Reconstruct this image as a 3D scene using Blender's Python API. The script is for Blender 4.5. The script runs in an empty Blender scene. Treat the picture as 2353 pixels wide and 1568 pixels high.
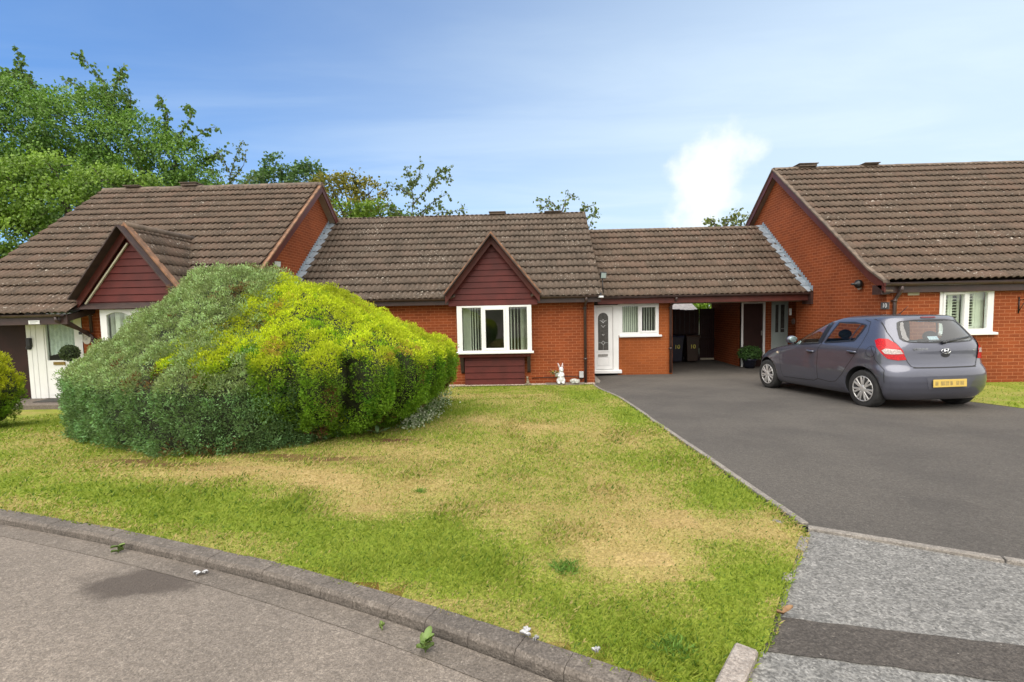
import bpy, bmesh, math, random
import numpy as np
from mathutils import Vector, Matrix
random.seed(7); rng = np.random.default_rng(11)
SC = bpy.context.scene; COL = SC.collection
rad = math.radians
# ------------------------------------------------------------------ camera, sky, sun, exposure
F_PX = 1100.0                                   # focal length for a 2353 px wide picture
CR = np.array([0.99937788, 0.02894495, -0.0201507])
CU = np.array([0.0181645, 0.06731606, 0.99756634])
CF = np.array([-0.03023098, 0.99731176, -0.06674841])
cam = bpy.data.cameras.new('camera'); cam_o = bpy.data.objects.new('camera', cam); COL.objects.link(cam_o)
cam.sensor_width = 36.0; cam.lens = F_PX / 2353.0 * 36.0; cam.clip_start = 0.05; cam.clip_end = 3000
M = Matrix.Identity(4)
for i in range(3):
    M[i][0] = CR[i]; M[i][1] = CU[i]; M[i][2] = -CF[i]
cam_o.matrix_world = M
SC.camera = cam_o
SUN_EL, SUN_AZ = 58.0, 200.0                    # azimuth clockwise from +Y: behind the camera, a little left
W = bpy.data.worlds.new('World'); SC.world = W; W.use_nodes = True
nt = W.node_tree; nt.nodes.clear()
def N(t, kind, **kw):
    n = t.nodes.new(kind)
    for k, v in kw.items():
        if k in n.inputs.keys(): n.inputs[k].default_value = v
        else: setattr(n, k, v)
    return n
sky = N(nt, 'ShaderNodeTexSky', sky_type='NISHITA', sun_disc=False, sun_elevation=rad(SUN_EL), sun_rotation=rad(SUN_AZ), air_density=1.0, dust_density=0.6, ozone_density=1.6)
tc = N(nt, 'ShaderNodeTexCoord')
sep = N(nt, 'ShaderNodeSeparateXYZ'); nt.links.new(tc.outputs['Generated'], sep.inputs[0])
def mth(t, op, a, b=None, clamp=False):
    n = t.nodes.new('ShaderNodeMath'); n.operation = op; n.use_clamp = clamp
    for i, v in enumerate((a, b)):
        if v is None: continue
        if isinstance(v, (int, float)): n.inputs[i].default_value = v
        else: t.links.new(v, n.inputs[i])
    return n.outputs[0]
def maprange(t, v, a, b, c=0.0, d=1.0, smooth=True):
    n = t.nodes.new('ShaderNodeMapRange'); n.clamp = True
    if smooth: n.interpolation_type = 'SMOOTHSTEP'
    t.links.new(v, n.inputs[0])
    for i, q in enumerate((a, b, c, d)): n.inputs[i + 1].default_value = q
    return n.outputs[0]
# cloud layer: project the view direction on a high sheet so streaks foreshorten towards the horizon
zc = mth(nt, 'MAXIMUM', sep.outputs[2], 0.05)
cx = mth(nt, 'DIVIDE', sep.outputs[0], zc); cy = mth(nt, 'DIVIDE', sep.outputs[1], zc)
comb = N(nt, 'ShaderNodeCombineXYZ'); nt.links.new(cx, comb.inputs[0]); nt.links.new(cy, comb.inputs[1])
mp = N(nt, 'ShaderNodeMapping'); nt.links.new(comb.outputs[0], mp.inputs[0]); mp.inputs['Rotation'].default_value = (0, 0, rad(-25)); mp.inputs['Scale'].default_value = (0.5, 1.5, 1)
n1 = N(nt, 'ShaderNodeTexNoise', Scale=0.8, Detail=7.0, Roughness=0.55, Distortion=0.6); nt.links.new(mp.outputs[0], n1.inputs['Vector'])
wisp = maprange(nt, n1.outputs['Fac'], 0.36, 0.74)
# haze bank: whiter towards the right (+X) and towards the horizon
bank = mth(nt, 'ADD', mth(nt, 'MULTIPLY', sep.outputs[0], 0.62), mth(nt, 'MULTIPLY', sep.outputs[2], -0.72))
bankm = maprange(nt, bank, -0.92, 0.26)
cov = mth(nt, 'ADD', mth(nt, 'MULTIPLY', wisp, 0.16), mth(nt, 'MULTIPLY', bankm, 0.88), True)
# one cumulus: a bright ragged patch in a fixed direction above the carport
dirn = np.array(CF + CR * (1635 - 1176.5) / F_PX - CU * (392 - 784) / F_PX); dirn = dirn / np.linalg.norm(dirn)
vm = N(nt, 'ShaderNodeVectorMath', operation='SUBTRACT'); nt.links.new(tc.outputs['Generated'], vm.inputs[0]); vm.inputs[1].default_value = tuple(dirn)
ms = N(nt, 'ShaderNodeMapping'); nt.links.new(vm.outputs[0], ms.inputs[0]); ms.inputs['Scale'].default_value = (13.0, 13.0, 9.0)
n2 = N(nt, 'ShaderNodeTexNoise', Scale=6.0, Detail=8.0, Roughness=0.6); nt.links.new(tc.outputs['Generated'], n2.inputs['Vector'])
vl = N(nt, 'ShaderNodeVectorMath', operation='LENGTH'); nt.links.new(ms.outputs[0], vl.inputs[0])
cum = mth(nt, 'ADD', vl.outputs['Value'], mth(nt, 'MULTIPLY', mth(nt, 'SUBTRACT', n2.outputs['Fac'], 0.5), 2.6))
cumm = maprange(nt, cum, 1.0, 0.40)
skm = N(nt, 'ShaderNodeMix', data_type='RGBA'); nt.links.new(cov, skm.inputs['Factor'])
skb = N(nt, 'ShaderNodeVectorMath', operation='SCALE'); nt.links.new(sky.outputs[0], skb.inputs[0]); skb.inputs['Scale'].default_value = 0.46
SKY_STR = 0.05
skt = N(nt, 'ShaderNodeMix', data_type='RGBA', blend_type='MULTIPLY'); skt.inputs['Factor'].default_value = 1.0
nt.links.new(skb.outputs[0], skt.inputs[6]); skt.inputs[7].default_value = (0.49, 0.97, 1.46, 1)
nt.links.new(skt.outputs[2], skm.inputs[6]); skm.inputs[7].default_value = (2.65, 3.2, 3.65, 1)
# added fill light: white southern half of the sky, unseen behind the camera
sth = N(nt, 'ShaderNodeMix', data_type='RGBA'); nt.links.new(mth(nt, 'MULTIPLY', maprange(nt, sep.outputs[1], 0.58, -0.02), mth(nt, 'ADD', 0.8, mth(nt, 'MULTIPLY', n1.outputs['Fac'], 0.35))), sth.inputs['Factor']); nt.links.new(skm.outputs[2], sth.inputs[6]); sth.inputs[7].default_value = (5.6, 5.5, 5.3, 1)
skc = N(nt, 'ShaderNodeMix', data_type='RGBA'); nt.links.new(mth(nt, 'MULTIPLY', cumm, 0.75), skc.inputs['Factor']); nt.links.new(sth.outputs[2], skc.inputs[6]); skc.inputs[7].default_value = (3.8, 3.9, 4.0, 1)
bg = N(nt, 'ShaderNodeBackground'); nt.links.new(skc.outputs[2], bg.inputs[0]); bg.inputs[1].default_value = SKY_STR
wo = N(nt, 'ShaderNodeOutputWorld'); nt.links.new(bg.outputs[0], wo.inputs[0])
sun = bpy.data.lights.new('sun', 'SUN'); sun.energy = 0.62; sun.angle = rad(70); sun.color = (1.0, 0.945, 0.86)
sun_o = bpy.data.objects.new('sun', sun); COL.objects.link(sun_o)
az, el = rad(SUN_AZ), rad(SUN_EL)
sd = Vector((math.sin(az) * math.cos(el), math.cos(az) * math.cos(el), math.sin(el)))
sun_o.rotation_euler = sd.to_track_quat('Z', 'Y').to_euler()
SC.view_settings.view_transform = 'Standard'; SC.view_settings.look = 'None'; SC.view_settings.gamma = 1.0
SC.view_settings.exposure = 2.58
SC.render.engine = 'CYCLES'

# ------------------------------------------------------------------ helpers
def P(x, y, X=None, Y=None, Z=None):
    """survey point: where the sight line of photo position (x, y) meets the plane X=, Y= or Z="""
    d = CF + CR * (x - 1176.5) / F_PX - CU * (y - 784) / F_PX
    k = X / d[0] if X is not None else (Y / d[1] if Y is not None else Z / d[2])
    return d * k
def PG(x, y, up=0.0):
    """the same on the sloping ground"""
    d = CF + CR * (x - 1176.5) / F_PX - CU * (y - 784) / F_PX
    k = (-1.2974 + up) / (d[2] + 0.0465 * d[1])
    return d * k
def sstep(a, b, x):
    t = np.clip((np.asarray(x, float) - a) / (b - a), 0, 1); return t * t * (3 - 2 * t)
def ground(x, y):
    x = np.asarray(x, float); y = np.asarray(y, float)
    z = -1.2974 - 0.0465 * np.clip(y, -4, 14)
    dip = 0.15 * sstep(8.5, 12.3, y) * (1 - sstep(1.95, 2.7, x)) * (1 - sstep(12.95, 13.6, y) * sstep(1.75, 1.9, x))
    dip = dip + 0.16 * sstep(5.5, 9.0, y) * (1 - sstep(-8.5, -5.0, x)) * (1 - sstep(9.5, 12.0, y))
    return z - dip
def props(o, label=None, cat=None, group=None, kind=None):
    for k, v in (('label', label), ('category', cat), ('group', group), ('kind', kind)):
        if v: o[k] = v
    return o
def thing(name, label, cat, loc=(0, 0, 0), group=None):
    o = bpy.data.objects.new(name, None); COL.objects.link(o); o.location = loc; o.empty_display_size = 0.2
    return props(o, label, cat, group)
def link(name, me, parent=None):
    o = bpy.data.objects.new(name, me); COL.objects.link(o)
    if parent is not None:
        o.parent = parent
        root = parent
        off = Vector((0, 0, 0))
        while root is not None:
            off += root.location; root = root.parent
        if not parent.get('local'): o.location = -off if parent.parent is None else Vector((0, 0, 0))
    return o
class MB:
    """collects shapes, links them as ONE mesh"""
    def __init__(s): s.v = []; s.f = []; s.m = []; s.mi = 0; s.sm = []
    def add(s, vs, fs, smooth=False):
        b = len(s.v); s.v.extend([tuple(map(float, p)) for p in vs])
        for f in fs: s.f.append([b + i for i in f]); s.m.append(s.mi); s.sm.append(smooth)
        return s
    def box(s, x0, x1, y0, y1, z0, z1):
        return s.add([(x0, y0, z0), (x1, y0, z0), (x1, y1, z0), (x0, y1, z0), (x0, y0, z1), (x1, y0, z1), (x1, y1, z1), (x0, y1, z1)],
                     [(0, 1, 5, 4), (1, 2, 6, 5), (2, 3, 7, 6), (3, 0, 4, 7), (4, 5, 6, 7), (3, 2, 1, 0)])
    def beam(s, p0, p1, wd, w, hd, h):
        """bar from p0 to p1, half extents w along wd and h along hd"""
        p0 = np.array(p0, float); p1 = np.array(p1, float); a = np.array(wd, float) * w; b = np.array(hd, float) * h
        vs = [p + i * a + j * b for p in (p0, p1) for i, j in ((-1, -1), (1, -1), (1, 1), (-1, 1))]
        return s.add(vs, [(0, 1, 2, 3), (7, 6, 5, 4), (0, 4, 5, 1), (1, 5, 6, 2), (2, 6, 7, 3), (3, 7, 4, 0)])
    def prism(s, pts, axis, a0, a1):
        """2-D outline extruded along an axis ('x': pts are (y,z); 'y': (x,z); 'z': (x,y))"""
        def mk(p, a): return {'x': (a, p[0], p[1]), 'y': (p[0], a, p[1]), 'z': (p[0], p[1], a)}[axis]
        n = len(pts); vs = [mk(p, a0) for p in pts] + [mk(p, a1) for p in pts]
        fs = [tuple(range(n)), tuple(range(2 * n - 1, n - 1, -1))] + [(i, n + i, n + (i + 1) % n, (i + 1) % n) for i in range(n)]
        return s.add(vs, fs)
    def tube(s, pts, r, n=8, caps=True):
        pts = [np.array(p, float) for p in pts]; rs = r if isinstance(r, (list, tuple, np.ndarray)) else [r] * len(pts)
        vs = []; up = None
        for i, p in enumerate(pts):
            t = pts[min(i + 1, len(pts) - 1)] - pts[max(i - 1, 0)]; t = t / (np.linalg.norm(t) + 1e-9)
            if up is None or abs(up @ t) > 0.95: up = np.array((0, 0, 1.0)) if abs(t[2]) < 0.9 else np.array((1.0, 0, 0))
            a = np.cross(up, t); a /= np.linalg.norm(a); b = np.cross(t, a); up = b
            vs += [p + rs[i] * (math.cos(q) * a + math.sin(q) * b) for q in np.linspace(0, 2 * math.pi, n, endpoint=False)]
        fs = [(i * n + j, i * n + (j + 1) % n, (i + 1) * n + (j + 1) % n, (i + 1) * n + j) for i in range(len(pts) - 1) for j in range(n)]
        s.add(vs, fs, True)
        if caps:
            b = len(s.v) - len(vs)
            s.f.append([b + j for j in range(n - 1, -1, -1)]); s.m.append(s.mi); s.sm.append(False)
            e = b + (len(pts) - 1) * n; s.f.append([e + j for j in range(n)]); s.m.append(s.mi); s.sm.append(False)
        return s
    def lathe(s, prof, c=(0, 0, 0), n=24, axis='z'):
        vs = []
        for r, h in prof:
            for q in np.linspace(0, 2 * math.pi, n, endpoint=False):
                a, b = r * math.cos(q), r * math.sin(q)
                p = {'z': (a, b, h), 'x': (h, a, b), 'y': (a, h, b)}[axis]
                vs.append((c[0] + p[0], c[1] + p[1], c[2] + p[2]))
        fs = [(i * n + j, i * n + (j + 1) % n, (i + 1) * n + (j + 1) % n, (i + 1) * n + j) for i in range(len(prof) - 1) for j in range(n)]
        s.add(vs, fs, True)
        for k, rev in ((0, True), (len(prof) - 1, False)):
            if prof[k][0] > 1e-4:
                b = len(s.v) - len(vs) + k * n; f = [b + j for j in range(n)]
                s.f.append(f[::-1] if rev else f); s.m.append(s.mi); s.sm.append(False)
        return s
    def ball(s, c, r, n=14, m=9, rot=None):
        r = (r, r, r) if isinstance(r, (int, float)) else r; vs = []
        for i in range(m + 1):
            t = math.pi * i / m
            for j in range(n):
                q = 2 * math.pi * j / n
                p = Vector((r[0] * math.sin(t) * math.cos(q), r[1] * math.sin(t) * math.sin(q), r[2] * math.cos(t)))
                if rot is not None: p = rot @ p
                vs.append((c[0] + p[0], c[1] + p[1], c[2] + p[2]))
        return s.add(vs, [(i * n + j, (i + 1) * n + j, (i + 1) * n + (j + 1) % n, i * n + (j + 1) % n) for i in range(m) for j in range(n)], True)
    def sheet(s, xs, zs, holes, y, depth=0.0, axis='y'):
        """upright wall face at y with rectangular holes (x0,x1,z0,z1) and reveals of the given depth"""
        X = sorted(set(list(xs) + [q for h in holes for q in h[:2] if xs[0] < q < xs[1]])); Z = sorted(set(list(zs) + [q for h in holes for q in h[2:] if zs[0] < q < zs[1]]))
        def pt(a, d, b): return (a, d, b) if axis == 'y' else (d, a, b)
        for i in range(len(X) - 1):
            for j in range(len(Z) - 1):
                mx, mz = (X[i] + X[i + 1]) / 2, (Z[j] + Z[j + 1]) / 2
                if any(h[0] < mx < h[1] and h[2] < mz < h[3] for h in holes): continue
                s.add([pt(X[i], y, Z[j]), pt(X[i + 1], y, Z[j]), pt(X[i + 1], y, Z[j + 1]), pt(X[i], y, Z[j + 1])], [(0, 1, 2, 3)])
        if depth:
            for h in holes:
                a, b, c, d = h
                for q in (((a, c), (a, d)), ((b, d), (b, c)), ((a, d), (b, d)), ((b, c), (a, c))):
                    (u0, w0), (u1, w1) = q
                    s.add([pt(u0, y, w0), pt(u1, y, w1), pt(u1, y + depth, w1), pt(u0, y + depth, w0)], [(0, 1, 2, 3)])
        return s
    def mesh(s, name, mats):
        me = bpy.data.meshes.new(name); me.from_pydata(s.v, [], s.f)
        for m in (mats if isinstance(mats, (list, tuple)) else [mats]): me.materials.append(m)
        me.polygons.foreach_set('material_index', s.m); me.polygons.foreach_set('use_smooth', s.sm)
        uv_box(me); return me
    def build(s, name, mats, parent=None, bevel=0.0, seg=1):
        o = link(name, s.mesh(name, mats), parent)
        if bevel:
            b = o.modifiers.new('bevel', 'BEVEL'); b.width = bevel; b.segments = seg; b.limit_method = 'ANGLE'; b.angle_limit = rad(40)
        return o
def uv_box(me):
    uv = me.uv_layers.new(name='UVMap'); nl = len(me.loops)
    vi = np.empty(nl, int); me.loops.foreach_get('vertex_index', vi)
    co = np.empty(len(me.vertices) * 3); me.vertices.foreach_get('co', co); co = co.reshape(-1, 3)
    nr = np.empty(len(me.polygons) * 3); me.polygons.foreach_get('normal', nr); nr = np.abs(nr.reshape(-1, 3))
    tot = np.empty(len(me.polygons), int); me.polygons.foreach_get('loop_total', tot)
    ax = np.repeat(np.argmax(nr * np.array((1.02, 1.01, 1.0)), 1), tot); c = co[vi]
    u = np.where(ax == 0, c[:, 1], c[:, 0]); v = np.where(ax == 2, c[:, 1], c[:, 2])
    uv.data.foreach_set('uv', np.stack([u, v], 1).ravel())
def mesh_np(name, V, Fq, mat, parent=None, col=None, uv=None, smooth=False):
    """quads / triangles straight from numpy; col = one colour per face"""
    V = np.asarray(V, np.float32); Fq = np.asarray(Fq, np.int32); k = Fq.shape[1]
    me = bpy.data.meshes.new(name); me.vertices.add(len(V)); me.vertices.foreach_set('co', V.ravel())
    me.loops.add(Fq.size); me.loops.foreach_set('vertex_index', Fq.ravel())
    me.polygons.add(len(Fq)); me.polygons.foreach_set('loop_start', np.arange(0, Fq.size, k, dtype=np.int32))
    try: me.polygons.foreach_set('loop_total', np.full(len(Fq), k, np.int32))
    except Exception: pass
    if smooth: me.polygons.foreach_set('use_smooth', np.ones(len(Fq), bool))
    me.update(calc_edges=True)
    if col is not None:
        a = me.attributes.new('Col', 'FLOAT_COLOR', 'FACE'); c = np.ones((len(Fq), 4), np.float32); c[:, :3] = col
        a.data.foreach_set('color', c.ravel())
    if uv is not None:
        l = me.uv_layers.new(name='UVMap'); l.data.foreach_set('uv', np.asarray(uv, np.float32)[Fq.ravel()].ravel())
    for m in (mat if isinstance(mat, (list, tuple)) else [mat]): me.materials.append(m)
    return link(name, me, parent)
# ------------------------------------------------------------------ materials
def new_mat(name):
    m = bpy.data.materials.new(name); m.use_nodes = True; t = m.node_tree
    return m, t, t.nodes['Principled BSDF']
def mixc(t, fac, a, b, blend='MIX'):
    n = N(t, 'ShaderNodeMix', data_type='RGBA', blend_type=blend)
    for i, v in ((0, fac), (6, a), (7, b)):
        if isinstance(v, (int, float)): n.inputs[i].default_value = v
        elif isinstance(v, tuple): n.inputs[i].default_value = v if len(v) == 4 else v + (1,)
        else: t.links.new(v, n.inputs[i])
    return n.outputs[2]
def noise(t, vec, scale, detail=4.0, rough=0.55):
    n = N(t, 'ShaderNodeTexNoise', Scale=scale, Detail=detail, Roughness=rough); t.links.new(vec, n.inputs['Vector']); return n.outputs['Fac']
def bump(t, b, h, strength=0.3, dist=0.01):
    n = N(t, 'ShaderNodeBump', Strength=strength, Distance=dist); t.links.new(h, n.inputs['Height']); t.links.new(n.outputs[0], b.inputs['Normal'])
def pm(name, c1, c2=None, scale=6.0, rough=0.5, bmp=0.0, bscale=40.0, metal=0.0, lo=0.35, hi=0.65, spec=0.5, coat=0.0, bdist=0.01):
    m, t, b = new_mat(name); o = N(t, 'ShaderNodeTexCoord').outputs['Object']
    if c2 is None: c2 = tuple(x * 0.82 for x in c1)
    f = maprange(t, noise(t, o, scale, 6.0), lo, hi)
    t.links.new(mixc(t, f, c1, c2), b.inputs['Base Color'])
    b.inputs['Roughness'].default_value = rough; b.inputs['Metallic'].default_value = metal; b.inputs['Specular IOR Level'].default_value = spec; b.inputs['Coat Weight'].default_value = coat
    if bmp: bump(t, b, noise(t, o, bscale, 3.0), bmp, bdist)
    return m
def brick_mat(name, c1, c2, cm, dirt=0.25):
    m, t, b = new_mat(name); tcn = N(t, 'ShaderNodeTexCoord'); uv = tcn.outputs['UV']
    br = N(t, 'ShaderNodeTexBrick', Scale=1.0); t.links.new(uv, br.inputs['Vector'])
    br.inputs['Brick Width'].default_value = 0.225; br.inputs['Row Height'].default_value = 0.075; br.inputs['Mortar Size'].default_value = 0.0062; br.inputs['Mortar Smooth'].default_value = 0.25; br.inputs['Bias'].default_value = -0.15
    br.inputs['Color1'].default_value = c1 + (1,); br.inputs['Color2'].default_value = c2 + (1,); br.inputs['Mortar'].default_value = cm + (1,)
    big = maprange(t, noise(t, uv, 0.9, 5.0), 0.3, 0.72)
    c = mixc(t, big, br.outputs['Color'], mixc(t, 1.0, br.outputs['Color'], (0.80, 0.78, 0.76), 'MULTIPLY'))
    fine = maprange(t, noise(t, uv, 55.0, 3.0), 0.3, 0.7, 0.86, 1.12)
    hs = N(t, 'ShaderNodeHueSaturation'); t.links.new(c, hs.inputs['Color']); t.links.new(fine, hs.inputs['Value'])
    t.links.new(hs.outputs[0], b.inputs['Base Color']); b.inputs['Roughness'].default_value = 0.85; b.inputs['Specular IOR Level'].default_value = 0.25
    h = mth(t, 'ADD', mth(t, 'MULTIPLY', br.outputs['Fac'], -1.0), mth(t, 'MULTIPLY', noise(t, uv, 120.0, 2.0), 0.35))
    bump(t, b, h, 0.5, 0.006); return m
def tile_mat(name, base, warm, lichen=1.0):
    """concrete roof tile; UV = metres along the eave, metres up the slope"""
    m, t, b = new_mat(name); uv = N(t, 'ShaderNodeTexCoord').outputs['UV']
    s = N(t, 'ShaderNodeSeparateXYZ'); t.links.new(uv, s.inputs[0])
    cell = N(t, 'ShaderNodeCombineXYZ'); t.links.new(mth(t, 'FLOOR', mth(t, 'DIVIDE', s.outputs[0], 0.30)), cell.inputs[0]); t.links.new(mth(t, 'FLOOR', mth(t, 'DIVIDE', s.outputs[1], 0.345)), cell.inputs[1])
    wn = N(t, 'ShaderNodeTexWhiteNoise', noise_dimensions='2D'); t.links.new(cell.outputs[0], wn.inputs['Vector'])
    c = mixc(t, maprange(t, wn.outputs['Value'], 0.0, 1.0, 0, 1, False), base, warm)
    c = mixc(t, maprange(t, noise(t, uv, 2.2, 5.0), 0.38, 0.68), c, tuple(x * 0.62 for x in base))
    gm = maprange(t, noise(t, uv, 34.0, 5.0), 0.40, 0.66)
    c = mixc(t, mth(t, 'MULTIPLY', gm, 0.55), c, (base[0] * 1.75, base[1] * 1.75, base[2] * 1.65))
    # pale lichen spots, thicker in some places
    lz = noise(t, uv, 19.0, 3.0, 0.65); patch = maprange(t, noise(t, uv, 0.9, 3.0), 0.35, 0.7, 0.0, 0.062)
    sp = maprange(t, mth(t, 'ADD', lz, mth(t, 'MULTIPLY', patch, lichen)), 0.668, 0.71)
    c = mixc(t, mth(t, 'MULTIPLY', sp, 0.75), c, (0.44, 0.40, 0.34))
    t.links.new(c, b.inputs['Base Color']); b.inputs['Roughness'].default_value = 0.8; b.inputs['Specular IOR Level'].default_value = 0.3
    bump(t, b, noise(t, uv, 90.0, 4.0), 0.35, 0.006); return m
def leaf_mat(name, trans=0.3, rough=0.55, spec=0.3):
    m, t, b = new_mat(name); a = N(t, 'ShaderNodeAttribute', attribute_name='Col')
    t.links.new(a.outputs['Color'], b.inputs['Base Color']); b.inputs['Roughness'].default_value = rough; b.inputs['Specular IOR Level'].default_value = spec
    tr = N(t, 'ShaderNodeBsdfTranslucent'); t.links.new(mixc(t, 1.0, a.outputs['Color'], (1.0, 1.15, 0.6), 'MULTIPLY'), tr.inputs['Color'])
    mx = N(t, 'ShaderNodeMixShader'); mx.inputs[0].default_value = trans
    t.links.new(b.outputs[0], mx.inputs[1]); t.links.new(tr.outputs[0], mx.inputs[2]); t.links.new(mx.outputs[0], t.nodes['Material Output'].inputs[0])
    return m
def glass_mat(name, tint=(0.75, 0.8, 0.78), refl=1.0):
    """thin pane: mirror by Fresnel over a tinted see-through"""
    m, t, b = new_mat(name); t.nodes.remove(b)
    tr = N(t, 'ShaderNodeBsdfTransparent', Color=tint + (1,)); gl = N(t, 'ShaderNodeBsdfGlossy', Roughness=0.015)
    fr = N(t, 'ShaderNodeFresnel', IOR=1.65); mx = N(t, 'ShaderNodeMixShader')
    geo = N(t, 'ShaderNodeNewGeometry'); fm = N(t, 'ShaderNodeMix', data_type='FLOAT'); t.links.new(geo.outputs['Backfacing'], fm.inputs[0]); t.links.new(mth(t, 'MULTIPLY', fr.outputs[0], refl, True), fm.inputs[2]); fm.inputs[3].default_value = 0.02
    t.links.new(fm.outputs[0], mx.inputs[0]); t.links.new(tr.outputs[0], mx.inputs[1]); t.links.new(gl.outputs[0], mx.inputs[2])
    t.links.new(mx.outputs[0], t.nodes['Material Output'].inputs[0]); return m
BRICK = brick_mat('brick', (0.285, 0.066, 0.019), (0.215, 0.050, 0.016), (0.42, 0.155, 0.070))
BRICK_O = brick_mat('orange brick', (0.325, 0.088, 0.022), (0.275, 0.074, 0.020), (0.37, 0.125, 0.045))
TILE = tile_mat('roof tile', (0.088, 0.063, 0.045), (0.108, 0.067, 0.048), 1.0)
TILE_L = tile_mat('roof tile lichen', (0.085, 0.064, 0.048), (0.098, 0.068, 0.051), 1.35)
RIDGE = pm('ridge tile', (0.17, 0.125, 0.09), (0.09, 0.068, 0.052), 5, 0.85, 0.3, 60)
VERGE = pm('verge mortar', (0.30, 0.155, 0.085), (0.16, 0.09, 0.055), 7, 0.85, 0.4, 50)
BARGE = pm('barge board', (0.105, 0.026, 0.019), (0.076, 0.021, 0.016), 3, 0.5, spec=0.3)
CLAD = pm('cladding', (0.105, 0.017, 0.013), (0.078, 0.013, 0.010), 3, 0.55, spec=0.3)
FASCIA = pm('fascia brown', (0.060, 0.030, 0.025), (0.045, 0.024, 0.021), 4, 0.38)
GUTTER = pm('gutter brown', (0.066, 0.040, 0.035), (0.045, 0.028, 0.025), 5, 0.34)
UPVC = pm('white upvc', (0.80, 0.80, 0.79), (0.74, 0.74, 0.73), 2, 0.32)
CREAM = pm('cream board', (0.60, 0.56, 0.42), (0.52, 0.48, 0.36), 4, 0.5)
LEAD = pm('lead', (0.30, 0.345, 0.385), (0.21, 0.25, 0.29), 7, 0.5, 0.2, 30, spec=0.5)
GLASS = glass_mat('window glass', (0.93, 0.96, 0.945), 1.15)
DGLASS = pm('obscure glass', (0.060, 0.058, 0.054), (0.085, 0.080, 0.074), 14, 0.12, spec=0.6)
LEADC = pm('lead came', (0.62, 0.63, 0.62), None, 8, 0.25, metal=0.3)
STEEL = pm('brushed steel', (0.42, 0.41, 0.38), (0.33, 0.32, 0.30), 30, 0.3, metal=0.7)
BRASS = pm('brass', (0.35, 0.24, 0.08), None, 20, 0.3, metal=0.8)
BLIND = pm('blind fabric', (0.78, 0.80, 0.68), (0.72, 0.75, 0.63), 5, 0.7)
NET = pm('net curtain', (0.70, 0.76, 0.72), (0.55, 0.62, 0.58), 16, 0.8)
DARKDOOR = pm('dark brown door', (0.034, 0.013, 0.011), (0.026, 0.011, 0.009), 4, 0.6, spec=0.25)
GREYDOOR = pm('grey green door', (0.36, 0.40, 0.385), (0.32, 0.36, 0.345), 3, 0.4)
BLACK = pm('black plastic', (0.014, 0.014, 0.015), None, 9, 0.4)
ROOM = pm('room wall', (0.30, 0.28, 0.25), None, 2, 0.8)
TIMBER = pm('dark timber', (0.055, 0.032, 0.026), (0.035, 0.021, 0.018), 6, 0.7)
# ------------------------------------------------------------------ setting: ground sheets
def grid_poly(poly, zfun, step, name, mat, kind='structure', clipbox=None):
    bm = bmesh.new(); vs = [bm.verts.new((p[0], p[1], 0)) for p in poly]; bm.faces.new(vs)
    xs = [p[0] for p in poly]; ys = [p[1] for p in poly]
    for ax, lo, hi in ((0, min(xs), max(xs)), (1, min(ys), max(ys))):
        q = math.ceil(lo / step) * step
        while q < hi:
            co = [0, 0, 0]; co[ax] = q; no = [0, 0, 0]; no[ax] = 1
            bmesh.ops.bisect_plane(bm, geom=bm.verts[:] + bm.edges[:] + bm.faces[:], plane_co=co, plane_no=no); q += step
    bmesh.ops.triangulate(bm, faces=[f for f in bm.faces if len(f.verts) > 4])
    for v in bm.verts: v.co.z = float(zfun(v.co.x, v.co.y))
    bmesh.ops.recalc_face_normals(bm, faces=bm.faces)
    if sum(f.normal.z for f in bm.faces) < 0: bmesh.ops.reverse_faces(bm, faces=bm.faces)
    me = bpy.data.meshes.new(name); bm.to_mesh(me); bm.free(); me.materials.append(mat); uv_box(me)
    return props(link(name, me), kind=kind)
KERB = [(-16, 4.55), (-12, 4.45), (-9, 4.27), (-6.8, 4.02), (-5.3, 3.72), (-3.98, 3.36), (-2.81, 3.0), (-1.37, 2.48), (-0.44, 2.06), (0.33, 1.66), (0.9, 1.28), (1.5, 0.8), (2.2, 0.1), (3.0, -0.9), (3.6, -1.8)]
def smooth_line(pts, n):
    p = np.array(pts, float); d = np.r_[0, np.cumsum(np.linalg.norm(np.diff(p, axis=0), axis=1))]
    s = np.linspace(0, d[-1], n); q = np.stack([np.interp(s, d, p[:, i]) for i in range(2)], 1)
    k = np.hanning(15); k /= k.sum(); e = np.pad(q, ((7, 7), (0, 0)), mode='edge')
    r = np.stack([np.convolve(e[:, i], k, 'valid') for i in range(2)], 1); r[0] = q[0]; r[-1] = q[-1]; return r
KL = smooth_line([tuple(q) for q in KERB], 90)                       # back edge of the kerb
def offset_line(l, d):
    t = np.gradient(l, axis=0); t /= np.linalg.norm(t, axis=1)[:, None]; return l + d * np.stack([t[:, 1], -t[:, 0]], 1)
KL = offset_line(KL, -0.088); KF = offset_line(KL, 0.108); KC = offset_line(KL, 0.235)
XD = 1.76                                        # lawn / driveway edge
E1, E2 = PG(1865, 1213), PG(2353, 1293)          # edging line between tarmac and chippings
dE = (E2 - E1) / np.linalg.norm(E2 - E1)
E3 = E1 + dE * 9.0
CROSS = [PG(1850, 1230)[:2], PG(1800, 1350)[:2], PG(1765, 1470)[:2], PG(1700, 1545)[:2]]   # lawn / chippings edge
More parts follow.
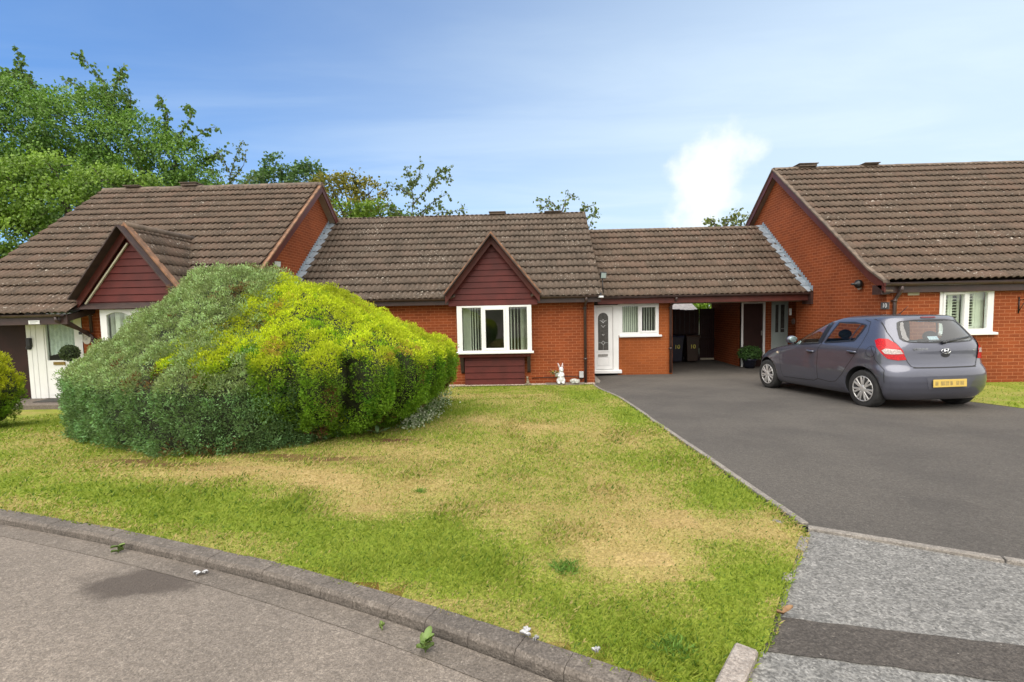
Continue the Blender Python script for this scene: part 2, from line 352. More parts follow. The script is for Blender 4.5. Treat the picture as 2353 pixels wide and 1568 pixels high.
def asphalt(name, c1, c2, speck, rough=0.9, patch=(0.35, 0.7), ps=0.9, grain=160.0, specks=0.0, stain=None, agg=(120.0, 0.78, 1.22)):
    m, t, b = new_mat(name); o = N(t, 'ShaderNodeTexCoord').outputs['Object']
    c = mixc(t, maprange(t, noise(t, o, ps, 6.0, 0.6), *patch), c1, c2)
    g = noise(t, o, grain, 2.0, 0.7)
    c = mixc(t, maprange(t, g, 0.30, 0.50, 0.75, 0.0), c, tuple(x * 0.45 for x in c1))
    c = mixc(t, maprange(t, g, 0.56, 0.72, 0.0, 0.85), c, speck)
    g2 = noise(t, o, grain * 0.33, 3.0, 0.6)
    c = mixc(t, maprange(t, g2, 0.40, 0.62, 0.0, 0.35), c, tuple(x * 0.6 for x in c1))
    g3 = noise(t, o, grain * 0.16, 3.0, 0.7)
    c = mixc(t, maprange(t, g3, 0.42, 0.60, 0.28, 0.0), c, tuple(x * 0.55 for x in c1)); c = mixc(t, maprange(t, g3, 0.58, 0.70, 0.0, 0.30), c, speck)
    va = N(t, 'ShaderNodeTexVoronoi', Scale=agg[0]); t.links.new(o, va.inputs['Vector']); sv = N(t, 'ShaderNodeSeparateColor'); t.links.new(va.outputs['Color'], sv.inputs[0]); hv = N(t, 'ShaderNodeHueSaturation'); t.links.new(c, hv.inputs['Color']); t.links.new(maprange(t, sv.outputs[0], 0, 1, agg[1], agg[2], False), hv.inputs['Value']); c = hv.outputs[0]
    if specks:
        v = N(t, 'ShaderNodeTexVoronoi', Scale=agg[0] * 0.14); t.links.new(o, v.inputs['Vector'])
        c = mixc(t, maprange(t, v.outputs['Distance'], 0.05, 0.03, 0, specks), c, (0.45, 0.43, 0.38))
    if stain is not None:
        ms_ = N(t, 'ShaderNodeMapping'); t.links.new(o, ms_.inputs[0]); q_ = PG(318, 1316); ms_.inputs['Location'].default_value = (-q_[0] / 0.40, -q_[1] / 0.17, 0); ms_.inputs['Scale'].default_value = (1 / 0.40, 1 / 0.17, 0)
        ln = N(t, 'ShaderNodeVectorMath', operation='LENGTH'); t.links.new(ms_.outputs[0], ln.inputs[0])
        c = mixc(t, maprange(t, mth(t, 'ADD', ln.outputs['Value'], mth(t, 'MULTIPLY', noise(t, o, 5.0, 5.0), 1.6)), 1.95, 1.35, 0, 0.85), c, (0.075, 0.060, 0.050))
        c = mixc(t, maprange(t, noise(t, o, 1.7, 5.0, 0.65), 0.58, 0.72, 0, 0.5), c, stain)
    t.links.new(c, b.inputs['Base Color']); b.inputs['Roughness'].default_value = rough; b.inputs['Specular IOR Level'].default_value = 0.3
    bump(t, b, mth(t, 'ADD', g, mth(t, 'MULTIPLY', g2, 1.4)), 0.7, 0.008); return m
ROADM = asphalt('road surface', (0.255, 0.213, 0.175), (0.195, 0.165, 0.138), (0.40, 0.345, 0.285), stain=(0.105, 0.086, 0.072))
DRIVEM = asphalt('driveway tarmac', (0.122, 0.109, 0.095), (0.080, 0.072, 0.065), (0.150, 0.137, 0.122), grain=190, specks=0.6, agg=(120.0, 0.78, 1.22))
CHIPM = asphalt('grey chippings', (0.215, 0.207, 0.193), (0.18, 0.174, 0.163), (0.36, 0.345, 0.32), grain=75, specks=0.7, agg=(100.0, 0.62, 1.42))
BANDM = asphalt('tarmac band', (0.092, 0.080, 0.070), (0.078, 0.068, 0.060), (0.16, 0.14, 0.12), grain=150, specks=0.6, agg=(110.0, 0.72, 1.3))
def attr_ground(name, bscale=90.0):
    m, t, b = new_mat(name); a = N(t, 'ShaderNodeAttribute', attribute_name='Col'); o = N(t, 'ShaderNodeTexCoord').outputs['Object']
    c = mixc(t, maprange(t, noise(t, o, 60.0, 4.0, 0.7), 0.3, 0.7), mixc(t, 1.0, a.outputs['Color'], (0.62, 0.62, 0.55), 'MULTIPLY'), mixc(t, 1.0, a.outputs['Color'], (1.12, 1.1, 1.0), 'MULTIPLY'))
    t.links.new(c, b.inputs['Base Color']); b.inputs['Roughness'].default_value = 0.9; b.inputs['Specular IOR Level'].default_value = 0.15
    bump(t, b, noise(t, o, bscale, 3.0), 0.8, 0.02); return m
# far ground, below everything
def far_z(x, y):
    return ground(x, y) - 0.16
FARM = pm('far ground', (0.075, 0.085, 0.04), (0.10, 0.09, 0.05), 0.4, 0.95)
bm_ = MB(); gx = [-1500, -300, -80, -30, -18, -12, -8, -5, -2, 0, 2, 4, 7, 10, 14, 20, 30, 80, 300, 1500]; gy = [-1500, -300, -80, -30, -12, -4, -2, 0, 2, 4, 6, 8, 10, 12, 14, 18, 24, 40, 90, 300, 1500]
vv = [(x, y, float(far_z(x, y))) for y in gy for x in gx]; nx_ = len(gx)
bm_.add(vv, [(j * nx_ + i, j * nx_ + i + 1, (j + 1) * nx_ + i + 1, (j + 1) * nx_ + i) for j in range(len(gy) - 1) for i in range(nx_ - 1)])
props(bm_.build('ground', FARM), kind='structure')
# road in front of the kerb
road_poly = [tuple(p) for p in KC] + [(3.6, -14), (-16, -14)]
grid_poly(road_poly, lambda x, y: ground(x, y) - 0.052, 2.0, 'road', ROADM)
# channel strip and kerb stones
def strip(name, a, b_, za, zb, mat, gap=None):
    mb = MB(); n = len(a)
    vs = [(p[0], p[1], float(ground(*p)) + za) for p in a] + [(p[0], p[1], float(ground(*p)) + zb) for p in b_]
    mb.add(vs, [(i, n + i, n + i + 1, i + 1) for i in range(n - 1)]); return mb
CHANM = asphalt('kerb channel', (0.200, 0.168, 0.138), (0.125, 0.105, 0.088), (0.30, 0.26, 0.215), grain=120, ps=2.5)
props(strip('channel', KF, KC, -0.047, -0.050, CHANM).build('gutter_channel', CHANM), kind='structure')
KERBM = asphalt('kerb stone', (0.165, 0.140, 0.118), (0.105, 0.091, 0.079), (0.27, 0.235, 0.20), grain=95, ps=2.2)
fine = offset_line(smooth_line(KERB, 700), -0.088); dist = np.r_[0, np.cumsum(np.linalg.norm(np.diff(fine, axis=0), axis=1))]
kb = MB(); s0 = 0.0; krnd = random.Random(3)
FF = offset_line(fine, 0.108)
while s0 < dist[-1] - 0.3:
    L = 0.225 + krnd.uniform(-0.02, 0.02); g_ = 0.0007
    q = [s0 + g_ + (L - 2 * g_) * k / 2 for k in range(3)]; lift = krnd.uniform(-0.002, 0.002)
    A = [np.array([np.interp(v, dist, fine[:, 0]), np.interp(v, dist, fine[:, 1])]) for v in q]; B = [np.array([np.interp(v, dist, FF[:, 0]), np.interp(v, dist, FF[:, 1])]) for v in q]
    vs = []
    for a, b_ in zip(A, B):
        z = float(ground(*a)) + lift; e = (b_ - a)
        vs += [(a[0], a[1], z - 0.12), (a[0], a[1], z + 0.004), tuple(a + e * 0.82) + (z + 0.004,), tuple(a + e * 0.97) + (z - 0.012,), tuple(b_) + (z - 0.12,)]
    fs = [(i * 5 + j, i * 5 + j + 1, (i + 1) * 5 + j + 1, (i + 1) * 5 + j) for i in range(2) for j in range(4)] + [(4, 3, 2, 1, 0), (10, 11, 12, 13, 14)]
    kb.add(vs, fs); s0 += L
kerb_o = kb.build('kerb', KERBM, None, 0.0018); props(kerb_o, kind='structure')
# chippings, band, tarmac drive
cross_poly = [tuple(E1[:2]), tuple(E3[:2]), (11, -8), (3.4, -3.2)] + [tuple(p) for p in offset_line(KL, 0.02)[::-1] if 0.75 < p[0] < 3.3] + [tuple(p) for p in CROSS[::-1]]
grid_poly(cross_poly, lambda x, y: ground(x, y) - 0.012, 1.0, 'chippings_path', CHIPM)
bTL, bTR, bBL, bBR = PG(1790, 1414), PG(2353, 1480), PG(1770, 1493), PG(2353, 1566)
bd = (bTR - bTL); bd2 = (bBR - bBL)
ew = lambda k: 0.003 * math.sin(k * 3.1) + 0.003 * math.sin(k * 7.7)
band_poly = [tuple((bTL + bd * s)[:2] + np.array((0, ew(s * 9)))) for s in np.linspace(-0.03, 4, 60)] + [tuple((bBL + bd2 * s)[:2] + np.array((0, ew(s * 9 + 2)))) for s in np.linspace(4, -0.03, 60)]
grid_poly(band_poly, lambda x, y: ground(x, y) - 0.008, 1.0, 'tarmac_band', BANDM)
RG = [(7.05, 9.35), (7.2, 8.4), (7.42, 7.32), (7.75, 6.2), (8.6, 5.2), (10.0, 4.4), (14, 3.4)]     # right lawn edge
drive_poly = [(XD, 13.64), (XD, 3.12), tuple(E1[:2])] + [tuple((E1 + dE * k)[:2]) for k in (2, 4, 6, 9)] + [(11, -3.0), (16, -1), (14, 3.4)] + RG[::-1] + [(7.05, 10.5), (7.6, 13.5), (8.8, 15.6), (8.8, 19.0), (1.86, 19.0), (1.86, 13.64)]
grid_poly(drive_poly, lambda x, y: ground(x, y) - 0.004, 0.6, 'driveway', DRIVEM)
# concrete edgings
EDGEM = asphalt('concrete edging', (0.30, 0.27, 0.235), (0.20, 0.18, 0.16), (0.40, 0.37, 0.33), grain=110, ps=3.0)
mb = MB(); rr = random.Random(5)
def edging(mb, p0, p1, w=0.05, L=0.915, up=0.012, skip=()):
    p0 = np.array(p0[:2], float); p1 = np.array(p1[:2], float); d = p1 - p0; n = np.linalg.norm(d); d /= n; pr = np.array((-d[1], d[0])); s = 0.0; k = 0
    while s < n - 0.05:
        e = min(s + L - 0.008, n)
        if k not in skip:
            a, b_ = p0 + d * s, p0 + d * e; u = up + rr.uniform(-0.005, 0.004)
            vs = [(q[0], q[1], float(ground(*q)) + z) for z in (-0.1, u) for q in (a - pr * w / 2, b_ - pr * w / 2, b_ + pr * w / 2, a + pr * w / 2)]
            mb.add(vs, [(0, 1, 5, 4), (1, 2, 6, 5), (2, 3, 7, 6), (3, 0, 4, 7), (4, 5, 6, 7)])
        s += L; k += 1
edging(mb, (XD, 12.6), (1.80, 3.10), 0.05, up=0.006)
edging(mb, E1 - dE * 0.02, E3, 0.055, up=0.010)
edging(mb, PG(1480, 1131), PG(1800, 1199), 0.04, up=-0.004, skip=())
edging(mb, PG(1850, 1232), PG(1838, 1262), 0.05, up=0.003); edging(mb, PG(1812, 1318), PG(1806, 1338), 0.045, up=0.003)
props(mb.build('concrete_edging', EDGEM, None, 0.004), kind='structure')
mb = MB(); edging(mb, PG(1716, 1497), PG(1662, 1610), 0.085, 0.6, up=0.03)
props(mb.build('end_kerb', asphalt('pale kerb', (0.36, 0.31, 0.27), (0.28, 0.245, 0.215), (0.46, 0.42, 0.38), grain=90), None, 0.008), kind='structure')
# ------------------------------------------------------------------ lawn
def blob(x, y, cx, cy, rx, ry, rot=0.0):
    c, s = math.cos(rot), math.sin(rot); dx, dy = x - cx, y - cy
    return np.exp(-(((dx * c + dy * s) / rx) ** 2 + ((-dx * s + dy * c) / ry) ** 2))
def vnoise(x, y, sc, seed=0):
    x = np.asarray(x) * sc + seed * 17.3; y = np.asarray(y) * sc + seed * 9.1; xi = np.floor(x).astype(int); yi = np.floor(y).astype(int); fx = x - xi; fy = y - yi
    h = lambda a, b: (np.sin(a * 127.1 + b * 311.7 + seed * 3.3) * 43758.5453) % 1.0
    fx = fx * fx * (3 - 2 * fx); fy = fy * fy * (3 - 2 * fy)
    return (h(xi, yi) * (1 - fx) + h(xi + 1, yi) * fx) * (1 - fy) + (h(xi, yi + 1) * (1 - fx) + h(xi + 1, yi + 1) * fx) * fy
DRY = []
for px, py, rx, ry, w in ((1430, 1290, 0.42, 0.33, 1.25), (1500, 1200, 0.55, 0.40, 1.1), (1300, 1120, 0.9, 0.35, 0.8), (1650, 1210, 0.45, 0.2, 0.7), (1050, 1050, 1.1, 0.55, 0.8), (640, 1085, 1.1, 0.30, 1.25), (350, 1085, 1.0, 0.25, 0.8), (800, 1120, 0.8, 0.30, 1.0), (850, 1175, 0.22, 0.14, 0.9), (1270, 985, 1.3, 0.9, 0.8), (1150, 905, 2.2, 0.9, 0.8), (1500, 1015, 0.5, 0.6, 0.55), (1180, 1180, 0.6, 0.25, 0.6), (1250, 1465, 0.16, 0.05, 1.1), (1000, 1385, 0.2, 0.06, 0.8), (1560, 1290, 0.3, 0.25, 0.8), (1130, 965, 0.8, 0.5, 0.6),
                             (60, 1010, 1.4, 0.7, 0.3), (1780, 1400, 0.06, 0.25, 0.9), (1760, 1180, 0.12, 0.2, 0.8)):
    q = PG(px, py); DRY.append((q[0], q[1], rx, ry, w))
GRN = []
for px, py, rx, ry, w in ((1680, 1140, 0.35, 0.4, 1.3), (1690, 1330, 0.28, 0.3, 1.2), (1550, 1480, 0.35, 0.18, 1.2), (1000, 1290, 0.7, 0.22, 1.1), (350, 1150, 1.5, 0.25, 0.9), (1340, 905, 0.5, 1.2, 1.5), (1450, 960, 0.3, 0.9, 0.9), (1040, 940, 0.5, 0.6, 0.5), (30, 960, 1.5, 0.8, 0.8), (1130, 1240, 0.4, 0.2, 0.5), (600, 1200, 0.7, 0.15, 0.7)):
    q = PG(px, py); GRN.append((q[0], q[1], rx, ry, w))
def dryness(x, y):
    d = np.full(np.shape(x), 0.27)
    for a in DRY: d = d + a[4] * 0.50 * blob(x, y, a[0], a[1], a[2], a[3], -0.25)
    for a in GRN: d = d - a[4] * 0.45 * blob(x, y, a[0], a[1], a[2], a[3], -0.25)
    n = 0.5 * vnoise(x, y, 1.7, 1) + 0.3 * vnoise(x, y, 4.3, 2) + 0.2 * vnoise(x, y, 11.0, 3)
    return np.clip(d + (n - 0.5) * 0.95, 0, 1)
GREEN1 = np.array((0.170, 0.255, 0.022)); GREEN2 = np.array((0.300, 0.350, 0.048)); STRAW = np.array((0.54, 0.41, 0.195)); THATCH = np.array((0.40, 0.285, 0.125))
def lawn_col(d, r):
    d = d[:, None]; r = r[:, None]
    g = GREEN1 * (1 - r) + GREEN2 * r; s = THATCH * (1 - r) + STRAW * r
    return g * (1 - d) + s * d
def soil_blobs(x, y):
    s = np.zeros(np.shape(x))
    for px, py, rx, ry in ((700, 1050, 1.0, 0.16), (900, 1012, 0.45, 0.2), (350, 1062, 0.9, 0.14)):
        q = PG(px, py); s = s + blob(x, y, q[0], q[1], rx, ry, -0.2)
    return np.clip(s, 0, 1)
def moss_edge(x, y):
    e = (y - np.interp(x, KL[:, 0], KL[:, 1])) * 0.86; return (1 - sstep(0.02, 0.09, e)) * sstep(0.42, 0.62, vnoise(x, y, 2.6, 14)) * sstep(-1.6, -0.6, x)
lawn_poly = [(-15, 10.6), (-15, 4.53)] + [tuple(p) for p in KL if -15 < p[0] < 0.80] + [tuple(p) for p in CROSS[::-1]] + [tuple(PG(1840, 1213)[:2]), (XD - 0.03, 3.14), (XD - 0.03, 12.62), (1.2, 12.64), (-6.4, 12.66), (-6.4, 10.6)]
def lawn_z(x, y): return ground(x, y) - 0.006 + 0.022 * (vnoise(x, y, 1.1, 5) - 0.5) * sstep(0.05, 0.6, np.abs(np.asarray(x) - XD))
LAWNM = attr_ground('lawn turf')
lawn_o = grid_poly(lawn_poly, lawn_z, 0.16, 'lawn', LAWNM)
def face_colour(o, soil=True):
    me = o.data; c = np.array([p.center[:] for p in me.polygons]); d = dryness(c[:, 0], c[:, 1])
    col = lawn_col(d, np.random.default_rng(1).random(len(d)) * 0.5 + 0.25)
    if soil:
        s = soil_blobs(c[:, 0], c[:, 1])[:, None]; col = col * (1 - s) + np.array((0.13, 0.065, 0.035)) * s
        s = moss_edge(c[:, 0], c[:, 1])[:, None]; col = col * (1 - s) + np.array((0.15, 0.075, 0.02)) * s
    a = me.attributes.new('Col', 'FLOAT_COLOR', 'FACE'); k = np.ones((len(d), 4), np.float32); k[:, :3] = col; a.data.foreach_set('color', k.ravel())
face_colour(lawn_o)
rl_poly = RG + [(14, 10.55), (7.06, 10.55)]
rl_o = grid_poly(rl_poly, lambda x, y: ground(x, y) + 0.0, 0.5, 'side_lawn', LAWNM); face_colour(rl_o, False)
def in_poly(x, y, poly):
    c = np.zeros(len(x), bool); j = len(poly) - 1
    for i in range(len(poly)):
        xi, yi = poly[i]; xj, yj = poly[j]
        k = ((yi > y) != (yj > y)) & (x < (xj - xi) * (y - yi) / (yj - yi + 1e-12) + xi); c ^= k; j = i
    return c
BLADEM = leaf_mat('grass blade', 0.35, 0.6, 0.2)
def blades(name, poly, bounds, n, label, zf, lmin=0.012, lmax=0.030, fade=2.4, dead=0.0, edge_over=0.0):
    r = np.random.default_rng(42); x = r.uniform(bounds[0], bounds[1], n); y = r.uniform(bounds[2], bounds[3], n)
    dist_ = np.hypot(x, y); keep = r.random(n) < np.clip((fade / dist_) ** 1.7, 0.0, 1.0); x, y, dist_ = x[keep], y[keep], dist_[keep]
    k = in_poly(x, y, poly); x, y, dist_ = x[k], y[k], dist_[k]; m = len(x)
    d = dryness(x, y); s = np.clip(soil_blobs(x, y) + moss_edge(x, y), 0, 1); k = r.random(m) > s * 0.85; x, y, d, dist_ = x[k], y[k], d[k], dist_[k]; m = len(x)
    sc = np.clip(dist_ / 2.6, 0.9, 3.2) ** 0.75
    L = r.uniform(lmin, lmax, m) * (1 - 0.35 * d) * np.clip(sc, 1, 1.5); w = r.uniform(0.0018, 0.0034, m) * sc
    L = L * (1 + 1.2 * np.clip(vnoise(x, y, 2.4, 8) - 0.72, 0, 1) * 3)
    a = r.uniform(0, 2 * math.pi, m); lean = r.uniform(0.15, 1.15, m) + 0.3 * d
    z = zf(x, y); B = np.stack([x, y, z - 0.004], 1)
    D = np.stack([np.cos(a) * np.sin(lean), np.sin(a) * np.sin(lean), np.cos(lean)], 1); D2 = D + np.stack([np.cos(a), np.sin(a), -0.6 * np.ones(m)], 1) * 0.35
    S = np.stack([-np.sin(a + 0.6), np.cos(a + 0.6), np.zeros(m)], 1) * w[:, None]
    V = np.empty((m, 4, 3)); V[:, 0] = B - S; V[:, 1] = B + S; V[:, 2] = B + D * (L * 0.6)[:, None] + S * 0.7; V[:, 3] = B + D * (L * 0.6)[:, None] + D2 * (L * 0.4)[:, None]
    Fq = np.arange(m * 4).reshape(m, 4)
    dd = (r.random(m) < np.clip(d * 1.15 - 0.05, 0, 1)).astype(float) * 0.85 + 0.05
    col = lawn_col(dd, r.random(m)); dk = r.random(m) < 0.10; col[dk] = np.array((0.095, 0.17, 0.025)) * (0.7 + 0.5 * r.random((dk.sum(), 1)))
    return props(mesh_np(name, V.reshape(-1, 3), Fq, BLADEM, None, col), label, 'grass', None, 'stuff')
lawn_over = [(-13, 10.4), (-13, 4.5)] + [tuple(p) for p in offset_line(KL, 0.012) if -13 < p[0] < 0.80] + [tuple(np.array(p) + (0.03, 0)) for p in CROSS[::-1]] + [tuple(PG(1846, 1214)[:2]), (XD + 0.01, 3.15), (XD + 0.01, 12.62), (-6.4, 12.66), (-6.4, 10.4)]
blades('grass', lawn_over, (-9.5, 1.85, 1.4, 12.7), 2300000, 'short patchy lawn grass, green and straw coloured, in front of the middle bungalow', lawn_z)
blades('grass', rl_poly, (7, 12, 4.5, 10.5), 60000, 'bright green lawn grass beside the parked car under the shuttered window', lambda x, y: ground(x, y), fade=4.0)
# gravel strip along the wall
gv = grid_poly([(-6.3, 12.92), (-6.3, 12.66), (1.25, 12.64), (1.82, 12.68), (1.82, 12.92)], lambda x, y: ground(x, y) + 0.004, 0.3, 'gravel_bed', asphalt('gravel bed', (0.34, 0.27, 0.21), (0.26, 0.20, 0.16), (0.55, 0.48, 0.40), grain=60))
r = np.random.default_rng(9); m = 5200; x = r.uniform(-3.2, 1.8, m); y = r.uniform(12.60, 12.92, m)
V = []; 
base = np.array([(1, 0, 0), (0, 1, 0), (-1, 0, 0), (0, -1, 0), (0, 0, 1), (0, 0, -1)], float)
tri = np.array([(0, 1, 4), (1, 2, 4), (2, 3, 4), (3, 0, 4), (1, 0, 5), (2, 1, 5), (3, 2, 5), (0, 3, 5)])
sz = r.uniform(0.010, 0.024, (m, 1, 1)) * r.uniform(0.6, 1.3, (m, 6, 1)); V = base[None] * sz * np.array((1, 1, 0.7)); ang = r.uniform(0, 6.3, m)
V = np.stack([V[:, :, 0] * np.cos(ang)[:, None] - V[:, :, 1] * np.sin(ang)[:, None], V[:, :, 0] * np.sin(ang)[:, None] + V[:, :, 1] * np.cos(ang)[:, None], V[:, :, 2]], 2)
V += np.stack([x, y, ground(x, y) + 0.012], 1)[:, None, :]
Fq = (tri[None] + (np.arange(m) * 6)[:, None, None]).reshape(-1, 3)
sc_ = np.repeat(np.array((0.42, 0.34, 0.27)) * r.uniform(0.45, 1.35, (m, 1)), 8, 0)
PEB = leaf_mat('pebbles', 0.0, 0.8)
props(mesh_np('gravel', V.reshape(-1, 3), Fq, PEB, None, sc_), 'pale pinkish gravel strip between the lawn and the brick wall under the bay window', 'gravel', None, 'stuff')
# ------------------------------------------------------------------ house building blocks
T = 0.7926
def tiles(name, fmap, u0, u1, L, mat, parent, skip=None, R=0.15, G=0.345, amp=0.050, lift=0.052, seed=1, clip=None):
    """interlocking pantiles: one corrugated strip per course, tail lifted over the course below"""
    r = np.random.default_rng(seed); nc = int(math.ceil(L / G - 0.15)); us = np.arange(u0, u1 + 1e-6, R / 6)
    wv = amp * np.abs(np.sin(math.pi * us / R)) ** 0.7
    Vs, Fs, UV = [], [], []; b = 0; n = len(us)
    tid = np.floor(us / (2 * R)).astype(int); tid -= tid.min()
    for i in range(nc):
        s0, s1 = i * G, min((i + 1) * G + 0.10, L + 0.02)
        jit = r.normal(0, 0.0025, tid.max() + 2)[tid]; sj = r.normal(0, 0.004, tid.max() + 2)[tid]
        rows = ((s0 + 0.055 + sj, wv + lift - 0.022 + jit), (s0 + sj, wv + lift - 0.020 + jit), (s0 + sj, wv + lift + jit), (np.full(n, (s0 + s1) / 2), wv + lift * 0.5 + jit * 0.5), (np.full(n, s1), wv))
        for s_, o_ in rows:
            Vs.append(fmap(us, s_ * np.ones(n), o_)); UV.append(np.stack([us, np.full(n, s0 + 0.01) + (np.clip(s_ - s0, 0, G - 0.02))], 1))
        for k in range(4):
            a = b + k * n + np.arange(n - 1); Fs.append(np.stack([a, a + 1, a + n + 1, a + n], 1))
        b += 5 * n
    if name == 'roof':
        sb_ = np.linspace(0.22, L, 12); q = np.concatenate([fmap(np.array([u0 + 0.03, u1 - 0.03]), np.full(2, s_), np.full(2, -0.03)) for s_ in sb_])
        mb_ = MB(); mb_.add(list(q), [(2 * i, 2 * i + 1, 2 * i + 3, 2 * i + 2) for i in range(11)]); mb_.build('roof_felt', TIMBER, parent)
    V = np.concatenate(Vs); Fq = np.concatenate(Fs); UV = np.concatenate(UV)
    if skip is not None:
        c = V[Fq].mean(1); Fq = Fq[~skip(c)]
    return mesh_np(name, V, Fq, mat, parent, None, UV)
def slope_map(Ye, ze, sgn=1, bell=0.0, bell_t=0.45):
    """front slope rising from the eave; bell = length of the flatter sprocketed foot"""
    c, s = 1 / math.hypot(1, T), T / math.hypot(1, T); cb, sb = 1 / math.hypot(1, bell_t), bell_t / math.hypot(1, bell_t)
    def f(u, q, off):
        k = np.minimum(q, bell); r_ = q - k
        Y = Ye + sgn * (k * cb + r_ * c); Z = ze + k * sb + r_ * s
        w = sstep(bell * 0.6, bell * 1.3 + 1e-6, q) if bell else 1.0
        ny = -(sb * (1 - w) + s * w); nz = cb * (1 - w) + c * w
        return np.stack([u, Y + sgn * ny * off, Z + nz * off], 1)
    return f
def ridge(parent, x0, x1, y, z, mat=RIDGE, seed=1):
    mb = MB(); rr_ = random.Random(seed); x = x0
    while x < x1 - 0.02:
        e = min(x + 0.45, x1); dz = rr_.uniform(-0.006, 0.006); R_ = 0.115
        pr = [(y + R_ * math.cos(a) * 1.1, z - 0.05 + dz + R_ * math.sin(a)) for a in np.linspace(math.pi * 0.98, math.pi * 0.02, 9)]
        mb.prism(pr + [(y + 0.09, z - 0.07), (y - 0.09, z - 0.07)], 'x', x + 0.004, e - 0.002); x = e
    return mb.build('ridge_tiles', mat, parent)
def ridge_vent(parent, x, y, z, w=0.5, h=0.085):
    mb = MB(); mb.prism([(y - 0.16, z), (y - 0.15, z + h), (y + 0.15, z + h), (y + 0.16, z)], 'x', x - w / 2, x + w / 2)
    mb.box(x - w / 2 - 0.03, x + w / 2 + 0.03, y - 0.19, y + 0.19, z + h, z + h + 0.025); return mb.build('ridge_vent', RIDGE, parent, 0.006)
def gutter(parent, x0, x1, y, z, name='gutter', joints=(), fall=0.0):
    """half-round gutter hanging with its lip at z"""
    mb = MB(); n = 9; R_ = 0.056
    arc = [(y + R_ * math.cos(a), z + R_ * math.sin(a)) for a in np.linspace(math.pi, 2 * math.pi, n)]
    inn = [(y + (R_ - 0.006) * math.cos(a), z + (R_ - 0.006) * math.sin(a)) for a in np.linspace(2 * math.pi, math.pi, n)]
    mb.prism(arc + inn, 'x', x0, x1)
    for j in joints:
        mb.prism([(y + 0.064 * math.cos(a), z + 0.006 + 0.064 * math.sin(a)) for a in np.linspace(math.pi, 2 * math.pi, n)], 'x', j - 0.045, j + 0.045)
    return mb.build(name, GUTTER, parent)
def verge_beams(mb, x0, x1, pts, h, off=0.0):
    """board following a slope polyline in the Y-Z plane between x0 and x1; h = depth below the line"""
    n = len(pts); vs = []
    for k, (y, z) in enumerate(pts):
        vs += [(x0, y, z + off), (x1, y, z + off), (x1, y, z + off - h), (x0, y, z + off - h)]
    fs = [(0, 1, 2, 3), ((n - 1) * 4 + 3, (n - 1) * 4 + 2, (n - 1) * 4 + 1, (n - 1) * 4)]
    for k in range(n - 1):
        a = k * 4; b_ = a + 4
        fs += [(a + i, a + (i + 1) % 4, b_ + (i + 1) % 4, b_ + i) for i in range(4)]
    return mb.add(vs, fs)
def window(parent, x0, x1, z0, z1, y, lights, fw=0.06, sash=(), sill=None, name='window', sill_y=0.07, sill_h=0.055, depth=0.07, mat=UPVC):
    """white frame with openings; lights = list of (x0,x1,z0,z1) panes; sash = those with a raised casement"""
    mb = MB(); mb.sheet((x0, x1), (z0, z1), lights, y, depth)
    mb.sheet((x0, x1), (z0, z1), lights, y + depth)
    for a, b_, c, d in ((x0, x0, z0, z1), (x1, x1, z0, z1)): mb.add([(a, y, c), (a, y + depth, c), (a, y + depth, d), (a, y, d)], [(0, 1, 2, 3)])
    for c in (z0, z1): mb.add([(x0, y, c), (x1, y, c), (x1, y + depth, c), (x0, y + depth, c)], [(0, 1, 2, 3)])
    for k in sash:
        a, b_, c, d = lights[k]; s_ = 0.055
        for q in ((a - s_, a - 0.004, c - s_, d + s_), (b_ + 0.004, b_ + s_, c - s_, d + s_), (a - 0.004, b_ + 0.004, c - s_, c - 0.004), (a - 0.004, b_ + 0.004, d + 0.004, d + s_)):
            mb.box(q[0], q[1], y - 0.018, y + 0.01, q[2], q[3])
    w = mb.build(name, mat, parent, 0.004)
    if sill: 
        sb = MB(); sb.prism([(y + 0.02, z0 + 0.004), (y - sill_y, z0 - 0.008), (y - sill_y, z0 - sill_h), (y + 0.02, z0 - sill_h)], 'x', sill[0], sill[1]); sb.build('sill', mat, w, 0.005)
    for a, b_, c, d in lights:
        g_ = MB(); g_.box(a - 0.01, b_ + 0.01, y + 0.035, y + 0.041, c - 0.01, d + 0.01); g_.build('pane', GLASS, w)
    return w
def blinds(parent, x0, x1, z0, z1, y, xs, w=0.075, ang=0.5, mat=BLIND):
    mb = MB()
    for x in xs:
        a = ang if not isinstance(ang, (list, tuple)) else random.uniform(*ang); c, s = math.cos(a) * w / 2, math.sin(a) * w / 2
        mb.add([(x - c, y - s, z0), (x + c, y + s, z0), (x + c, y + s, z1), (x - c, y - s, z1)], [(0, 1, 2, 3)])
    mb.box(x0, x1, y - 0.02, y + 0.02, z1 - 0.03, z1)
    return mb.build('blind', mat, parent)
def room(parent, x0, x1, y0, y1, z0, z1):
    mb = MB(); mb.add([(x0, y0, z0), (x1, y0, z0), (x1, y1, z0), (x0, y1, z0), (x0, y0, z1), (x1, y0, z1), (x1, y1, z1), (x0, y1, z1)], [(2, 3, 7, 6), (1, 2, 6, 5), (3, 0, 4, 7), (4, 5, 6, 7), (0, 1, 2, 3)])
    return mb.build('inner_room', ROOM, parent)
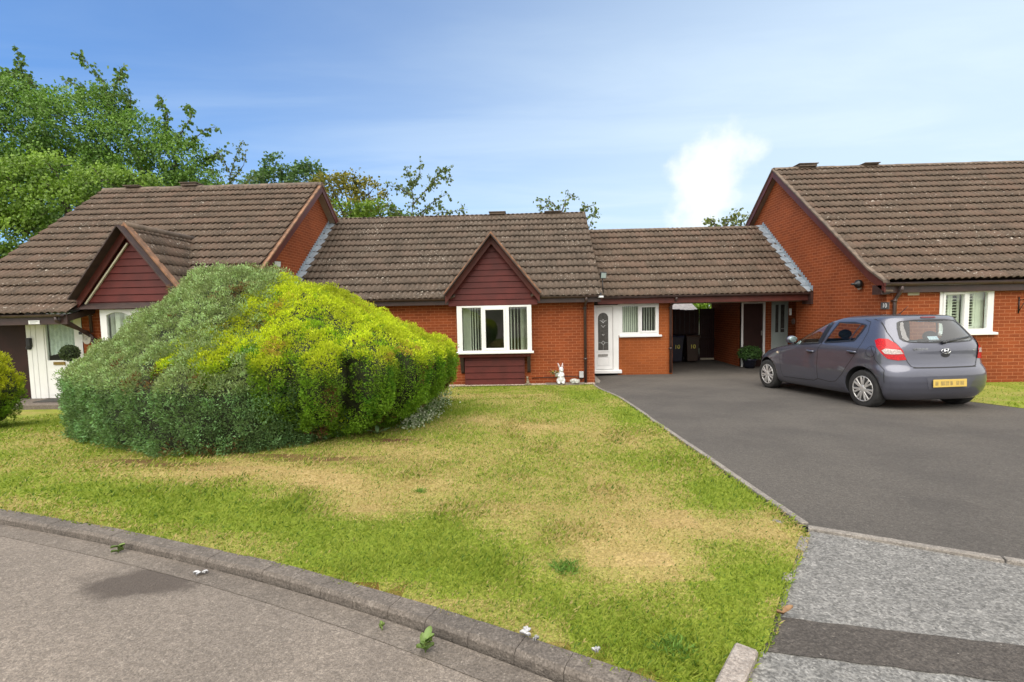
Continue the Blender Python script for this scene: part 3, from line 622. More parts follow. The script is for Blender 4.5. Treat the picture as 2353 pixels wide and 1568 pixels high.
def dormer(parent, xc, zb, half, rise, yb, yclad, ymain, zmain, tile, seed=3, zclad=None):
    """decorative gablet: bargeboards at yb, cladding behind, small tiled roof running back into the main slope"""
    t55 = rise / half; ln = math.hypot(half, rise); c, s = half / ln, rise / ln; za = zb + rise
    ym = ymain + (za - zmain) / T + 0.1
    def skip(cn): return cn[:, 2] < zmain + T * (cn[:, 1] - ymain) - 0.03
    for sg in (-1, 1):
        def fm(u, q, off, sg=sg): return np.stack([xc + sg * (half - q * c + s * off), u, zb + q * s + c * off], 1)
        tiles('dormer_roof', fm, yb + 0.05, ym, ln, tile, parent, skip, amp=0.024, lift=0.026, seed=seed + sg, G=0.30)
    # under-boarding so that the little roof is solid
    mb = MB()
    for sg in (-1, 1):
        mb.beam((xc + sg * half, (yb + ymain) / 2 + 0.02, zb - 0.02), (xc, (yb + ymain) / 2 + 0.02, za - 0.02), (0, 1, 0), (ymain - yb) / 2 + 0.25, (sg * s, 0, c), 0.012)
    mb.build('roof_board', TIMBER, parent)
    mb = MB(); u = yb - 0.02
    mb.tube([(xc, yb - 0.02, za + 0.02), (xc, ym - 0.05, za + 0.02)], 0.075, 10)
    mb.build('dormer_ridge', RIDGE, parent)
    for sg in (-1, 1):
        mb = MB(); n_ = np.array((sg * s, 0, c)); d_ = np.array((-sg * c, 0, s)); p0 = np.array((xc + sg * half, yb, zb)); p1 = np.array((xc, yb, za))
        h_ = 0.077; q0 = p0 - n_ * h_ ; q1 = p1 - n_ * h_
        # mitred at the apex, plumb cut at the foot
        ou0, ou1 = p0, p1; foot = np.array((p0[0], 0, p0[2] - 2 * h_ / c * 0.98)); inn1 = np.array((xc, 0, za - 2 * h_ / c))
        mb.prism([(ou0[0], ou0[2]), (ou1[0], ou1[2]), (inn1[0], inn1[2]), (foot[0], foot[2])], 'y', yb - 0.03, yb)
        mb.build('bargeboard', BARGE, parent, 0.004)
        mb = MB(); mb.prism([(p0[0] + sg * 0.02, p0[2] - 0.02), (xc, za + 0.005), (xc, za + 0.075), (p0[0] + sg * 0.045, p0[2] + 0.03)], 'y', yb - 0.05, yb + 0.10)
        mb.build('verge_strip', VERGE, parent, 0.006)
    # shiplap boards, clipped to the triangle
    zc = zclad if zclad is not None else zb - 0.1; mb = MB(); z = zc; bh = 0.155; hw0 = half - 0.06
    def hw(zz): return max(0.0, (za - 0.12 - zz) / t55)
    while z < za - 0.2:
        z2 = min(z + bh, za - 0.13); a, b_ = min(hw0, hw(z)), min(hw0, hw(z2))
        mb.add([(xc - a, yclad - 0.022, z), (xc + a, yclad - 0.022, z), (xc + b_, yclad - 0.002, z2 - 0.012), (xc - b_, yclad - 0.002, z2 - 0.012), (xc - a, yclad + 0.03, z), (xc + a, yclad + 0.03, z), (xc + b_, yclad + 0.03, z2), (xc - b_, yclad + 0.03, z2), (xc + b_, yclad + 0.012, z2), (xc - b_, yclad + 0.012, z2)],
               [(0, 1, 2, 3), (0, 4, 5, 1), (2, 8, 9, 3), (8, 7, 6, 9)] if False else [(0, 1, 2, 3), (1, 0, 4, 5), (3, 2, 8, 9), (9, 8, 6, 7)]); z += bh
    mb.build('cladding', CLAD, parent)
    return za
def downpipe(parent, pts, r=0.034, clips=(), name='downpipe'):
    mb = MB(); mb.tube(pts, r, 12)
    for (x, y, z) in clips: mb.lathe([(r, -0.03), (r + 0.008, -0.03), (r + 0.008, 0.03), (r, 0.03)], (x, y, z), 14); mb.box(x - 0.05, x + 0.05, y + r * 0.6, y + r + 0.025, z - 0.012, z + 0.012)
    return mb.build(name, GUTTER, parent)
def flashing(parent, X, sgn, fm, smax, w=0.17, name='lead_flashing'):
    """lead laid on the tiles against a gable wall with a stepped upstand; X = wall face, sgn = side the roof lies on"""
    mb = MB(); n = 14; ss = np.linspace(0.0, smax, n)
    for k in range(n - 1):
        a, b_ = ss[k], ss[k + 1] + 0.03
        o = 0.098 + 0.006 * (k % 2)
        pa = fm(np.array([X, X + sgn * w * 0.45, X + sgn * w]), np.full(3, a), np.array([o, o - 0.004, o - 0.016])); pb = fm(np.array([X, X + sgn * w * 0.45, X + sgn * w]), np.full(3, b_), np.array([o - 0.012, o - 0.016, o - 0.03]))
        mb.add(list(pa) + list(pb), [(0, 1, 4, 3), (1, 2, 5, 4)])
    st = 0.0; xx = X + sgn * 0.012
    while st < smax - 0.05:
        e = min(st + 0.125, smax); p = fm(np.array([X, X]), np.array([st, e]), np.array([0.09, 0.09]))
        zt = p[1][2] + 0.05
        mb.add([(xx, p[0][1], p[0][2]), (xx, p[1][1], p[1][2]), (xx, p[1][1], zt + 0.03), (xx, p[0][1] - 0.01, zt + 0.03)], [(0, 1, 2, 3)]); st = e
    return mb.build(name, LEAD, parent)
YR = 16.14
# ================================================================== middle bungalow
XL, XR = -6.40, 1.83; YC = 12.93
mid = thing('bungalow', 'middle brick bungalow with brown cladded gable over a square white bay window', 'bungalow', (-2.0, YC, -2.05), 'linked brick bungalows')
bayL, bayR = P(1049, 703, Y=12.6)[0], P(1220.5, 700, Y=12.6)[0]; bayT, bayB = 0.10, P(1140, 808, Y=12.6)[2]
mb = MB(); mb.sheet((XL, XR), (-2.35, 0.16), [(bayL + 0.02, bayR - 0.02, -1.10, 0.02)], YC, 0.22)
mb.add([(XR, YC, -2.35), (XR, 19.3, -2.35), (XR, 19.3, 0.16), (XR, YC, 0.16)], [(0, 1, 2, 3)])
mb.prism([(YC, 0.16), (19.35, 0.16), (YR, 2.85)], 'x', XR - 0.12, XR)
mb.sheet((XL, XR), (-2.35, 0.40), [], 19.3)
mb.build('wall', BRICK, mid)
room(mid, XL + 0.3, XR - 0.1, YC + 0.23, 17.0, -1.9, 0.1)
fmC = slope_map(12.55, 0.268)
xd, zbD, hD, rD = -0.865, 0.40, 1.23, 1.53
def skipC(c): return (np.abs(c[:, 0] - xd) < np.clip((1.93 - c[:, 2]) / 1.7 * 1.1, 0, 1.0)) & (c[:, 1] < 13.4)
LC = (YR - 12.55) * math.hypot(1, T)
roofC = tiles('roof', fmC, XL, XR + 0.17, LC, TILE_L, mid, skipC, seed=5)
tiles('roof', slope_map(2 * YR - 12.55, 0.268, -1), XL, XR + 0.17, LC, TILE, mid, seed=6)
ridge(mid, XL + 0.05, XR + 0.17, YR, 3.095, seed=2)
for px in (1143, 1270): ridge_vent(mid, P(px, 490, Y=YR)[0], YR, 3.13, 0.5, 0.06 if px < 1200 else 0.03)
yf = 12.62
mb = MB()
for a, b_ in ((XL, xd - hD + 0.10), (xd + hD - 0.10, XR + 0.14)):
    mb = MB(); mb.box(a, b_, yf, yf + 0.025, 0.14, 0.315); mb.build('fascia', FASCIA, mid, 0.004)
mb = MB(); mb.box(XL, XR + 0.14, yf + 0.025, YC + 0.02, 0.142, 0.155); mb.build('soffit', FASCIA, mid)
mb = MB(); verge_beams(mb, XR + 0.13, XR + 0.17, [(12.6, 0.33), (YR, 3.14), (2 * YR - 12.6, 0.33)], 0.2); mb.build('bargeboard', BARGE, mid)
gutter(mid, XL, xd - hD - 0.02, 12.55, 0.315, joints=(-4.2,)); gutter(mid, xd + hD + 0.02, XR + 0.16, 12.55, 0.312, joints=(xd + hD + 0.1, 1.66))
za_ = dormer(mid, xd, zbD, hD, rD, 12.46, 12.62, 12.55, 0.268, TILE_L, 7, zclad=0.105)
# bay window: box frame standing proud, panelled base, dark side brackets
w3 = (bayR - bayL); fwL = 0.155
l1 = P(1061, 720, Y=12.6)[0]; lA = (bayL + 0.135, bayL + 0.135 + 0.505); lB = (bayL + 0.755, bayL + 0.755 + 0.475); lC = (bayL + 1.375, bayL + 1.375 + 0.475)
zt, zb_ = 0.035, -1.055
bay = window(mid, bayL, bayR, bayB, bayT, 12.6, [(lA[0], lA[1], zb_ - 0.03, zt + 0.02), (lB[0], lB[1], zb_ + 0.03, zt - 0.05), (lC[0], lC[1], zb_ - 0.03, zt + 0.02)], sash=(1,), sill=(bayL - 0.03, bayR + 0.05), name='bay_window')
mb = MB()
for a in (bayL, bayR - 0.05): mb.box(a, a + 0.05, 12.67, YC, bayB, bayT)
mb.box(bayL, bayR, 12.66, YC + 0.2, bayB - 0.05, bayB); mb.build('side_panel', UPVC, bay)
blinds(bay, lA[0], lA[1], bayB + 0.02, bayT - 0.03, 12.80, list(np.linspace(lA[0] + 0.02, lA[0] + 0.2, 7)) + list(np.linspace(lA[0] + 0.26, lA[1] - 0.03, 4)), ang=(1.15, 1.35))
blinds(bay, lC[0], lC[1], bayB + 0.02, bayT - 0.03, 12.80, list(np.linspace(lC[0] + 0.05, lC[1] - 0.16, 4)) + list(np.linspace(lC[1] - 0.13, lC[1], 5)), ang=(1.15, 1.35))
mb = MB(); sL, sR = P(1068.5, 850, Y=12.78)[0], P(1205.7, 850, Y=12.78)[0]; z = -2.03
while z < bayB - 0.2:
    z2 = min(z + 0.17, bayB - 0.14)
    mb.add([(sL, 12.755, z), (sR, 12.755, z), (sR, 12.778, z2 - 0.012), (sL, 12.778, z2 - 0.012), (sR, 12.80, z2), (sL, 12.80, z2), (sL, YC, z), (sR, YC, z), (sL, YC, z2), (sR, YC, z2)], [(0, 1, 2, 3), (3, 2, 4, 5), (1, 7, 9, 2), (6, 0, 3, 8), (1, 0, 6, 7)]); z += 0.17
mb.box(bayL + 0.03, bayR - 0.03, 12.64, YC, bayB - 0.15, bayB - 0.052)
mb.build('base_panel', CLAD, bay)
for a in (bayL + 0.04, bayR - 0.13):
    mb = MB(); mb.prism([(12.66, bayB - 0.15), (YC, bayB - 0.15), (YC, bayB - 0.62), (12.86, bayB - 0.58), (12.78, bayB - 0.40)], 'x', a, a + 0.09); mb.build('bracket', TIMBER, bay)
# downpipe by the door
xp = P(1345, 780, Y=12.86)[0]
downpipe(mid, [(xp, 12.55, 0.27), (xp, 12.56, 0.20), (xp, 12.84, 0.06), (xp, 12.87, 0.0), (xp, 12.87, -2.02)], 0.036, [(xp, 12.87, -0.02), (xp, 12.87, -1.38)])
# porch wall: door, window and pier set back under the link roof
YD = 13.65; XP0, XP1 = XR - 0.001, 4.13
dl, dr_ = P(1365.5, 780, Y=YD)[0], P(1421, 780, Y=YD)[0]; wr = P(1513.5, 730, Y=YD)[0]; zs = P(1470, 770, Y=YD)[2]; zth = -1.87
mb = MB(); mb.sheet((dr_ - 0.02, XP1), (-2.2, 0.16), [(dr_ - 0.03, wr, zs, 0.2)], YD, 0.1)
mb.add([(XP1, YD, -2.2), (XP1, 19.2, -2.2), (XP1, 19.2, 0.16), (XP1, YD, 0.16)], [(0, 1, 2, 3)])
mb.build('porch_wall', BRICK_O, mid)
zt2 = 0.055
win = window(mid, dr_, wr, zs, zt2 + 0.02, YD - 0.005, [(P(1430, 740, Y=YD)[0], P(1466.5, 740, Y=YD)[0], P(1450, 766, Y=YD)[2] + 0.025, zt2 - 0.035), (P(1475, 740, Y=YD)[0], P(1506, 740, Y=YD)[0], zs + 0.115, zt2 - 0.085)], sash=(1,), sill=(dr_ + 0.02, wr + 0.075))
a0, a1 = P(1430, 740, Y=YD)[0], P(1466, 740, Y=YD)[0]; b0, b1 = P(1475, 740, Y=YD)[0], P(1506, 740, Y=YD)[0]
blinds(win, a0, a1, zs, zt2, YD + 0.12, np.linspace(a0, a1 + 0.02, 9), ang=0.7); blinds(win, b0, b1, zs, zt2, YD + 0.12, np.linspace(b0 + 0.02, b1, 6), ang=1.0)
room(mid, XR + 0.02, XP1 - 0.1, YD + 0.15, 17.5, -1.9, 0.12)
mb = MB(); fr = 0.06; le0, le1 = dl + fr, P(1408.5, 780, Y=YD)[0]
for q in ((dl, le0, -1.82, zt2), (le1, dr_ + 0.005, -1.82, zt2), (le0, le1, zt2 - 0.05, zt2)): mb.box(q[0], q[1], YD - 0.02, YD + 0.06, q[2], q[3])
mb.prism([(YD - 0.09, -1.88), (YD - 0.09, -1.80), (YD + 0.05, -1.775), (YD + 0.05, -1.88)], 'x', dl - 0.02, dr_ + 0.08)
door = mb.build('front_door', UPVC, mid, 0.005)
leaf = MB(); leaf.box(le0 + 0.004, le1 - 0.004, YD + 0.005, YD + 0.05, -1.768, zt2 - 0.055)
pz = P(1385, 846, Y=YD)[2]
lw0, lw1 = le0 + 0.035, le1 - 0.10
for q in ((lw0, lw0 + 0.022, -1.66, -1.42), (lw1 - 0.022, lw1, -1.66, -1.42), (lw0, lw1, -1.66, -1.638), (lw0, lw1, -1.442, -1.42)): leaf.box(q[0], q[1], YD - 0.006, YD + 0.01, q[2], q[3])
leaf.box(lw0 + 0.03, lw1 - 0.03, YD - 0.002, YD + 0.01, -1.625, -1.455)
leaf_o = leaf.build('door_leaf', UPVC, door, 0.006)
gx0, gx1 = P(1374, 760, Y=YD)[0], P(1397.5, 760, Y=YD)[0]; gz0, gz1 = P(1385, 805, Y=YD)[2], P(1385, 719, Y=YD)[2]
def arch(x0, x1, z0, z1, n=12):
    r_ = (x1 - x0) / 2; cx_ = (x0 + x1) / 2; return [(x0, z0), (x1, z0)] + [(cx_ + r_ * math.cos(a), z1 - r_ + r_ * math.sin(a)) for a in np.linspace(0, math.pi, n)]
mb = MB(); mb.prism(arch(gx0 - 0.045, gx1 + 0.045, gz0 - 0.045, gz1 + 0.045), 'y', YD - 0.014, YD + 0.006); mb.build('glazing_bead', UPVC, door, 0.005)
mb = MB(); mb.prism(arch(gx0, gx1, gz0, gz1), 'y', YD - 0.018, YD + 0.0); mb.build('door_pane', DGLASS, door)
mb = MB(); gc = (gx0 + gx1) / 2; gh = gz1 - gz0
def strap(pts, w=0.007):
    for (x_a, z_a), (x_b, z_b) in zip(pts[:-1], pts[1:]):
        d = np.array((x_b - x_a, 0, z_b - z_a)); d /= np.linalg.norm(d); mb.beam((x_a, YD - 0.0205, z_a), (x_b, YD - 0.0205, z_b), (0, 1, 0), 0.002, (-d[2], 0, d[0]), w / 2)
for zz, sx, sz_ in ((gz0 + gh * 0.775, 0.095, 0.05), (gz0 + gh * 0.645, 0.06, 0.04), (gz0 + gh * 0.415, 0.035, 0.02)):
    for sg in (-1, 1): strap([(gc + sg * sx, zz + sz_ * 0.5), (gc + sg * sx * 0.55, zz + sz_ * 0.1), (gc, zz - sz_)], 0.012)
zz = gz0 + gh * 0.775
for sg in (-1, 1): strap([(gc + sg * 0.04, zz), (gc, zz + 0.05)], 0.01); strap([(gc + sg * 0.04, zz), (gc, zz - 0.03)], 0.01)
zz = gz0 + gh * 0.20
for sg in (-1, 1):
    strap([(gx0 + 0.005 if sg < 0 else gx1 - 0.005, zz), (gc + sg * 0.045, zz)], 0.008); strap([(gc + sg * 0.05, zz), (gc, zz + 0.05)], 0.012); strap([(gc + sg * 0.05, zz), (gc, zz - 0.06)], 0.012)
strap([(gc, zz - 0.06), (gc, gz0 + 0.01)], 0.006)
mb.build('leaded_motif', LEADC, door)
mb = MB(); lz = P(1384, 816.5, Y=YD)[2]; mb.box(gc - 0.14, gc + 0.13, YD - 0.018, YD, lz - 0.035, lz + 0.035); mb.box(gc - 0.12, gc + 0.11, YD - 0.024, YD - 0.018, lz - 0.018, lz + 0.02); mb.build('letterbox', STEEL, door, 0.004)
# splayed concrete fillet at the wall foot
mb = MB(); mb.add([(XR, 12.86, -1.98), (XR + 0.22, 12.80, -2.055), (XR + 0.12, 13.55, -1.95), (XR, 13.6, -1.84), (XR, 12.9, -2.3), (XR + 0.22, 12.8, -2.3)], [(0, 1, 2, 3), (0, 4, 5, 1)]); mb.build('mortar_fillet', EDGEM, mid)
# ================================================================== carport link roof
car_port = thing('carport', 'tiled link roof with brown beam spanning the open carport between two bungalows', 'carport', (5.0, 14.5, -1.95))
XG = 7.76
fmP = slope_map(13.27, 0.245); LP = (YR - 13.27) * math.hypot(1, T)
tiles('roof', fmP, XR + 0.19, XG, LP, TILE, car_port, seed=9)
tiles('roof', slope_map(2 * YR - 13.27, 0.245, -1), XR + 0.19, XG, LP, TILE, car_port, seed=10)
ridge(car_port, XR + 0.19, XG, YR, 2.50, seed=5)
mb = MB(); mb.box(XR + 0.15, XG - 0.02, 13.33, 13.36, 0.075, 0.285); mb.build('fascia', BARGE, car_port, 0.004)
gutter(car_port, XR + 0.18, XG - 0.03, 13.265, 0.287, joints=(4.1, 5.9))
mb = MB(); mb.box(XR + 0.02, XG + 0.9, 13.36, 19.0, 0.165, 0.18); mb.box(XP1, XG, 13.7, 13.8, 0.05, 0.165); mb.build('ceiling', pm('carport ceiling', (0.22, 0.18, 0.14), None, 3, 0.7), car_port)
flashing(car_port, XG, -1, fmP, LP - 0.05, 0.2)
mb = MB(); mb.box(XG - 0.06, XG + 0.0, 13.2, 13.62, -0.03, 0.30); mb.build('end_board', FASCIA, car_port)
xq = P(1541, 780, Y=13.6)[0]
downpipe(car_port, [(xq + 0.06, 13.27, 0.24), (xq + 0.06, 13.29, 0.17), (xq, 13.56, 0.02), (xq, 13.59, -0.05), (xq, 13.59, -1.89)], 0.038, [(xq, 13.59, -0.05), (xq, 13.59, -1.2)])
# ================================================================== right bungalow
YA, ZA = 15.13, 4.05; XB = 7.585; YW = 10.56
rt = thing('bungalow', 'right brick bungalow with tall plain gable end and white louvre shutters in its window', 'bungalow', (11.0, YW, -1.95), 'linked brick bungalows')
ln_ = math.hypot(1, T)
bellR = 0.6; cb_, sb_ = 1 / math.hypot(1, 0.6), 0.6 / math.hypot(1, 0.6)
YeR = 10.40; zeR = ZA - T * (YA - (YeR + bellR * cb_)) - bellR * sb_
fmR = slope_map(YeR, zeR, 1, bellR, 0.6); LR = bellR + (YA - YeR - bellR * cb_) * ln_
tiles('roof', fmR, XB + 0.06, 27.0, LR, TILE, rt, seed=21)
tiles('roof', slope_map(2 * YA - YeR, zeR, -1, bellR, 0.6), XB + 0.06, 27.0, LR, TILE, rt, seed=22)
ridge(rt, XB + 0.02, 27.0, YA, ZA + 0.02, seed=8)
ridge_vent(rt, P(1851, 380, Y=YA)[0], YA, ZA + 0.055, 0.52, 0.07); ridge_vent(rt, P(1996, 377, Y=YA)[0], YA, ZA + 0.06, 0.40, 0.03)
def roofline(Ye, ze, b, cb, sb, Y1, Z1, n=6):
    pts = [(Ye + k * b * cb / n, ze + (k / n) * b * sb) for k in range(n)] + [(Ye + b * cb, ze + b * sb), (Y1, Z1)]
    return pts
RLf = roofline(YeR, zeR, bellR, cb_, sb_, YA, ZA); RLb = [(2 * YA - y, z) for y, z in RLf]
mb = MB(); verge_beams(mb, XB, XB + 0.028, RLf, 0.20, -0.005); verge_beams(mb, XB, XB + 0.028, RLb, 0.20, -0.005); mb.build('bargeboard', BARGE, rt, 0.004)
mb = MB(); verge_beams(mb, XB - 0.02, XB + 0.10, RLf, 0.055, 0.055); verge_beams(mb, XB - 0.02, XB + 0.10, RLb, 0.055, 0.055); mb.build('verge_strip', RIDGE, rt, 0.006)
mb = MB(); verge_beams(mb, XB + 0.028, XG + 0.01, RLf, 0.02, -0.17); verge_beams(mb, XB + 0.028, XG + 0.01, RLb, 0.02, -0.17); mb.build('verge_soffit', pm('soffit brown', (0.17, 0.125, 0.09), None, 4, 0.5), rt)
# gable wall with the porch recess cut out at the back
YP, XP, YF = 14.02, 8.62, 15.10
mb = MB()
outl = [(YW, -2.3), (YP, -2.3), (YP, 0.17), (2 * YA - YW, 0.17), (2 * YA - YW, zeR + 0.02)] + [(y, z - 0.12) for y, z in RLb[-1:]] + [(YA, ZA - 0.12)] + [(YW, ZA - 0.12 - T * (YA - YW) + 0.04)]
yr_ = 2 * YA - YW
outl = [(YW, -2.3), (YP, -2.3), (YP, 0.17), (yr_, 0.17), (yr_, ZA - 0.12 - T * (YA - YW)), (YA, ZA - 0.12), (YW, ZA - 0.12 - T * (YA - YW))]
mb.prism(outl, 'x', XG, XG + 0.1)
wx0, wx1 = P(2160, 667, Y=YW)[0], P(2284, 664, Y=YW)[0]; wzb, wzt = P(2281, 763, Y=YW)[2], P(2220, 666, Y=YW)[2]
mb.sheet((XG, 27.0), (-2.3, 0.52), [], 2 * YA - YW); mb.sheet((XG + 0.1, 19.0), (-2.3, 0.24), [(wx0 + 0.02, wx1 - 0.02, wzb + 0.02, wzt - 0.02)], YW, 0.2)
mb.sheet((YP, YF), (-2.3, 0.17), [], XP, axis='x')
mb.add([(XG, YP, -2.3), (XP, YP, -2.3), (XP, YP, 0.17), (XG, YP, 0.17)], [(0, 1, 2, 3)])
mb.build('wall', BRICK, rt)
room(rt, XG + 0.15, 12.5, YW + 0.21, 13.8, -1.9, 0.2)
# store projecting into the carport, with the brown door and the half-glazed front door
XS = 6.70; YB = 17.25
d0, d1 = P(1704, 700, Y=YF)[0], P(1759, 700, Y=YF)[0]; e0, e1 = P(1773, 700, Y=YF)[0], P(1811, 700, Y=YF)[0]; zfl = -1.97
mb = MB(); mb.sheet((XS, XP), (-2.3, 0.165), [(d0, d1, -2.3, 0.09), (e0, e1, -2.3, 0.09)], YF, 0.12); mb.sheet((YF, YB + 0.3), (-2.3, 0.165), [], XS, axis='x'); mb.build('porch_wall', BRICK, rt)
mb = MB()
for q in ((d0, d0 + 0.06), (d1 - 0.06, d1)): mb.box(q[0], q[1], YF - 0.01, YF + 0.1, -1.96, 0.085)
mb.box(d0 + 0.06, d1 - 0.06, YF - 0.01, YF + 0.1, 0.02, 0.085); fr_o = mb.build('store_door', UPVC, rt, 0.004)
mb = MB(); mb.box(d0 + 0.063, d1 - 0.063, YF + 0.03, YF + 0.07, -1.95, 0.017); mb.build('door_leaf', DARKDOOR, fr_o, 0.004)
mb = MB(); mb.box(d1 - 0.115, d1 - 0.085, YF + 0.0, YF + 0.03, -0.98, -0.83); mb.build('handle', STEEL, fr_o, 0.004)
mb = MB(); mb.box((d0 + d1) / 2 - 0.13, (d0 + d1) / 2 + 0.13, YF - 0.05, YF - 0.01, 0.05, 0.13); mb.build('lamp_bracket', BLACK, fr_o, 0.01)
mb = MB(); hi = e0 + 0.05, e1 - 0.05
zg0, zg1 = P(1790, 764, Y=YF)[2], P(1790, 699, Y=YF)[2]; xm = (e0 + e1) / 2
lights = [(e0 + 0.12, xm - 0.03, zg0, zg1 - 0.02), (xm + 0.03, e1 - 0.10, zg0, zg1 - 0.02)]
mb.sheet((e0, e1), (-1.96, 0.085), lights, YF - 0.005, 0.03); mb.box(e0, e0 + 0.045, YF - 0.02, YF + 0.06, -1.96, 0.085); mb.box(e1 - 0.04, e1, YF - 0.02, YF + 0.06, -1.96, 0.085); mb.box(e0, e1, YF - 0.02, YF + 0.06, 0.04, 0.085)
fd = mb.build('front_door', GREYDOOR, rt, 0.004)
mb = MB()
for q in lights: mb.box(q[0] - 0.01, q[1] + 0.01, YF + 0.012, YF + 0.018, q[2] - 0.01, q[3] + 0.01)
mb.build('door_pane', DGLASS, fd)
mb = MB(); mb.box(xm + 0.04, e1 - 0.11, YF - 0.03, YF - 0.008, zg0 + 0.10, zg0 + 0.13); mb.build('handle', STEEL, fd, 0.004)
# window with louvre shutters behind
px_ = lambda x, y=715: P(x, y, Y=YW)[0]; pz_ = lambda y, x=2220: P(x, y, Y=YW)[2]
xa, xb, xc_, xd_ = px_(2172), px_(2208), px_(2224), px_(2271)
wr_ = window(rt, wx0, wx1, wzb, wzt, YW - 0.012, [(wx0 + 0.115, wx0 + 0.50, wzb + 0.11, wzt - 0.10), (wx0 + 0.615, wx1 - 0.125, wzb + 0.075, wzt - 0.055)], sash=(0,), sill=(wx0 - 0.02, wx1 + 0.06))
SHUT = pm('shutter cream', (0.78, 0.81, 0.68), (0.72, 0.75, 0.63), 4, 0.45)
def shutter(x0, x1, z0, z1, y, ang=0.0):
    mb = MB(); st = 0.045
    mb.box(x0, x0 + st, y, y + 0.028, z0, z1); mb.box(x1 - st, x1, y, y + 0.028, z0, z1); mb.box(x0 + st, x1 - st, y, y + 0.028, z0, z0 + 0.06); mb.box(x0 + st, x1 - st, y, y + 0.028, z1 - 0.05, z1)
    z = z0 + 0.085
    while z < z1 - 0.07:
        mb.beam((x0 + st, y + 0.014, z), (x1 - st, y + 0.014, z), (0, 0.97, -0.25), 0.028, (0, 0.25, 0.97), 0.0055); z += 0.062
    return mb.build('shutter', SHUT, wr_)
shutter(wx0 + 0.10, wx0 + 0.33, wzb + 0.08, wzt - 0.07, YW + 0.13); shutter(wx0 + 0.335, wx0 + 0.53, wzb + 0.08, wzt - 0.07, YW + 0.13); shutter(wx0 + 0.60, wx0 + 0.86, wzb + 0.07, wzt - 0.05, YW + 0.13)
mb = MB(); mb.box(wx0 + 0.87, wx0 + 0.98, YW + 0.135, YW + 0.16, wzb + 0.05, wzt - 0.04); mb.box(wx0 + 0.99, wx1 - 0.06, YW + 0.15, YW + 0.17, wzb + 0.05, wzt - 0.04); mb.build('shutter_panel', SHUT, wr_)
zf = zeR - 0.05
mb = MB(); mb.box(XB + 0.03, 19.0, YeR + 0.05, YeR + 0.075, zf - 0.175, zf + 0.055); mb.build('fascia', FASCIA, rt, 0.004)
mb = MB(); mb.box(XB, XG, YeR + 0.075, YW + 0.2, zf - 0.20, zf + 0.0); mb.build('eave_end_box', FASCIA, rt, 0.004)
mb = MB(); mb.box(XG, 19.0, YeR + 0.075, YW + 0.02, zf - 0.17, zf - 0.155); mb.build('soffit', FASCIA, rt)
gutter(rt, XB - 0.0, 19.0, YeR - 0.02, zf + 0.022, joints=(7.72, 8.0, 9.0, 10.2, 11.4))
xo = P(2071, 660, Y=YeR)[0]; xw = P(2056, 700, Y=YW - 0.06)[0]
downpipe(rt, [(xo, YeR - 0.02, zf - 0.03), (xo, YeR - 0.01, zf - 0.12), (xw + 0.03, YW - 0.075, zf - 0.26), (xw, YW - 0.06, zf - 0.32), (xw, YW - 0.06, -1.9)], 0.036, [(xw, YW - 0.06, zf - 0.34), (xw, YW - 0.06, -0.9)])
mb = MB(); ax0, ax1 = px_(2086, 673), px_(2112, 672); az0, az1 = pz_(679, 2100), pz_(669.5, 2100)
mb.box(ax0, ax1, YW - 0.012, YW + 0.02, az0, az1)
for k in range(5): mb.box(ax0 + 0.012, ax1 - 0.012, YW - 0.018, YW - 0.010, az0 + 0.008 + k * (az1 - az0 - 0.01) / 5, az0 + 0.016 + k * (az1 - az0 - 0.01) / 5)
mb.build('air_vent', CREAM, rt, 0.003)
# ================================================================== left bungalow
YAL, ZAL = 14.78, 3.91; XBL = -6.17; XWL = -6.40; YWL = 10.66; YE = 9.93; zE = ZAL - T * (YAL - YE)
lf = thing('bungalow', 'left brick bungalow with cream-trimmed cladded gable and arched bay window panes behind the bush', 'bungalow', (-10.0, YWL, -1.95), 'linked brick bungalows')
fmL = slope_map(YE, zE); LL = (YAL - YE) * ln_
XVL = -12.98
aL, fL, fR = P(290, 512, Y=10.2), P(175, 686, Y=10.2), P(420, 662, Y=10.2)
xdl = (fL[0] + fR[0]) / 2 + 0.02; hDl = (fR[0] - fL[0]) / 2; zaL = aL[2] - 0.07; zbL = fL[2] - 0.01
def skipL(c): return ((np.abs(c[:, 0] - xdl) < np.clip((zaL + 0.05 - c[:, 2]) / 1.4 * 1.05, 0, hDl - 0.18)) & (c[:, 1] < 11.0)) | ((c[:, 0] > xdl - hDl + 0.05) & (c[:, 1] < 10.3))
tiles('roof', fmL, XVL, XBL - 0.06, LL, TILE, lf, skipL, seed=31)
tiles('roof', slope_map(2 * YAL - YE - 0.5, zE + 0.4, -1), XVL, XBL - 0.06, LL - 0.6, TILE, lf, seed=32)
ridge(lf, XVL - 0.03, XBL + 0.02, YAL, ZAL + 0.02, seed=9)
ridge_vent(lf, P(310, 431, Y=YAL)[0], YAL, ZAL + 0.06, 0.42, 0.03); ridge_vent(lf, P(440, 425, Y=YAL)[0], YAL, ZAL + 0.06, 0.48, 0.07)
RL1 = [(10.3, ZAL - T * (YAL - 10.3)), (YAL, ZAL)]; RL2 = [(2 * YAL - 10.3, RL1[0][1]), (YAL, ZAL)]
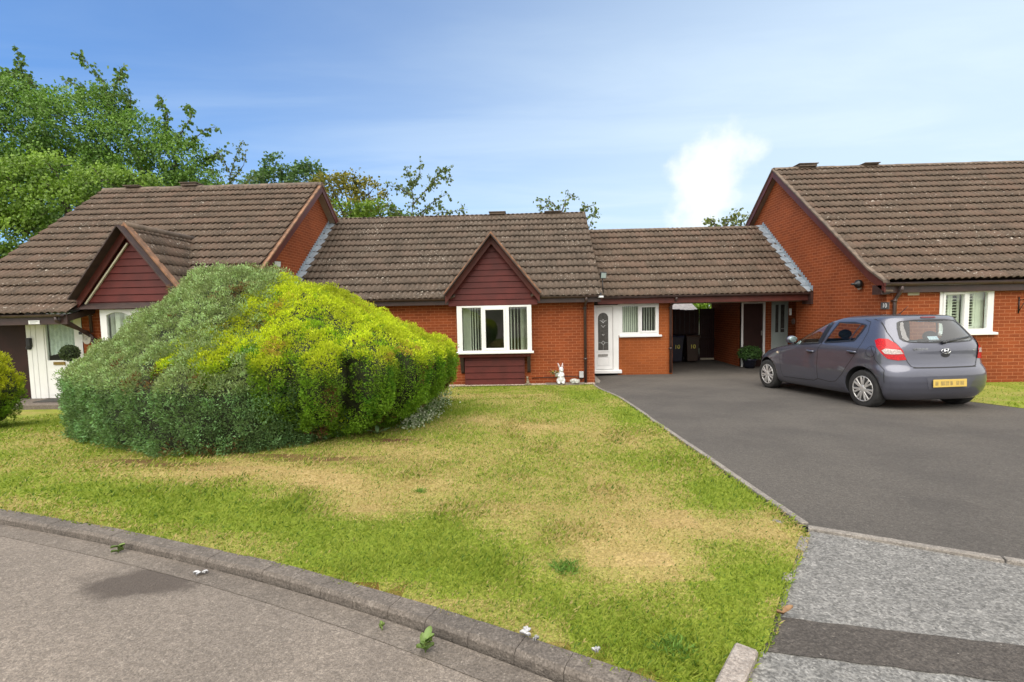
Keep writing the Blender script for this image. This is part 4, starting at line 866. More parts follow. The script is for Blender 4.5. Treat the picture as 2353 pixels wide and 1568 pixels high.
for sgx, xb_ in ((1, XBL), (-1, XVL)):
    lo, hi2 = (xb_ - 0.028, xb_) if sgx > 0 else (xb_, xb_ + 0.028)
    mb = MB(); verge_beams(mb, lo, hi2, RL1, 0.21, -0.005); verge_beams(mb, lo, hi2, RL2, 0.21, -0.005); mb.build('bargeboard', BARGE, lf, 0.004)
    lo, hi2 = (xb_ - 0.10, xb_ + 0.02) if sgx > 0 else (xb_ - 0.02, xb_ + 0.10)
    mb = MB(); verge_beams(mb, lo, hi2, RL1, 0.055, 0.05); verge_beams(mb, lo, hi2, RL2, 0.055, 0.05); mb.build('verge_strip', VERGE if sgx > 0 else RIDGE, lf, 0.006)
mb = MB(); verge_beams(mb, XWL - 0.01, XBL - 0.028, RL1, 0.02, -0.19); verge_beams(mb, XWL - 0.01, XBL - 0.028, RL2, 0.02, -0.19); mb.build('verge_soffit', pm('soffit tan', (0.30, 0.235, 0.165), None, 4, 0.5), lf)
mb = MB(); yb2 = 2 * YAL - YWL; zw = ZAL - 0.12 - T * (YAL - YWL)
mb.prism([(YWL, -2.3), (yb2, -2.3), (yb2, zw), (YAL, ZAL - 0.12), (YWL, zw)], 'x', XWL - 0.1, XWL)
bx0, bx1 = P(228, 712, Y=10.285)[0], P(228, 712, Y=10.285)[0] + 2.0; btz = P(230, 712, Y=10.285)[2]
dx1 = P(190, 770, Y=YWL)[0]; dxa = P(58, 749, Y=YWL)[0]; dxb = P(92, 745, Y=YWL)[0]; dxc = P(104, 745, Y=YWL)[0]; dxd = P(171, 760, Y=YWL)[0]
zfL = P(110, 914, Y=YWL)[2]
mb.sheet((XVL + 0.2, XWL - 0.1), (-2.3, 0.6), [], yb2); mb.sheet((XVL + 0.2, XWL - 0.1), (-2.3, 0.4), [(-13.2, dx1, -2.4, 0.30), (bx0 + 0.03, bx1 - 0.03, btz - 1.15, btz - 0.05)], YWL, 0.2)
mb.build('wall', BRICK, lf)
mb = MB(); verge_beams(mb, XVL + 0.2, XVL + 0.3, [(YWL, zw), (YAL, ZAL - 0.12)], 3.2); mb.build('wall', BRICK, lf)
room(lf, -12.6, XWL - 0.15, YWL + 0.22, 14.0, -1.9, 0.3)
# porch front: brown panel door, white boarded strip, glazed door
mb = MB(); mb.box(XVL + 0.3, dxa - 0.01, YWL + 0.03, YWL + 0.08, zfL, 0.26); mb.build('store_door', DARKDOOR, lf)
mb = MB()
for k in range(3):
    a = dxa + (dxb - dxa) * k / 3; mb.box(a + 0.004, dxa + (dxb - dxa) * (k + 1) / 3 - 0.004, YWL - 0.01, YWL + 0.06, zfL - 0.02, 0.26)
mb.box(XVL + 0.3, dxa, YWL + 0.0, YWL + 0.1, -0.02, 0.06)
mb.build('boarding', UPVC, lf, 0.006)
zgB, zgT = P(150, 828, Y=YWL)[2], 0.0
mb = MB(); mb.sheet((dxb, dx1), (zfL - 0.01, 0.26), [(dxc, dxd, zgB, 0.14)], YWL - 0.015, 0.05); mb.box(dxb, dxc - 0.03, YWL - 0.035, YWL, zfL - 0.01, 0.26); mb.box(dxc + 0.02, dx1 - 0.1, YWL - 0.025, YWL - 0.012, zfL + 0.06, zgB - 0.22)
fdl = mb.build('front_door', UPVC, lf, 0.006)
mb = MB(); mb.box(dxc - 0.01, dxd + 0.01, YWL + 0.01, YWL + 0.016, zgB - 0.01, 0.15); mb.build('pane', GLASS, fdl)
mb = MB(); n = 60; xs_ = np.linspace(dxc - 0.02, dxd + 0.02, n)
ys_ = YWL + 0.075 + 0.022 * np.sin(xs_ * 62) + 0.01 * np.sin(xs_ * 23); zb2 = zgB + 0.10 + 0.05 * np.abs(np.sin((xs_ - dxc) * 6.0))
mb.add([(x, y, z) for x, y, z in zip(xs_, ys_, zb2)] + [(x, y, 0.2) for x, y in zip(xs_, ys_)], [(i, i + 1, n + i + 1, n + i) for i in range(n - 1)], True); mb.build('net_curtain', NET, fdl)
lb = P(126, 835, Y=YWL)[0]; mb = MB(); mb.box(lb, lb + 0.27, YWL - 0.04, YWL - 0.014, P(140, 838.5, Y=YWL)[2], P(140, 831.5, Y=YWL)[2]); mb.build('letterbox', BRASS, fdl, 0.004)
# bay window of the left bungalow
pa0, pa1 = P(243, 718, Y=10.285)[0], P(294, 718, Y=10.285)[0]; pw = pa1 - pa0
def arched_window(parent, x0, x1, z0, z1, y, panes):
    mb = MB(); top = z1 - 0.06
    cuts = [x0] + [q for p in panes for q in p] + [x1]
    for i in range(0, len(cuts), 2): mb.box(cuts[i], cuts[i + 1], y, y + 0.06, z0, z1)
    for a, b_ in panes:
        mb.box(a, b_, y, y + 0.06, z0, z0 + 0.07); n_ = 10; rise = 0.07
        arc_ = [(a + (b_ - a) * k / n_, top - rise * (2 * k / n_ - 1) ** 2) for k in range(n_ + 1)]
        mb.prism([(a, z1), (a, arc_[0][1])] + arc_[1:-1] + [(b_, arc_[-1][1]), (b_, z1)], 'y', y, y + 0.06)
    w = mb.build('bay_window', UPVC, parent, 0.004)
    for a, b_ in panes:
        g_ = MB(); g_.box(a, b_, y + 0.03, y + 0.036, z0 + 0.05, z1 - 0.02); g_.build('pane', GLASS, w)
    return w
pl = [(pa0, pa1), (pa1 + 0.09, pa1 + 0.09 + pw), (pa1 + 0.18 + pw, pa1 + 0.18 + 2 * pw), (pa1 + 0.27 + 2 * pw, bx1 - 0.14)]
bayl = arched_window(lf, bx0, bx1, btz - 1.2, btz, 10.285, pl)
blinds(bayl, pa0, bx1 - 0.14, btz - 1.15, btz - 0.03, 10.42, list(np.linspace(pa0 + 0.03, bx1 - 0.2, 16)), w=0.09, ang=(0.2, 1.2))
mb = MB()
for a in (bx0, bx1 - 0.05): mb.box(a, a + 0.05, 10.345, YWL, btz - 1.2, btz)
mb.box(bx0 - 0.03, bx1 + 0.03, 10.20, YWL, btz - 1.25, btz - 1.2); mb.build('side_panel', UPVC, bayl)
dormer(lf, xdl, zbL, hDl, zaL - zbL, 10.2, 10.29, YE, zE, TILE, 17, zclad=btz + 0.01)
mb = MB()
for sg in (-1,):
    c_ = np.array((xdl + sg * (hDl - 0.13), 10.255, zbL - 0.12)); mb.beam(c_, (xdl + sg * 0.02, 10.255, zaL - 0.36), (0, 1, 0), 0.02, (sg * 0.79, 0, 0.61), 0.016)
mb.build('cream_trim', CREAM, lf)
mb = MB(); mb.box(xdl + hDl - 0.12, XBL - 0.03, 10.30, 10.325, 0.10, 0.48); mb.build('fascia', FASCIA, lf, 0.004)
# porch eave: gutter, fascia, bracket, swan-neck and downpipe
xe = xdl - hDl - 0.1
mb = MB(); mb.box(XVL, xe + 0.05, YE + 0.05, YE + 0.075, zE - 0.20, zE + 0.02); mb.build('fascia', FASCIA, lf, 0.004)
gutter(lf, XVL, xe + 0.02, YE - 0.02, zE + 0.015, joints=(-11.2,))
mb = MB(); mb.box(XVL + 0.05, xe, YE + 0.075, YWL, zE - 0.03, zE - 0.01); mb.build('soffit', CREAM, lf)
mb = MB(); br0 = P(160, 735, Y=YE + 0.06); br1 = P(207, 772, Y=YWL - 0.06)
mb.beam((xe - 0.02, YE + 0.08, zE - 0.12), (br1[0], YWL - 0.05, br1[2]), (0.7, -0.7, 0), 0.035, (0.3, 0.3, 0.9), 0.04)
mb.beam((xe, YE + 0.06, zE - 0.08), (xe + 0.03, YWL, zE + 0.10), (1, 0, 0), 0.035, (0, 0, 1), 0.07)
mb.build('bracket', TIMBER, lf, 0.004)
wp = P(213, 770, Y=YWL - 0.07); g0 = P(128, 730, Y=YE - 0.02)
downpipe(lf, [(g0[0], YE - 0.02, zE - 0.04), (g0[0], YE - 0.02, zE - 0.12), (wp[0] - 0.1, YWL - 0.09, wp[2] + 0.06), (wp[0], YWL - 0.07, wp[2] - 0.05), (wp[0], YWL - 0.07, -1.9)], 0.034, [(wp[0], YWL - 0.07, wp[2] - 0.08)])
mb = MB(); mb.tube([(wp[0] - 0.01, YWL - 0.075, wp[2] + 0.05), (wp[0] - 0.03, YWL - 0.075, zE + 0.2), (wp[0] - 0.03, 10.28, zbL - 0.05)], 0.03); mb.build('dormer_pipe', GUTTER, lf)
flashing(lf, XWL, 1, fmC, LC - 0.08, 0.19)
mb = MB(); st0 = P(62, 946, Y=9.92)
mb.prism([(st0[0], 9.92), (dx1 + 0.3, 9.92), (dx1 + 0.3, YWL + 0.05), (XVL + 0.5, YWL + 0.05), (XVL + 0.5, 10.2)], 'z', -2.1, zfL - 0.02)
step = mb.build('porch_step', asphalt('step concrete', (0.20, 0.165, 0.14), (0.15, 0.125, 0.105), (0.30, 0.26, 0.22), grain=90), lf, 0.02)
# ------------------------------------------------------------------ back of the carport
BACKX0 = P(1552, 780, Y=YB)[0]
fence = thing('garden_gate', 'dark boarded gate and side panel closing the back of the carport', 'gate', (6.0, YB, -1.95))
gx0_ = P(1607, 780, Y=YB)[0]; gx1_ = XS; gzt = P(1640, 709, Y=YB)[2]
mb = MB(); n = 8
for k in range(n): mb.box(gx0_ + (gx1_ - gx0_) * k / n + 0.003, gx0_ + (gx1_ - gx0_) * (k + 1) / n - 0.003, YB, YB + 0.025, -1.93, gzt)
mb.build('gate_board', DARKDOOR, fence)
for z_r in (-1.25, -0.35):
    mb = MB(); mb.box(gx0_, gx1_, YB - 0.03, YB, z_r, z_r + 0.1); mb.build('rail', DARKDOOR, fence)
mb = MB(); mb.box(gx0_ + 0.02, gx1_ - 0.02, YB - 0.05, YB + 0.0, -1.95, -1.885); mb.build('threshold', pm('pale plank', (0.55, 0.48, 0.36), None, 8, 0.7), fence, 0.005)
mb = MB(); n = 12; xl_ = XP1
for k in range(n): mb.box(xl_ + (gx0_ - xl_) * k / n + 0.003, xl_ + (gx0_ - xl_) * (k + 1) / n - 0.003, YB + 0.03, YB + 0.05, -1.97, gzt - 0.02 + 0.02 * math.cos(k))
mb.build('side_panel', DARKDOOR, fence)
shed = thing('shed', 'small grey sheet-roofed shed just visible above the carport gate', 'shed', (5.6, 20.0, -1.95))
sx0, sx1 = P(1540, 705, Y=19.5)[0], P(1606, 705, Y=19.5)[0]; szb = P(1570, 716, Y=19.5)[2]; szt = P(1570, 700, Y=20.3)[2]
mb = MB(); us = np.arange(sx0, sx1, 0.025); w_ = 0.03 * np.abs(np.sin(us * math.pi / 0.2)) ; n = len(us)
mb.add([(u, 19.45, szb + q) for u, q in zip(us, w_)] + [(u, 20.6, szt + 0.12 + q) for u, q in zip(us, w_)] + [(u, 19.45, szb - 0.035 + q) for u, q in zip(us, w_)], [(i, i + 1, n + i + 1, n + i) for i in range(n - 1)] + [(2 * n + i, 2 * n + i + 1, i + 1, i) for i in range(n - 1)]); mb.build('roof', pm('sheet roof', (0.30, 0.28, 0.27), (0.22, 0.20, 0.20), 8, 0.6), shed)
mb = MB(); mb.box(sx0, sx1 - 0.1, 19.6, 20.5, -2.0, szb - 0.01); mb.build('wall', TIMBER, shed)
mb = MB(); mb.box(sx0, sx1 - 0.05, 20.62, 20.66, szt + 0.16, szt + 0.30); mb.build('fascia', UPVC, shed)
# ------------------------------------------------------------------ vegetation
from mathutils import noise as mnoise
def noise3(p, sc, seed=0):
    o = Vector((seed * 7.13 + 0.37, seed * 3.71 - 0.21, seed * 5.37 + 0.11))
    return np.array([mnoise.noise(Vector(q) + o) for q in (np.asarray(p, float) * sc).tolist()]) * 0.72 + 0.5
def unit(v): return v / (np.linalg.norm(v, axis=1)[:, None] + 1e-9)
def leaves(C, D, L, w, r, fold=0.0):
    """rhombic leaves from base C along D"""
    S = unit(np.cross(D, r.normal(size=D.shape))) * w[:, None]; mid = C + D * (L * 0.45)[:, None]
    V = np.stack([C, mid + S, C + D * L[:, None], mid - S], 1); return V.reshape(-1, 3), np.arange(len(C) * 4).reshape(-1, 4)
FOL = leaf_mat('foliage', 0.30, 0.5, 0.3); FOLN = leaf_mat('needle foliage', 0.34, 0.6, 0.25)
BARK = pm('bark', (0.095, 0.075, 0.058), (0.055, 0.044, 0.036), 9, 0.9, 0.5, 30)
def dome(c, a, b, prof, n, r, expo=2.3, groove=None, back=0.45, rot=0.0, shift=(0, 0)):
    """points, outward normals on a clipped shrub; prof = list of (v, radius factor, height)"""
    pv = np.array(prof); vv_ = np.linspace(0, 1, 400); R_ = np.interp(vv_, pv[:, 0], pv[:, 1]); H_ = np.interp(vv_, pv[:, 0], pv[:, 2])
    k_ = np.hanning(41); k_ /= k_.sum(); R_ = np.convolve(np.pad(R_, 20, mode='edge'), k_, 'valid'); H_ = np.convolve(np.pad(H_, 20, mode='edge'), k_, 'valid')
    wgt = R_ * np.hypot(np.gradient(R_) * a, np.gradient(H_)) + 1e-6; cdf = np.cumsum(wgt); cdf /= cdf[-1]
    v = np.interp(r.random(n), cdf, vv_); th = r.uniform(0, 2 * math.pi, n)
    keep = (r.random(n) < np.where(np.sin(th + rot) > 0.35, back, 1.0)); v, th = v[keep], th[keep]
    def pos(th, v):
        ct, st_ = np.cos(th), np.sin(th); k = (np.abs(ct) ** expo + np.abs(st_) ** expo) ** (-1 / expo)
        rr_ = np.interp(v, vv_, R_) * k
        if groove is not None: rr_ = rr_ * (1 - groove(th, v))
        x_, y_ = a * rr_ * ct, b * rr_ * st_; k1 = 1 - np.minimum(np.interp(v, vv_, R_), 1)
        return np.stack([c[0] + x_ * math.cos(rot) - y_ * math.sin(rot) + shift[0] * k1, c[1] + x_ * math.sin(rot) + y_ * math.cos(rot) + shift[1] * k1, c[2] + np.interp(v, vv_, H_)], 1)
    e = 1e-3; p = pos(th, v); nrm = unit(np.cross(pos(th + e, v) - p, pos(th, np.minimum(v + e, 1)) - pos(th, np.minimum(v + e, 1) - e)))
    flip = ((nrm * (p - np.array((c[0], c[1], c[2] + 0.8)))).sum(1) < 0); nrm[flip] *= -1
    return p, nrm, v, th, pos
def shrub(name, label, c, a, b, prof, ntuft, per, colour, r, L=(0.045, 0.085), w=(0.008, 0.014), clump=0.10, cl_sc=3.2, groove=None, spread=0.055, core=(0.035, 0.045, 0.018), expo=2.3, cut=None, group=None, lift=0.35, rot=0.0, shift=(0, 0)):
    root = thing(name, label, 'shrub', tuple(c), group)
    p, nr, v, th, pos = dome(c, a, b, prof, ntuft, r, expo, groove, 0.45, rot, shift)
    if cut is not None:
        k = cut(p); p, nr, v, th = p[k], nr[k], v[k], th[k]
    dsp = (noise3(p, cl_sc, 3) - 0.5) * 2 * clump + (noise3(p, cl_sc * 2.7, 6) - 0.5) * clump * 1.3 + r.normal(0, 0.016, len(p))
    p = p + nr * dsp[:, None]
    m = len(p); idx = np.repeat(np.arange(m), per); k = len(idx)
    q_ = unit(r.normal(size=(k, 3)) + nr[idx] * 0.85); rad_ = (r.uniform(0.65, 1.35, m) * spread)[idx][:, None]
    C = p[idx] - nr[idx] * 0.045 + q_ * rad_ * r.uniform(0.55, 1.0, (k, 1))
    D = unit(q_ * 0.8 + nr[idx] * 0.35 + r.normal(size=(k, 3)) * 0.45 + np.array((0, 0, lift)))
    V, Fq = leaves(C, D, r.uniform(*L, k), r.uniform(*w, k), r)
    tone = r.random(m); col = colour(p, nr, v, tone, dsp / clump, r)[idx] * r.uniform(0.72, 1.25, (k, 1))
    mesh_np('foliage', V, Fq, FOLN, root, np.clip(col, 0.004, 0.9))
    # inner growth that closes the shrub
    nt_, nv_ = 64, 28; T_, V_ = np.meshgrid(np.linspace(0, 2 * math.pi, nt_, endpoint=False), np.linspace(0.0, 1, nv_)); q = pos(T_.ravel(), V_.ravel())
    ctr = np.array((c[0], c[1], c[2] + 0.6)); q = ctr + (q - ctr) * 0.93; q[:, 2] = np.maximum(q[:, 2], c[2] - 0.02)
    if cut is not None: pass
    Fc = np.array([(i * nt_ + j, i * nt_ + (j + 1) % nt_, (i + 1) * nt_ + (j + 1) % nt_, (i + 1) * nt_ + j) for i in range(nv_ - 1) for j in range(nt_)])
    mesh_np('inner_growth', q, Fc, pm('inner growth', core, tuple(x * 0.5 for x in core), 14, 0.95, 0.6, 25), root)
    return root
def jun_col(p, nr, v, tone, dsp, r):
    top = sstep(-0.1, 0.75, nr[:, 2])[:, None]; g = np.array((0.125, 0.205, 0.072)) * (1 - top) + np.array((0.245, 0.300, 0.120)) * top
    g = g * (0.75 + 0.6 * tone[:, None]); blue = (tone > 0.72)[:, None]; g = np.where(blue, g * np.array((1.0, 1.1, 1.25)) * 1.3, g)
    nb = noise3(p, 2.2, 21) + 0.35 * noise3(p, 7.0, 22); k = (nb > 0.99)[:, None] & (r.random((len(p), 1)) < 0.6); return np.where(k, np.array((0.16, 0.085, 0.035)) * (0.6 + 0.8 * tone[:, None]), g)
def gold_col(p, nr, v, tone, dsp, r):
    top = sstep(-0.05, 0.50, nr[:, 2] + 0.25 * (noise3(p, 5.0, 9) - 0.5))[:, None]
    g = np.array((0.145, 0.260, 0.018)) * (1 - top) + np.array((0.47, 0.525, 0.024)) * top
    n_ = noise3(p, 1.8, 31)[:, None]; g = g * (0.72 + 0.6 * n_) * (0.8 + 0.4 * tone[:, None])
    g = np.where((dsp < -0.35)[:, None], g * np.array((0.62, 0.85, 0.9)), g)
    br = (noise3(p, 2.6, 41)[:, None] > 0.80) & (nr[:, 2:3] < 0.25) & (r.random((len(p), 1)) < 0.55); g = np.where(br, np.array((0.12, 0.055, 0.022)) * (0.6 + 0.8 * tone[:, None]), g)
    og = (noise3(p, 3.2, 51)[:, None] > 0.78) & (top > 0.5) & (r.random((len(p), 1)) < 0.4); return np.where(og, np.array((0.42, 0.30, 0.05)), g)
r_ = np.random.default_rng(5)
GJ = (-4.53, 7.22, float(ground(-4.6, 7.2)) + 0.0)
profJ = [(0, 0.93, -0.04), (0.10, 0.99, 0.18), (0.32, 1.0, 0.80), (0.40, 0.97, 0.90), (0.52, 0.82, 1.13), (0.70, 0.57, 1.64), (0.84, 0.38, 2.05), (0.93, 0.20, 2.27), (1.0, 0.0, 2.35)]
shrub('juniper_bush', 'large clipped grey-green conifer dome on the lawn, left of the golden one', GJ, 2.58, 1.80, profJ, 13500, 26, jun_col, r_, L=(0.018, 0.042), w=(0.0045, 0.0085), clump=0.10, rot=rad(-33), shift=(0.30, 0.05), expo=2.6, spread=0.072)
GG = (-3.085, 7.12, float(ground(-2.7, 7.4)) + 0.0)
gv_ = np.random.default_rng(8); gth = np.array([3.62, 3.98, 4.28, 4.63, 4.95, 5.28, 5.60, 5.95, 6.2])
def grooveG(th, v):
    t = th % (2 * math.pi); d = np.abs(t[:, None] - gth[None]); g = (np.exp(-(d / 0.055) ** 2) * np.array((0.16, 0.22, 0.10, 0.26, 0.10, 0.24, 0.12, 0.2, 0.1))[None]).sum(1)
    return g * (1 - sstep(0.36, 0.50, v)) * sstep(0.0, 0.1, v)
profG = [(0, 0.70, 0.07), (0.08, 0.87, 0.30), (0.18, 0.97, 0.56), (0.31, 1.0, 0.92), (0.40, 0.98, 1.10), (0.54, 0.81, 1.27), (0.72, 0.54, 1.66), (0.86, 0.30, 2.0), (1.0, 0.0, 2.22)]
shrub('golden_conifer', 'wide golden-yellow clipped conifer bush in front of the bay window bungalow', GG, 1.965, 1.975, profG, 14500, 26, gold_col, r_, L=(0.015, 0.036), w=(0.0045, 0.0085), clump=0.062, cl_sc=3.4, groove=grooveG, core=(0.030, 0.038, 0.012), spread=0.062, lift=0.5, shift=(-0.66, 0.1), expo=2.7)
GS = (-8.84, 7.05, float(ground(-8.2, 7.0)))
profS = [(0, 0.72, 0.02), (0.2, 0.95, 0.30), (0.4, 1.0, 0.62), (0.65, 0.78, 1.02), (0.85, 0.42, 1.32), (1.0, 0.0, 1.46)]
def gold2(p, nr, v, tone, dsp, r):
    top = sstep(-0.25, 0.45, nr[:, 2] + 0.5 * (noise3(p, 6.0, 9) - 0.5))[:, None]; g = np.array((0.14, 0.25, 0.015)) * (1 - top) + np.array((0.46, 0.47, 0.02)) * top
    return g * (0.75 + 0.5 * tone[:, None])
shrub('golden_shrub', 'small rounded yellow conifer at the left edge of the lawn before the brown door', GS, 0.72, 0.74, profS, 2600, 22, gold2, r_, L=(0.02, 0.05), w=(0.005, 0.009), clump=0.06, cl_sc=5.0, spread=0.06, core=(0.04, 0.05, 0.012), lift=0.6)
# trees
def B(px, py, rx, ry, Y, dy=0.8):
    c = P(px, py, Y=Y); k = Y / F_PX; return (c, np.array((rx * k, (rx + ry) * 0.5 * k * dy, ry * k)))
def tree(name, label, base, blobs, per_m2, leaf, cols, seed, droop=0.6, spray=0.55, cat='tree', group='trees behind the roofs', gaps=0.45, limbs=True, wr=0.42, nl=12):
    r = np.random.default_rng(seed); root = thing(name, label, cat, tuple(base), group); Vs, Fs, Cs = [], [], []; o = 0
    for c, R in blobs:
        area = 4 * math.pi * ((R[0] * R[1]) ** 1.6 / 3 + (R[0] * R[2]) ** 1.6 / 3 + (R[1] * R[2]) ** 1.6 / 3) ** (1 / 1.6)
        m = int(area * per_m2 * 1.9 / nl); u = unit(r.normal(size=(m, 3))); u = u[(u[:, 1] < 0.35)]; m = len(u)
        q = c + u * R * (r.uniform(0.62, 1.06, m) ** 0.7)[:, None]; k = noise3(q, 0.75, seed) + 0.4 * (noise3(q, 2.0, seed + 3) - 0.5) > gaps * 0.62; q, u = q[k], u[k]; m = len(q)
        ax = unit(u * np.array((1, 1, 0.5)) + r.normal(size=(m, 3)) * 0.45 + np.array((0, 0, -droop * 0.7)))
        idx = np.repeat(np.arange(m), nl); n = len(idx); t = r.uniform(-0.5, 0.5, n)
        C = q[idx] + ax[idx] * (t * spray)[:, None] + r.normal(size=(n, 3)) * leaf * 0.7
        D = unit(ax[idx] * 0.5 + r.normal(size=(n, 3)) * 0.55 + np.array((0, 0, -droop)))
        Lf = r.uniform(0.7, 1.25, n) * leaf; V, Fq = leaves(C, D, Lf, Lf * wr * r.uniform(0.8, 1.2, n), r)
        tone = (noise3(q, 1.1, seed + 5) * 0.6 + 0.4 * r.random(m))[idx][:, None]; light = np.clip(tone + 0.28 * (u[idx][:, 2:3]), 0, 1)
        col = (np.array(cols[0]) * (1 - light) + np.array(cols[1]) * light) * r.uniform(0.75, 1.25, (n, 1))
        Vs.append(V); Fs.append(Fq + o); Cs.append(col); o += len(V)
    mesh_np('crown', np.concatenate(Vs), np.concatenate(Fs), FOL, root, np.concatenate(Cs))
    mb = MB(); top = max(blobs, key=lambda q: q[0][2])[0]; cen = np.mean([q[0] for q in blobs], 0); b0 = np.array(base, float); h = np.array((b0[0], b0[1], b0[2] + max(1.2, (cen[2] - b0[2]) * 0.55)))
    tr = 0.035 * (top[2] - b0[2]) ** 0.9 + 0.03; mb.tube([b0, b0 + (h - b0) * 0.5 + np.array((0.06, 0, 0)), h], [tr * 1.25, tr, tr * 0.8], 10)
    if limbs:
        for c, R in blobs:
            e = c + R * np.array((0.15, -0.1, 0.3)); mb.tube([h - np.array((0, 0, 0.2)), (h + e) / 2 + np.array((0, 0, 0.12 * np.linalg.norm(e - h))), e], [tr * 0.6, tr * 0.38, 0.015], 6)
            for k in range(5):
                u = unit(r.normal(size=(1, 3)))[0]; u[1] = -abs(u[1]); f = c + u * R * 0.98; mb.tube([c + (e - c) * 0.3, (c + f) / 2 + np.array((0, 0, 0.1 * R[2])), f], [0.028, 0.017, 0.006], 5)
    mb.build('trunk', BARK, root); return root
GZ = -2.1
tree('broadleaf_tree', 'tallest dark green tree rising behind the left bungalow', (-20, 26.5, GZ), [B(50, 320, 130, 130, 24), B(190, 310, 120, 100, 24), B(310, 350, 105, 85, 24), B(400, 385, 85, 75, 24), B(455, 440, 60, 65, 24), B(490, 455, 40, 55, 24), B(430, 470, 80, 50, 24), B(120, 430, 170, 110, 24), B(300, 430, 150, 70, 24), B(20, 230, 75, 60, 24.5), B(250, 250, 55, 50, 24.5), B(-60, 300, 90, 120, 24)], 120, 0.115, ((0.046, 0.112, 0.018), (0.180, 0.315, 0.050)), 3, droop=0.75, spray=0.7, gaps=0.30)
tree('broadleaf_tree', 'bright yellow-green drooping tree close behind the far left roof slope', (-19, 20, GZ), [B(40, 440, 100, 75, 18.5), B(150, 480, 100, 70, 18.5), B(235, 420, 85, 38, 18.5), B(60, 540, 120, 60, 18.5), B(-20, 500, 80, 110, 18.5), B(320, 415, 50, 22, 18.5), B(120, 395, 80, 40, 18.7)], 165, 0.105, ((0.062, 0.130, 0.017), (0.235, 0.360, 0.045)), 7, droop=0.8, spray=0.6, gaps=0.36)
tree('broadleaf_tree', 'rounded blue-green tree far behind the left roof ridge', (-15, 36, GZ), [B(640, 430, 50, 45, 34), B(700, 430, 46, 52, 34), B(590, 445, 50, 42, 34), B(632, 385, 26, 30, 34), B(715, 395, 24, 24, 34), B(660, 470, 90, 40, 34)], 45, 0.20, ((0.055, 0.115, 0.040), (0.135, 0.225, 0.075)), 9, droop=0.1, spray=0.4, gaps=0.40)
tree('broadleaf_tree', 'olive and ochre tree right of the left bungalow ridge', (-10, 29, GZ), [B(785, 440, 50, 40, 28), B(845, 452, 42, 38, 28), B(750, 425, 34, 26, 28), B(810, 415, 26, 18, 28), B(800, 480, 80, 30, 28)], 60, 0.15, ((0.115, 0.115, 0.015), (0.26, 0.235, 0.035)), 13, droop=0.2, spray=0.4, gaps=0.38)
tree('leafy_bush', 'fresh green bush showing over the middle roof beside the left gable', (-8, 25, GZ), [B(800, 498, 60, 34, 24), B(870, 500, 50, 40, 24), B(840, 530, 90, 36, 24), B(915, 520, 36, 34, 24)], 80, 0.13, ((0.075, 0.135, 0.012), (0.19, 0.285, 0.03)), 15, droop=0.2, spray=0.35, gaps=0.36, cat='bush')
tree('leafy_bush', 'green hedge bush glimpsed over the carport gate', (8.2, 21.5, GZ), [B(1628, 712, 44, 26, 20.5), B(1590, 700, 40, 20, 21.2), B(1660, 700, 30, 26, 20.5)], 170, 0.11, ((0.11, 0.21, 0.015), (0.26, 0.40, 0.04)), 17, droop=0.2, spray=0.3, gaps=0.25, cat='bush')
def twiggy(name, label, base, Y, stems, leaf, cols, seed, dens=16, group='slender trees showing over the ridge'):
    """sparse tree: visible twigs with separate leaves; stems = pixel polylines"""
    r = np.random.default_rng(seed); root = thing(name, label, 'tree', tuple(base), group); mb = MB(); Cs, Ds = [], []
    for st_ in stems:
        pts = np.array([P(x, y, Y=Y + r.uniform(-0.6, 0.6)) for x, y in st_]); mb.tube(pts, list(np.linspace(0.028, 0.006, len(pts))), 5)
        for a, b_ in zip(pts[:-1], pts[1:]):
            n = max(2, int(np.linalg.norm(b_ - a) * dens))
            for k in range(n):
                q = a + (b_ - a) * r.random(); e = q + unit(r.normal(size=(1, 3)))[0] * r.uniform(0.1, 0.38); mb.tube([q, e], [0.006, 0.003], 4, False)
                for j in range(r.integers(3, 7)): Cs.append(q + (e - q) * r.uniform(0.2, 1.1) + r.normal(size=3) * 0.05); Ds.append(r.normal(size=3) * 0.6 + np.array((0, 0, -0.8)))
    C = np.array(Cs); D = unit(np.array(Ds)); Lf = r.uniform(0.7, 1.3, len(C)) * leaf; V, Fq = leaves(C, D, Lf, Lf * 0.45, r)
    t = r.random((len(C), 1)); mesh_np('crown', V, Fq, FOL, root, (np.array(cols[0]) * (1 - t) + np.array(cols[1]) * t))
    s0 = P(*stems[0][0], Y=Y); mb.tube([np.array(base), (np.array(base) + s0) / 2 + np.array((0.1, 0, 0)), s0], [0.11, 0.08, 0.04], 8); mb.build('trunk', BARK, root); return root
SG = ((0.075, 0.115, 0.030), (0.185, 0.235, 0.070))
twiggy('slender_tree', 'sparse light tree with separate leaves over the middle ridge', (-4.6, 24, GZ), 22.5, [[(935, 560), (950, 470), (945, 420), (935, 385)], [(950, 470), (985, 430), (1012, 395), (1036, 382)], [(945, 450), (915, 430), (885, 425)], [(955, 500), (1000, 460), (1030, 445)], [(950, 520), (905, 480), (878, 470)], [(985, 430), (1000, 415), (1040, 405)], [(955, 530), (1010, 490), (1075, 482)], [(940, 440), (965, 400), (965, 380)], [(955, 510), (985, 480), (1020, 470)]], 0.13, SG, 4, dens=13)
twiggy('slender_tree', 'wispy leaning branches above the right end of the middle roof', (2.6, 23, GZ), 20.5, [[(1300, 560), (1290, 490), (1270, 465), (1235, 460)], [(1290, 490), (1300, 460), (1322, 450)], [(1300, 520), (1340, 480), (1368, 470)], [(1310, 540), (1350, 505), (1372, 480)], [(1290, 500), (1260, 475), (1232, 478)], [(1340, 560), (1352, 530), (1362, 500)]], 0.12, SG, 6, dens=12)
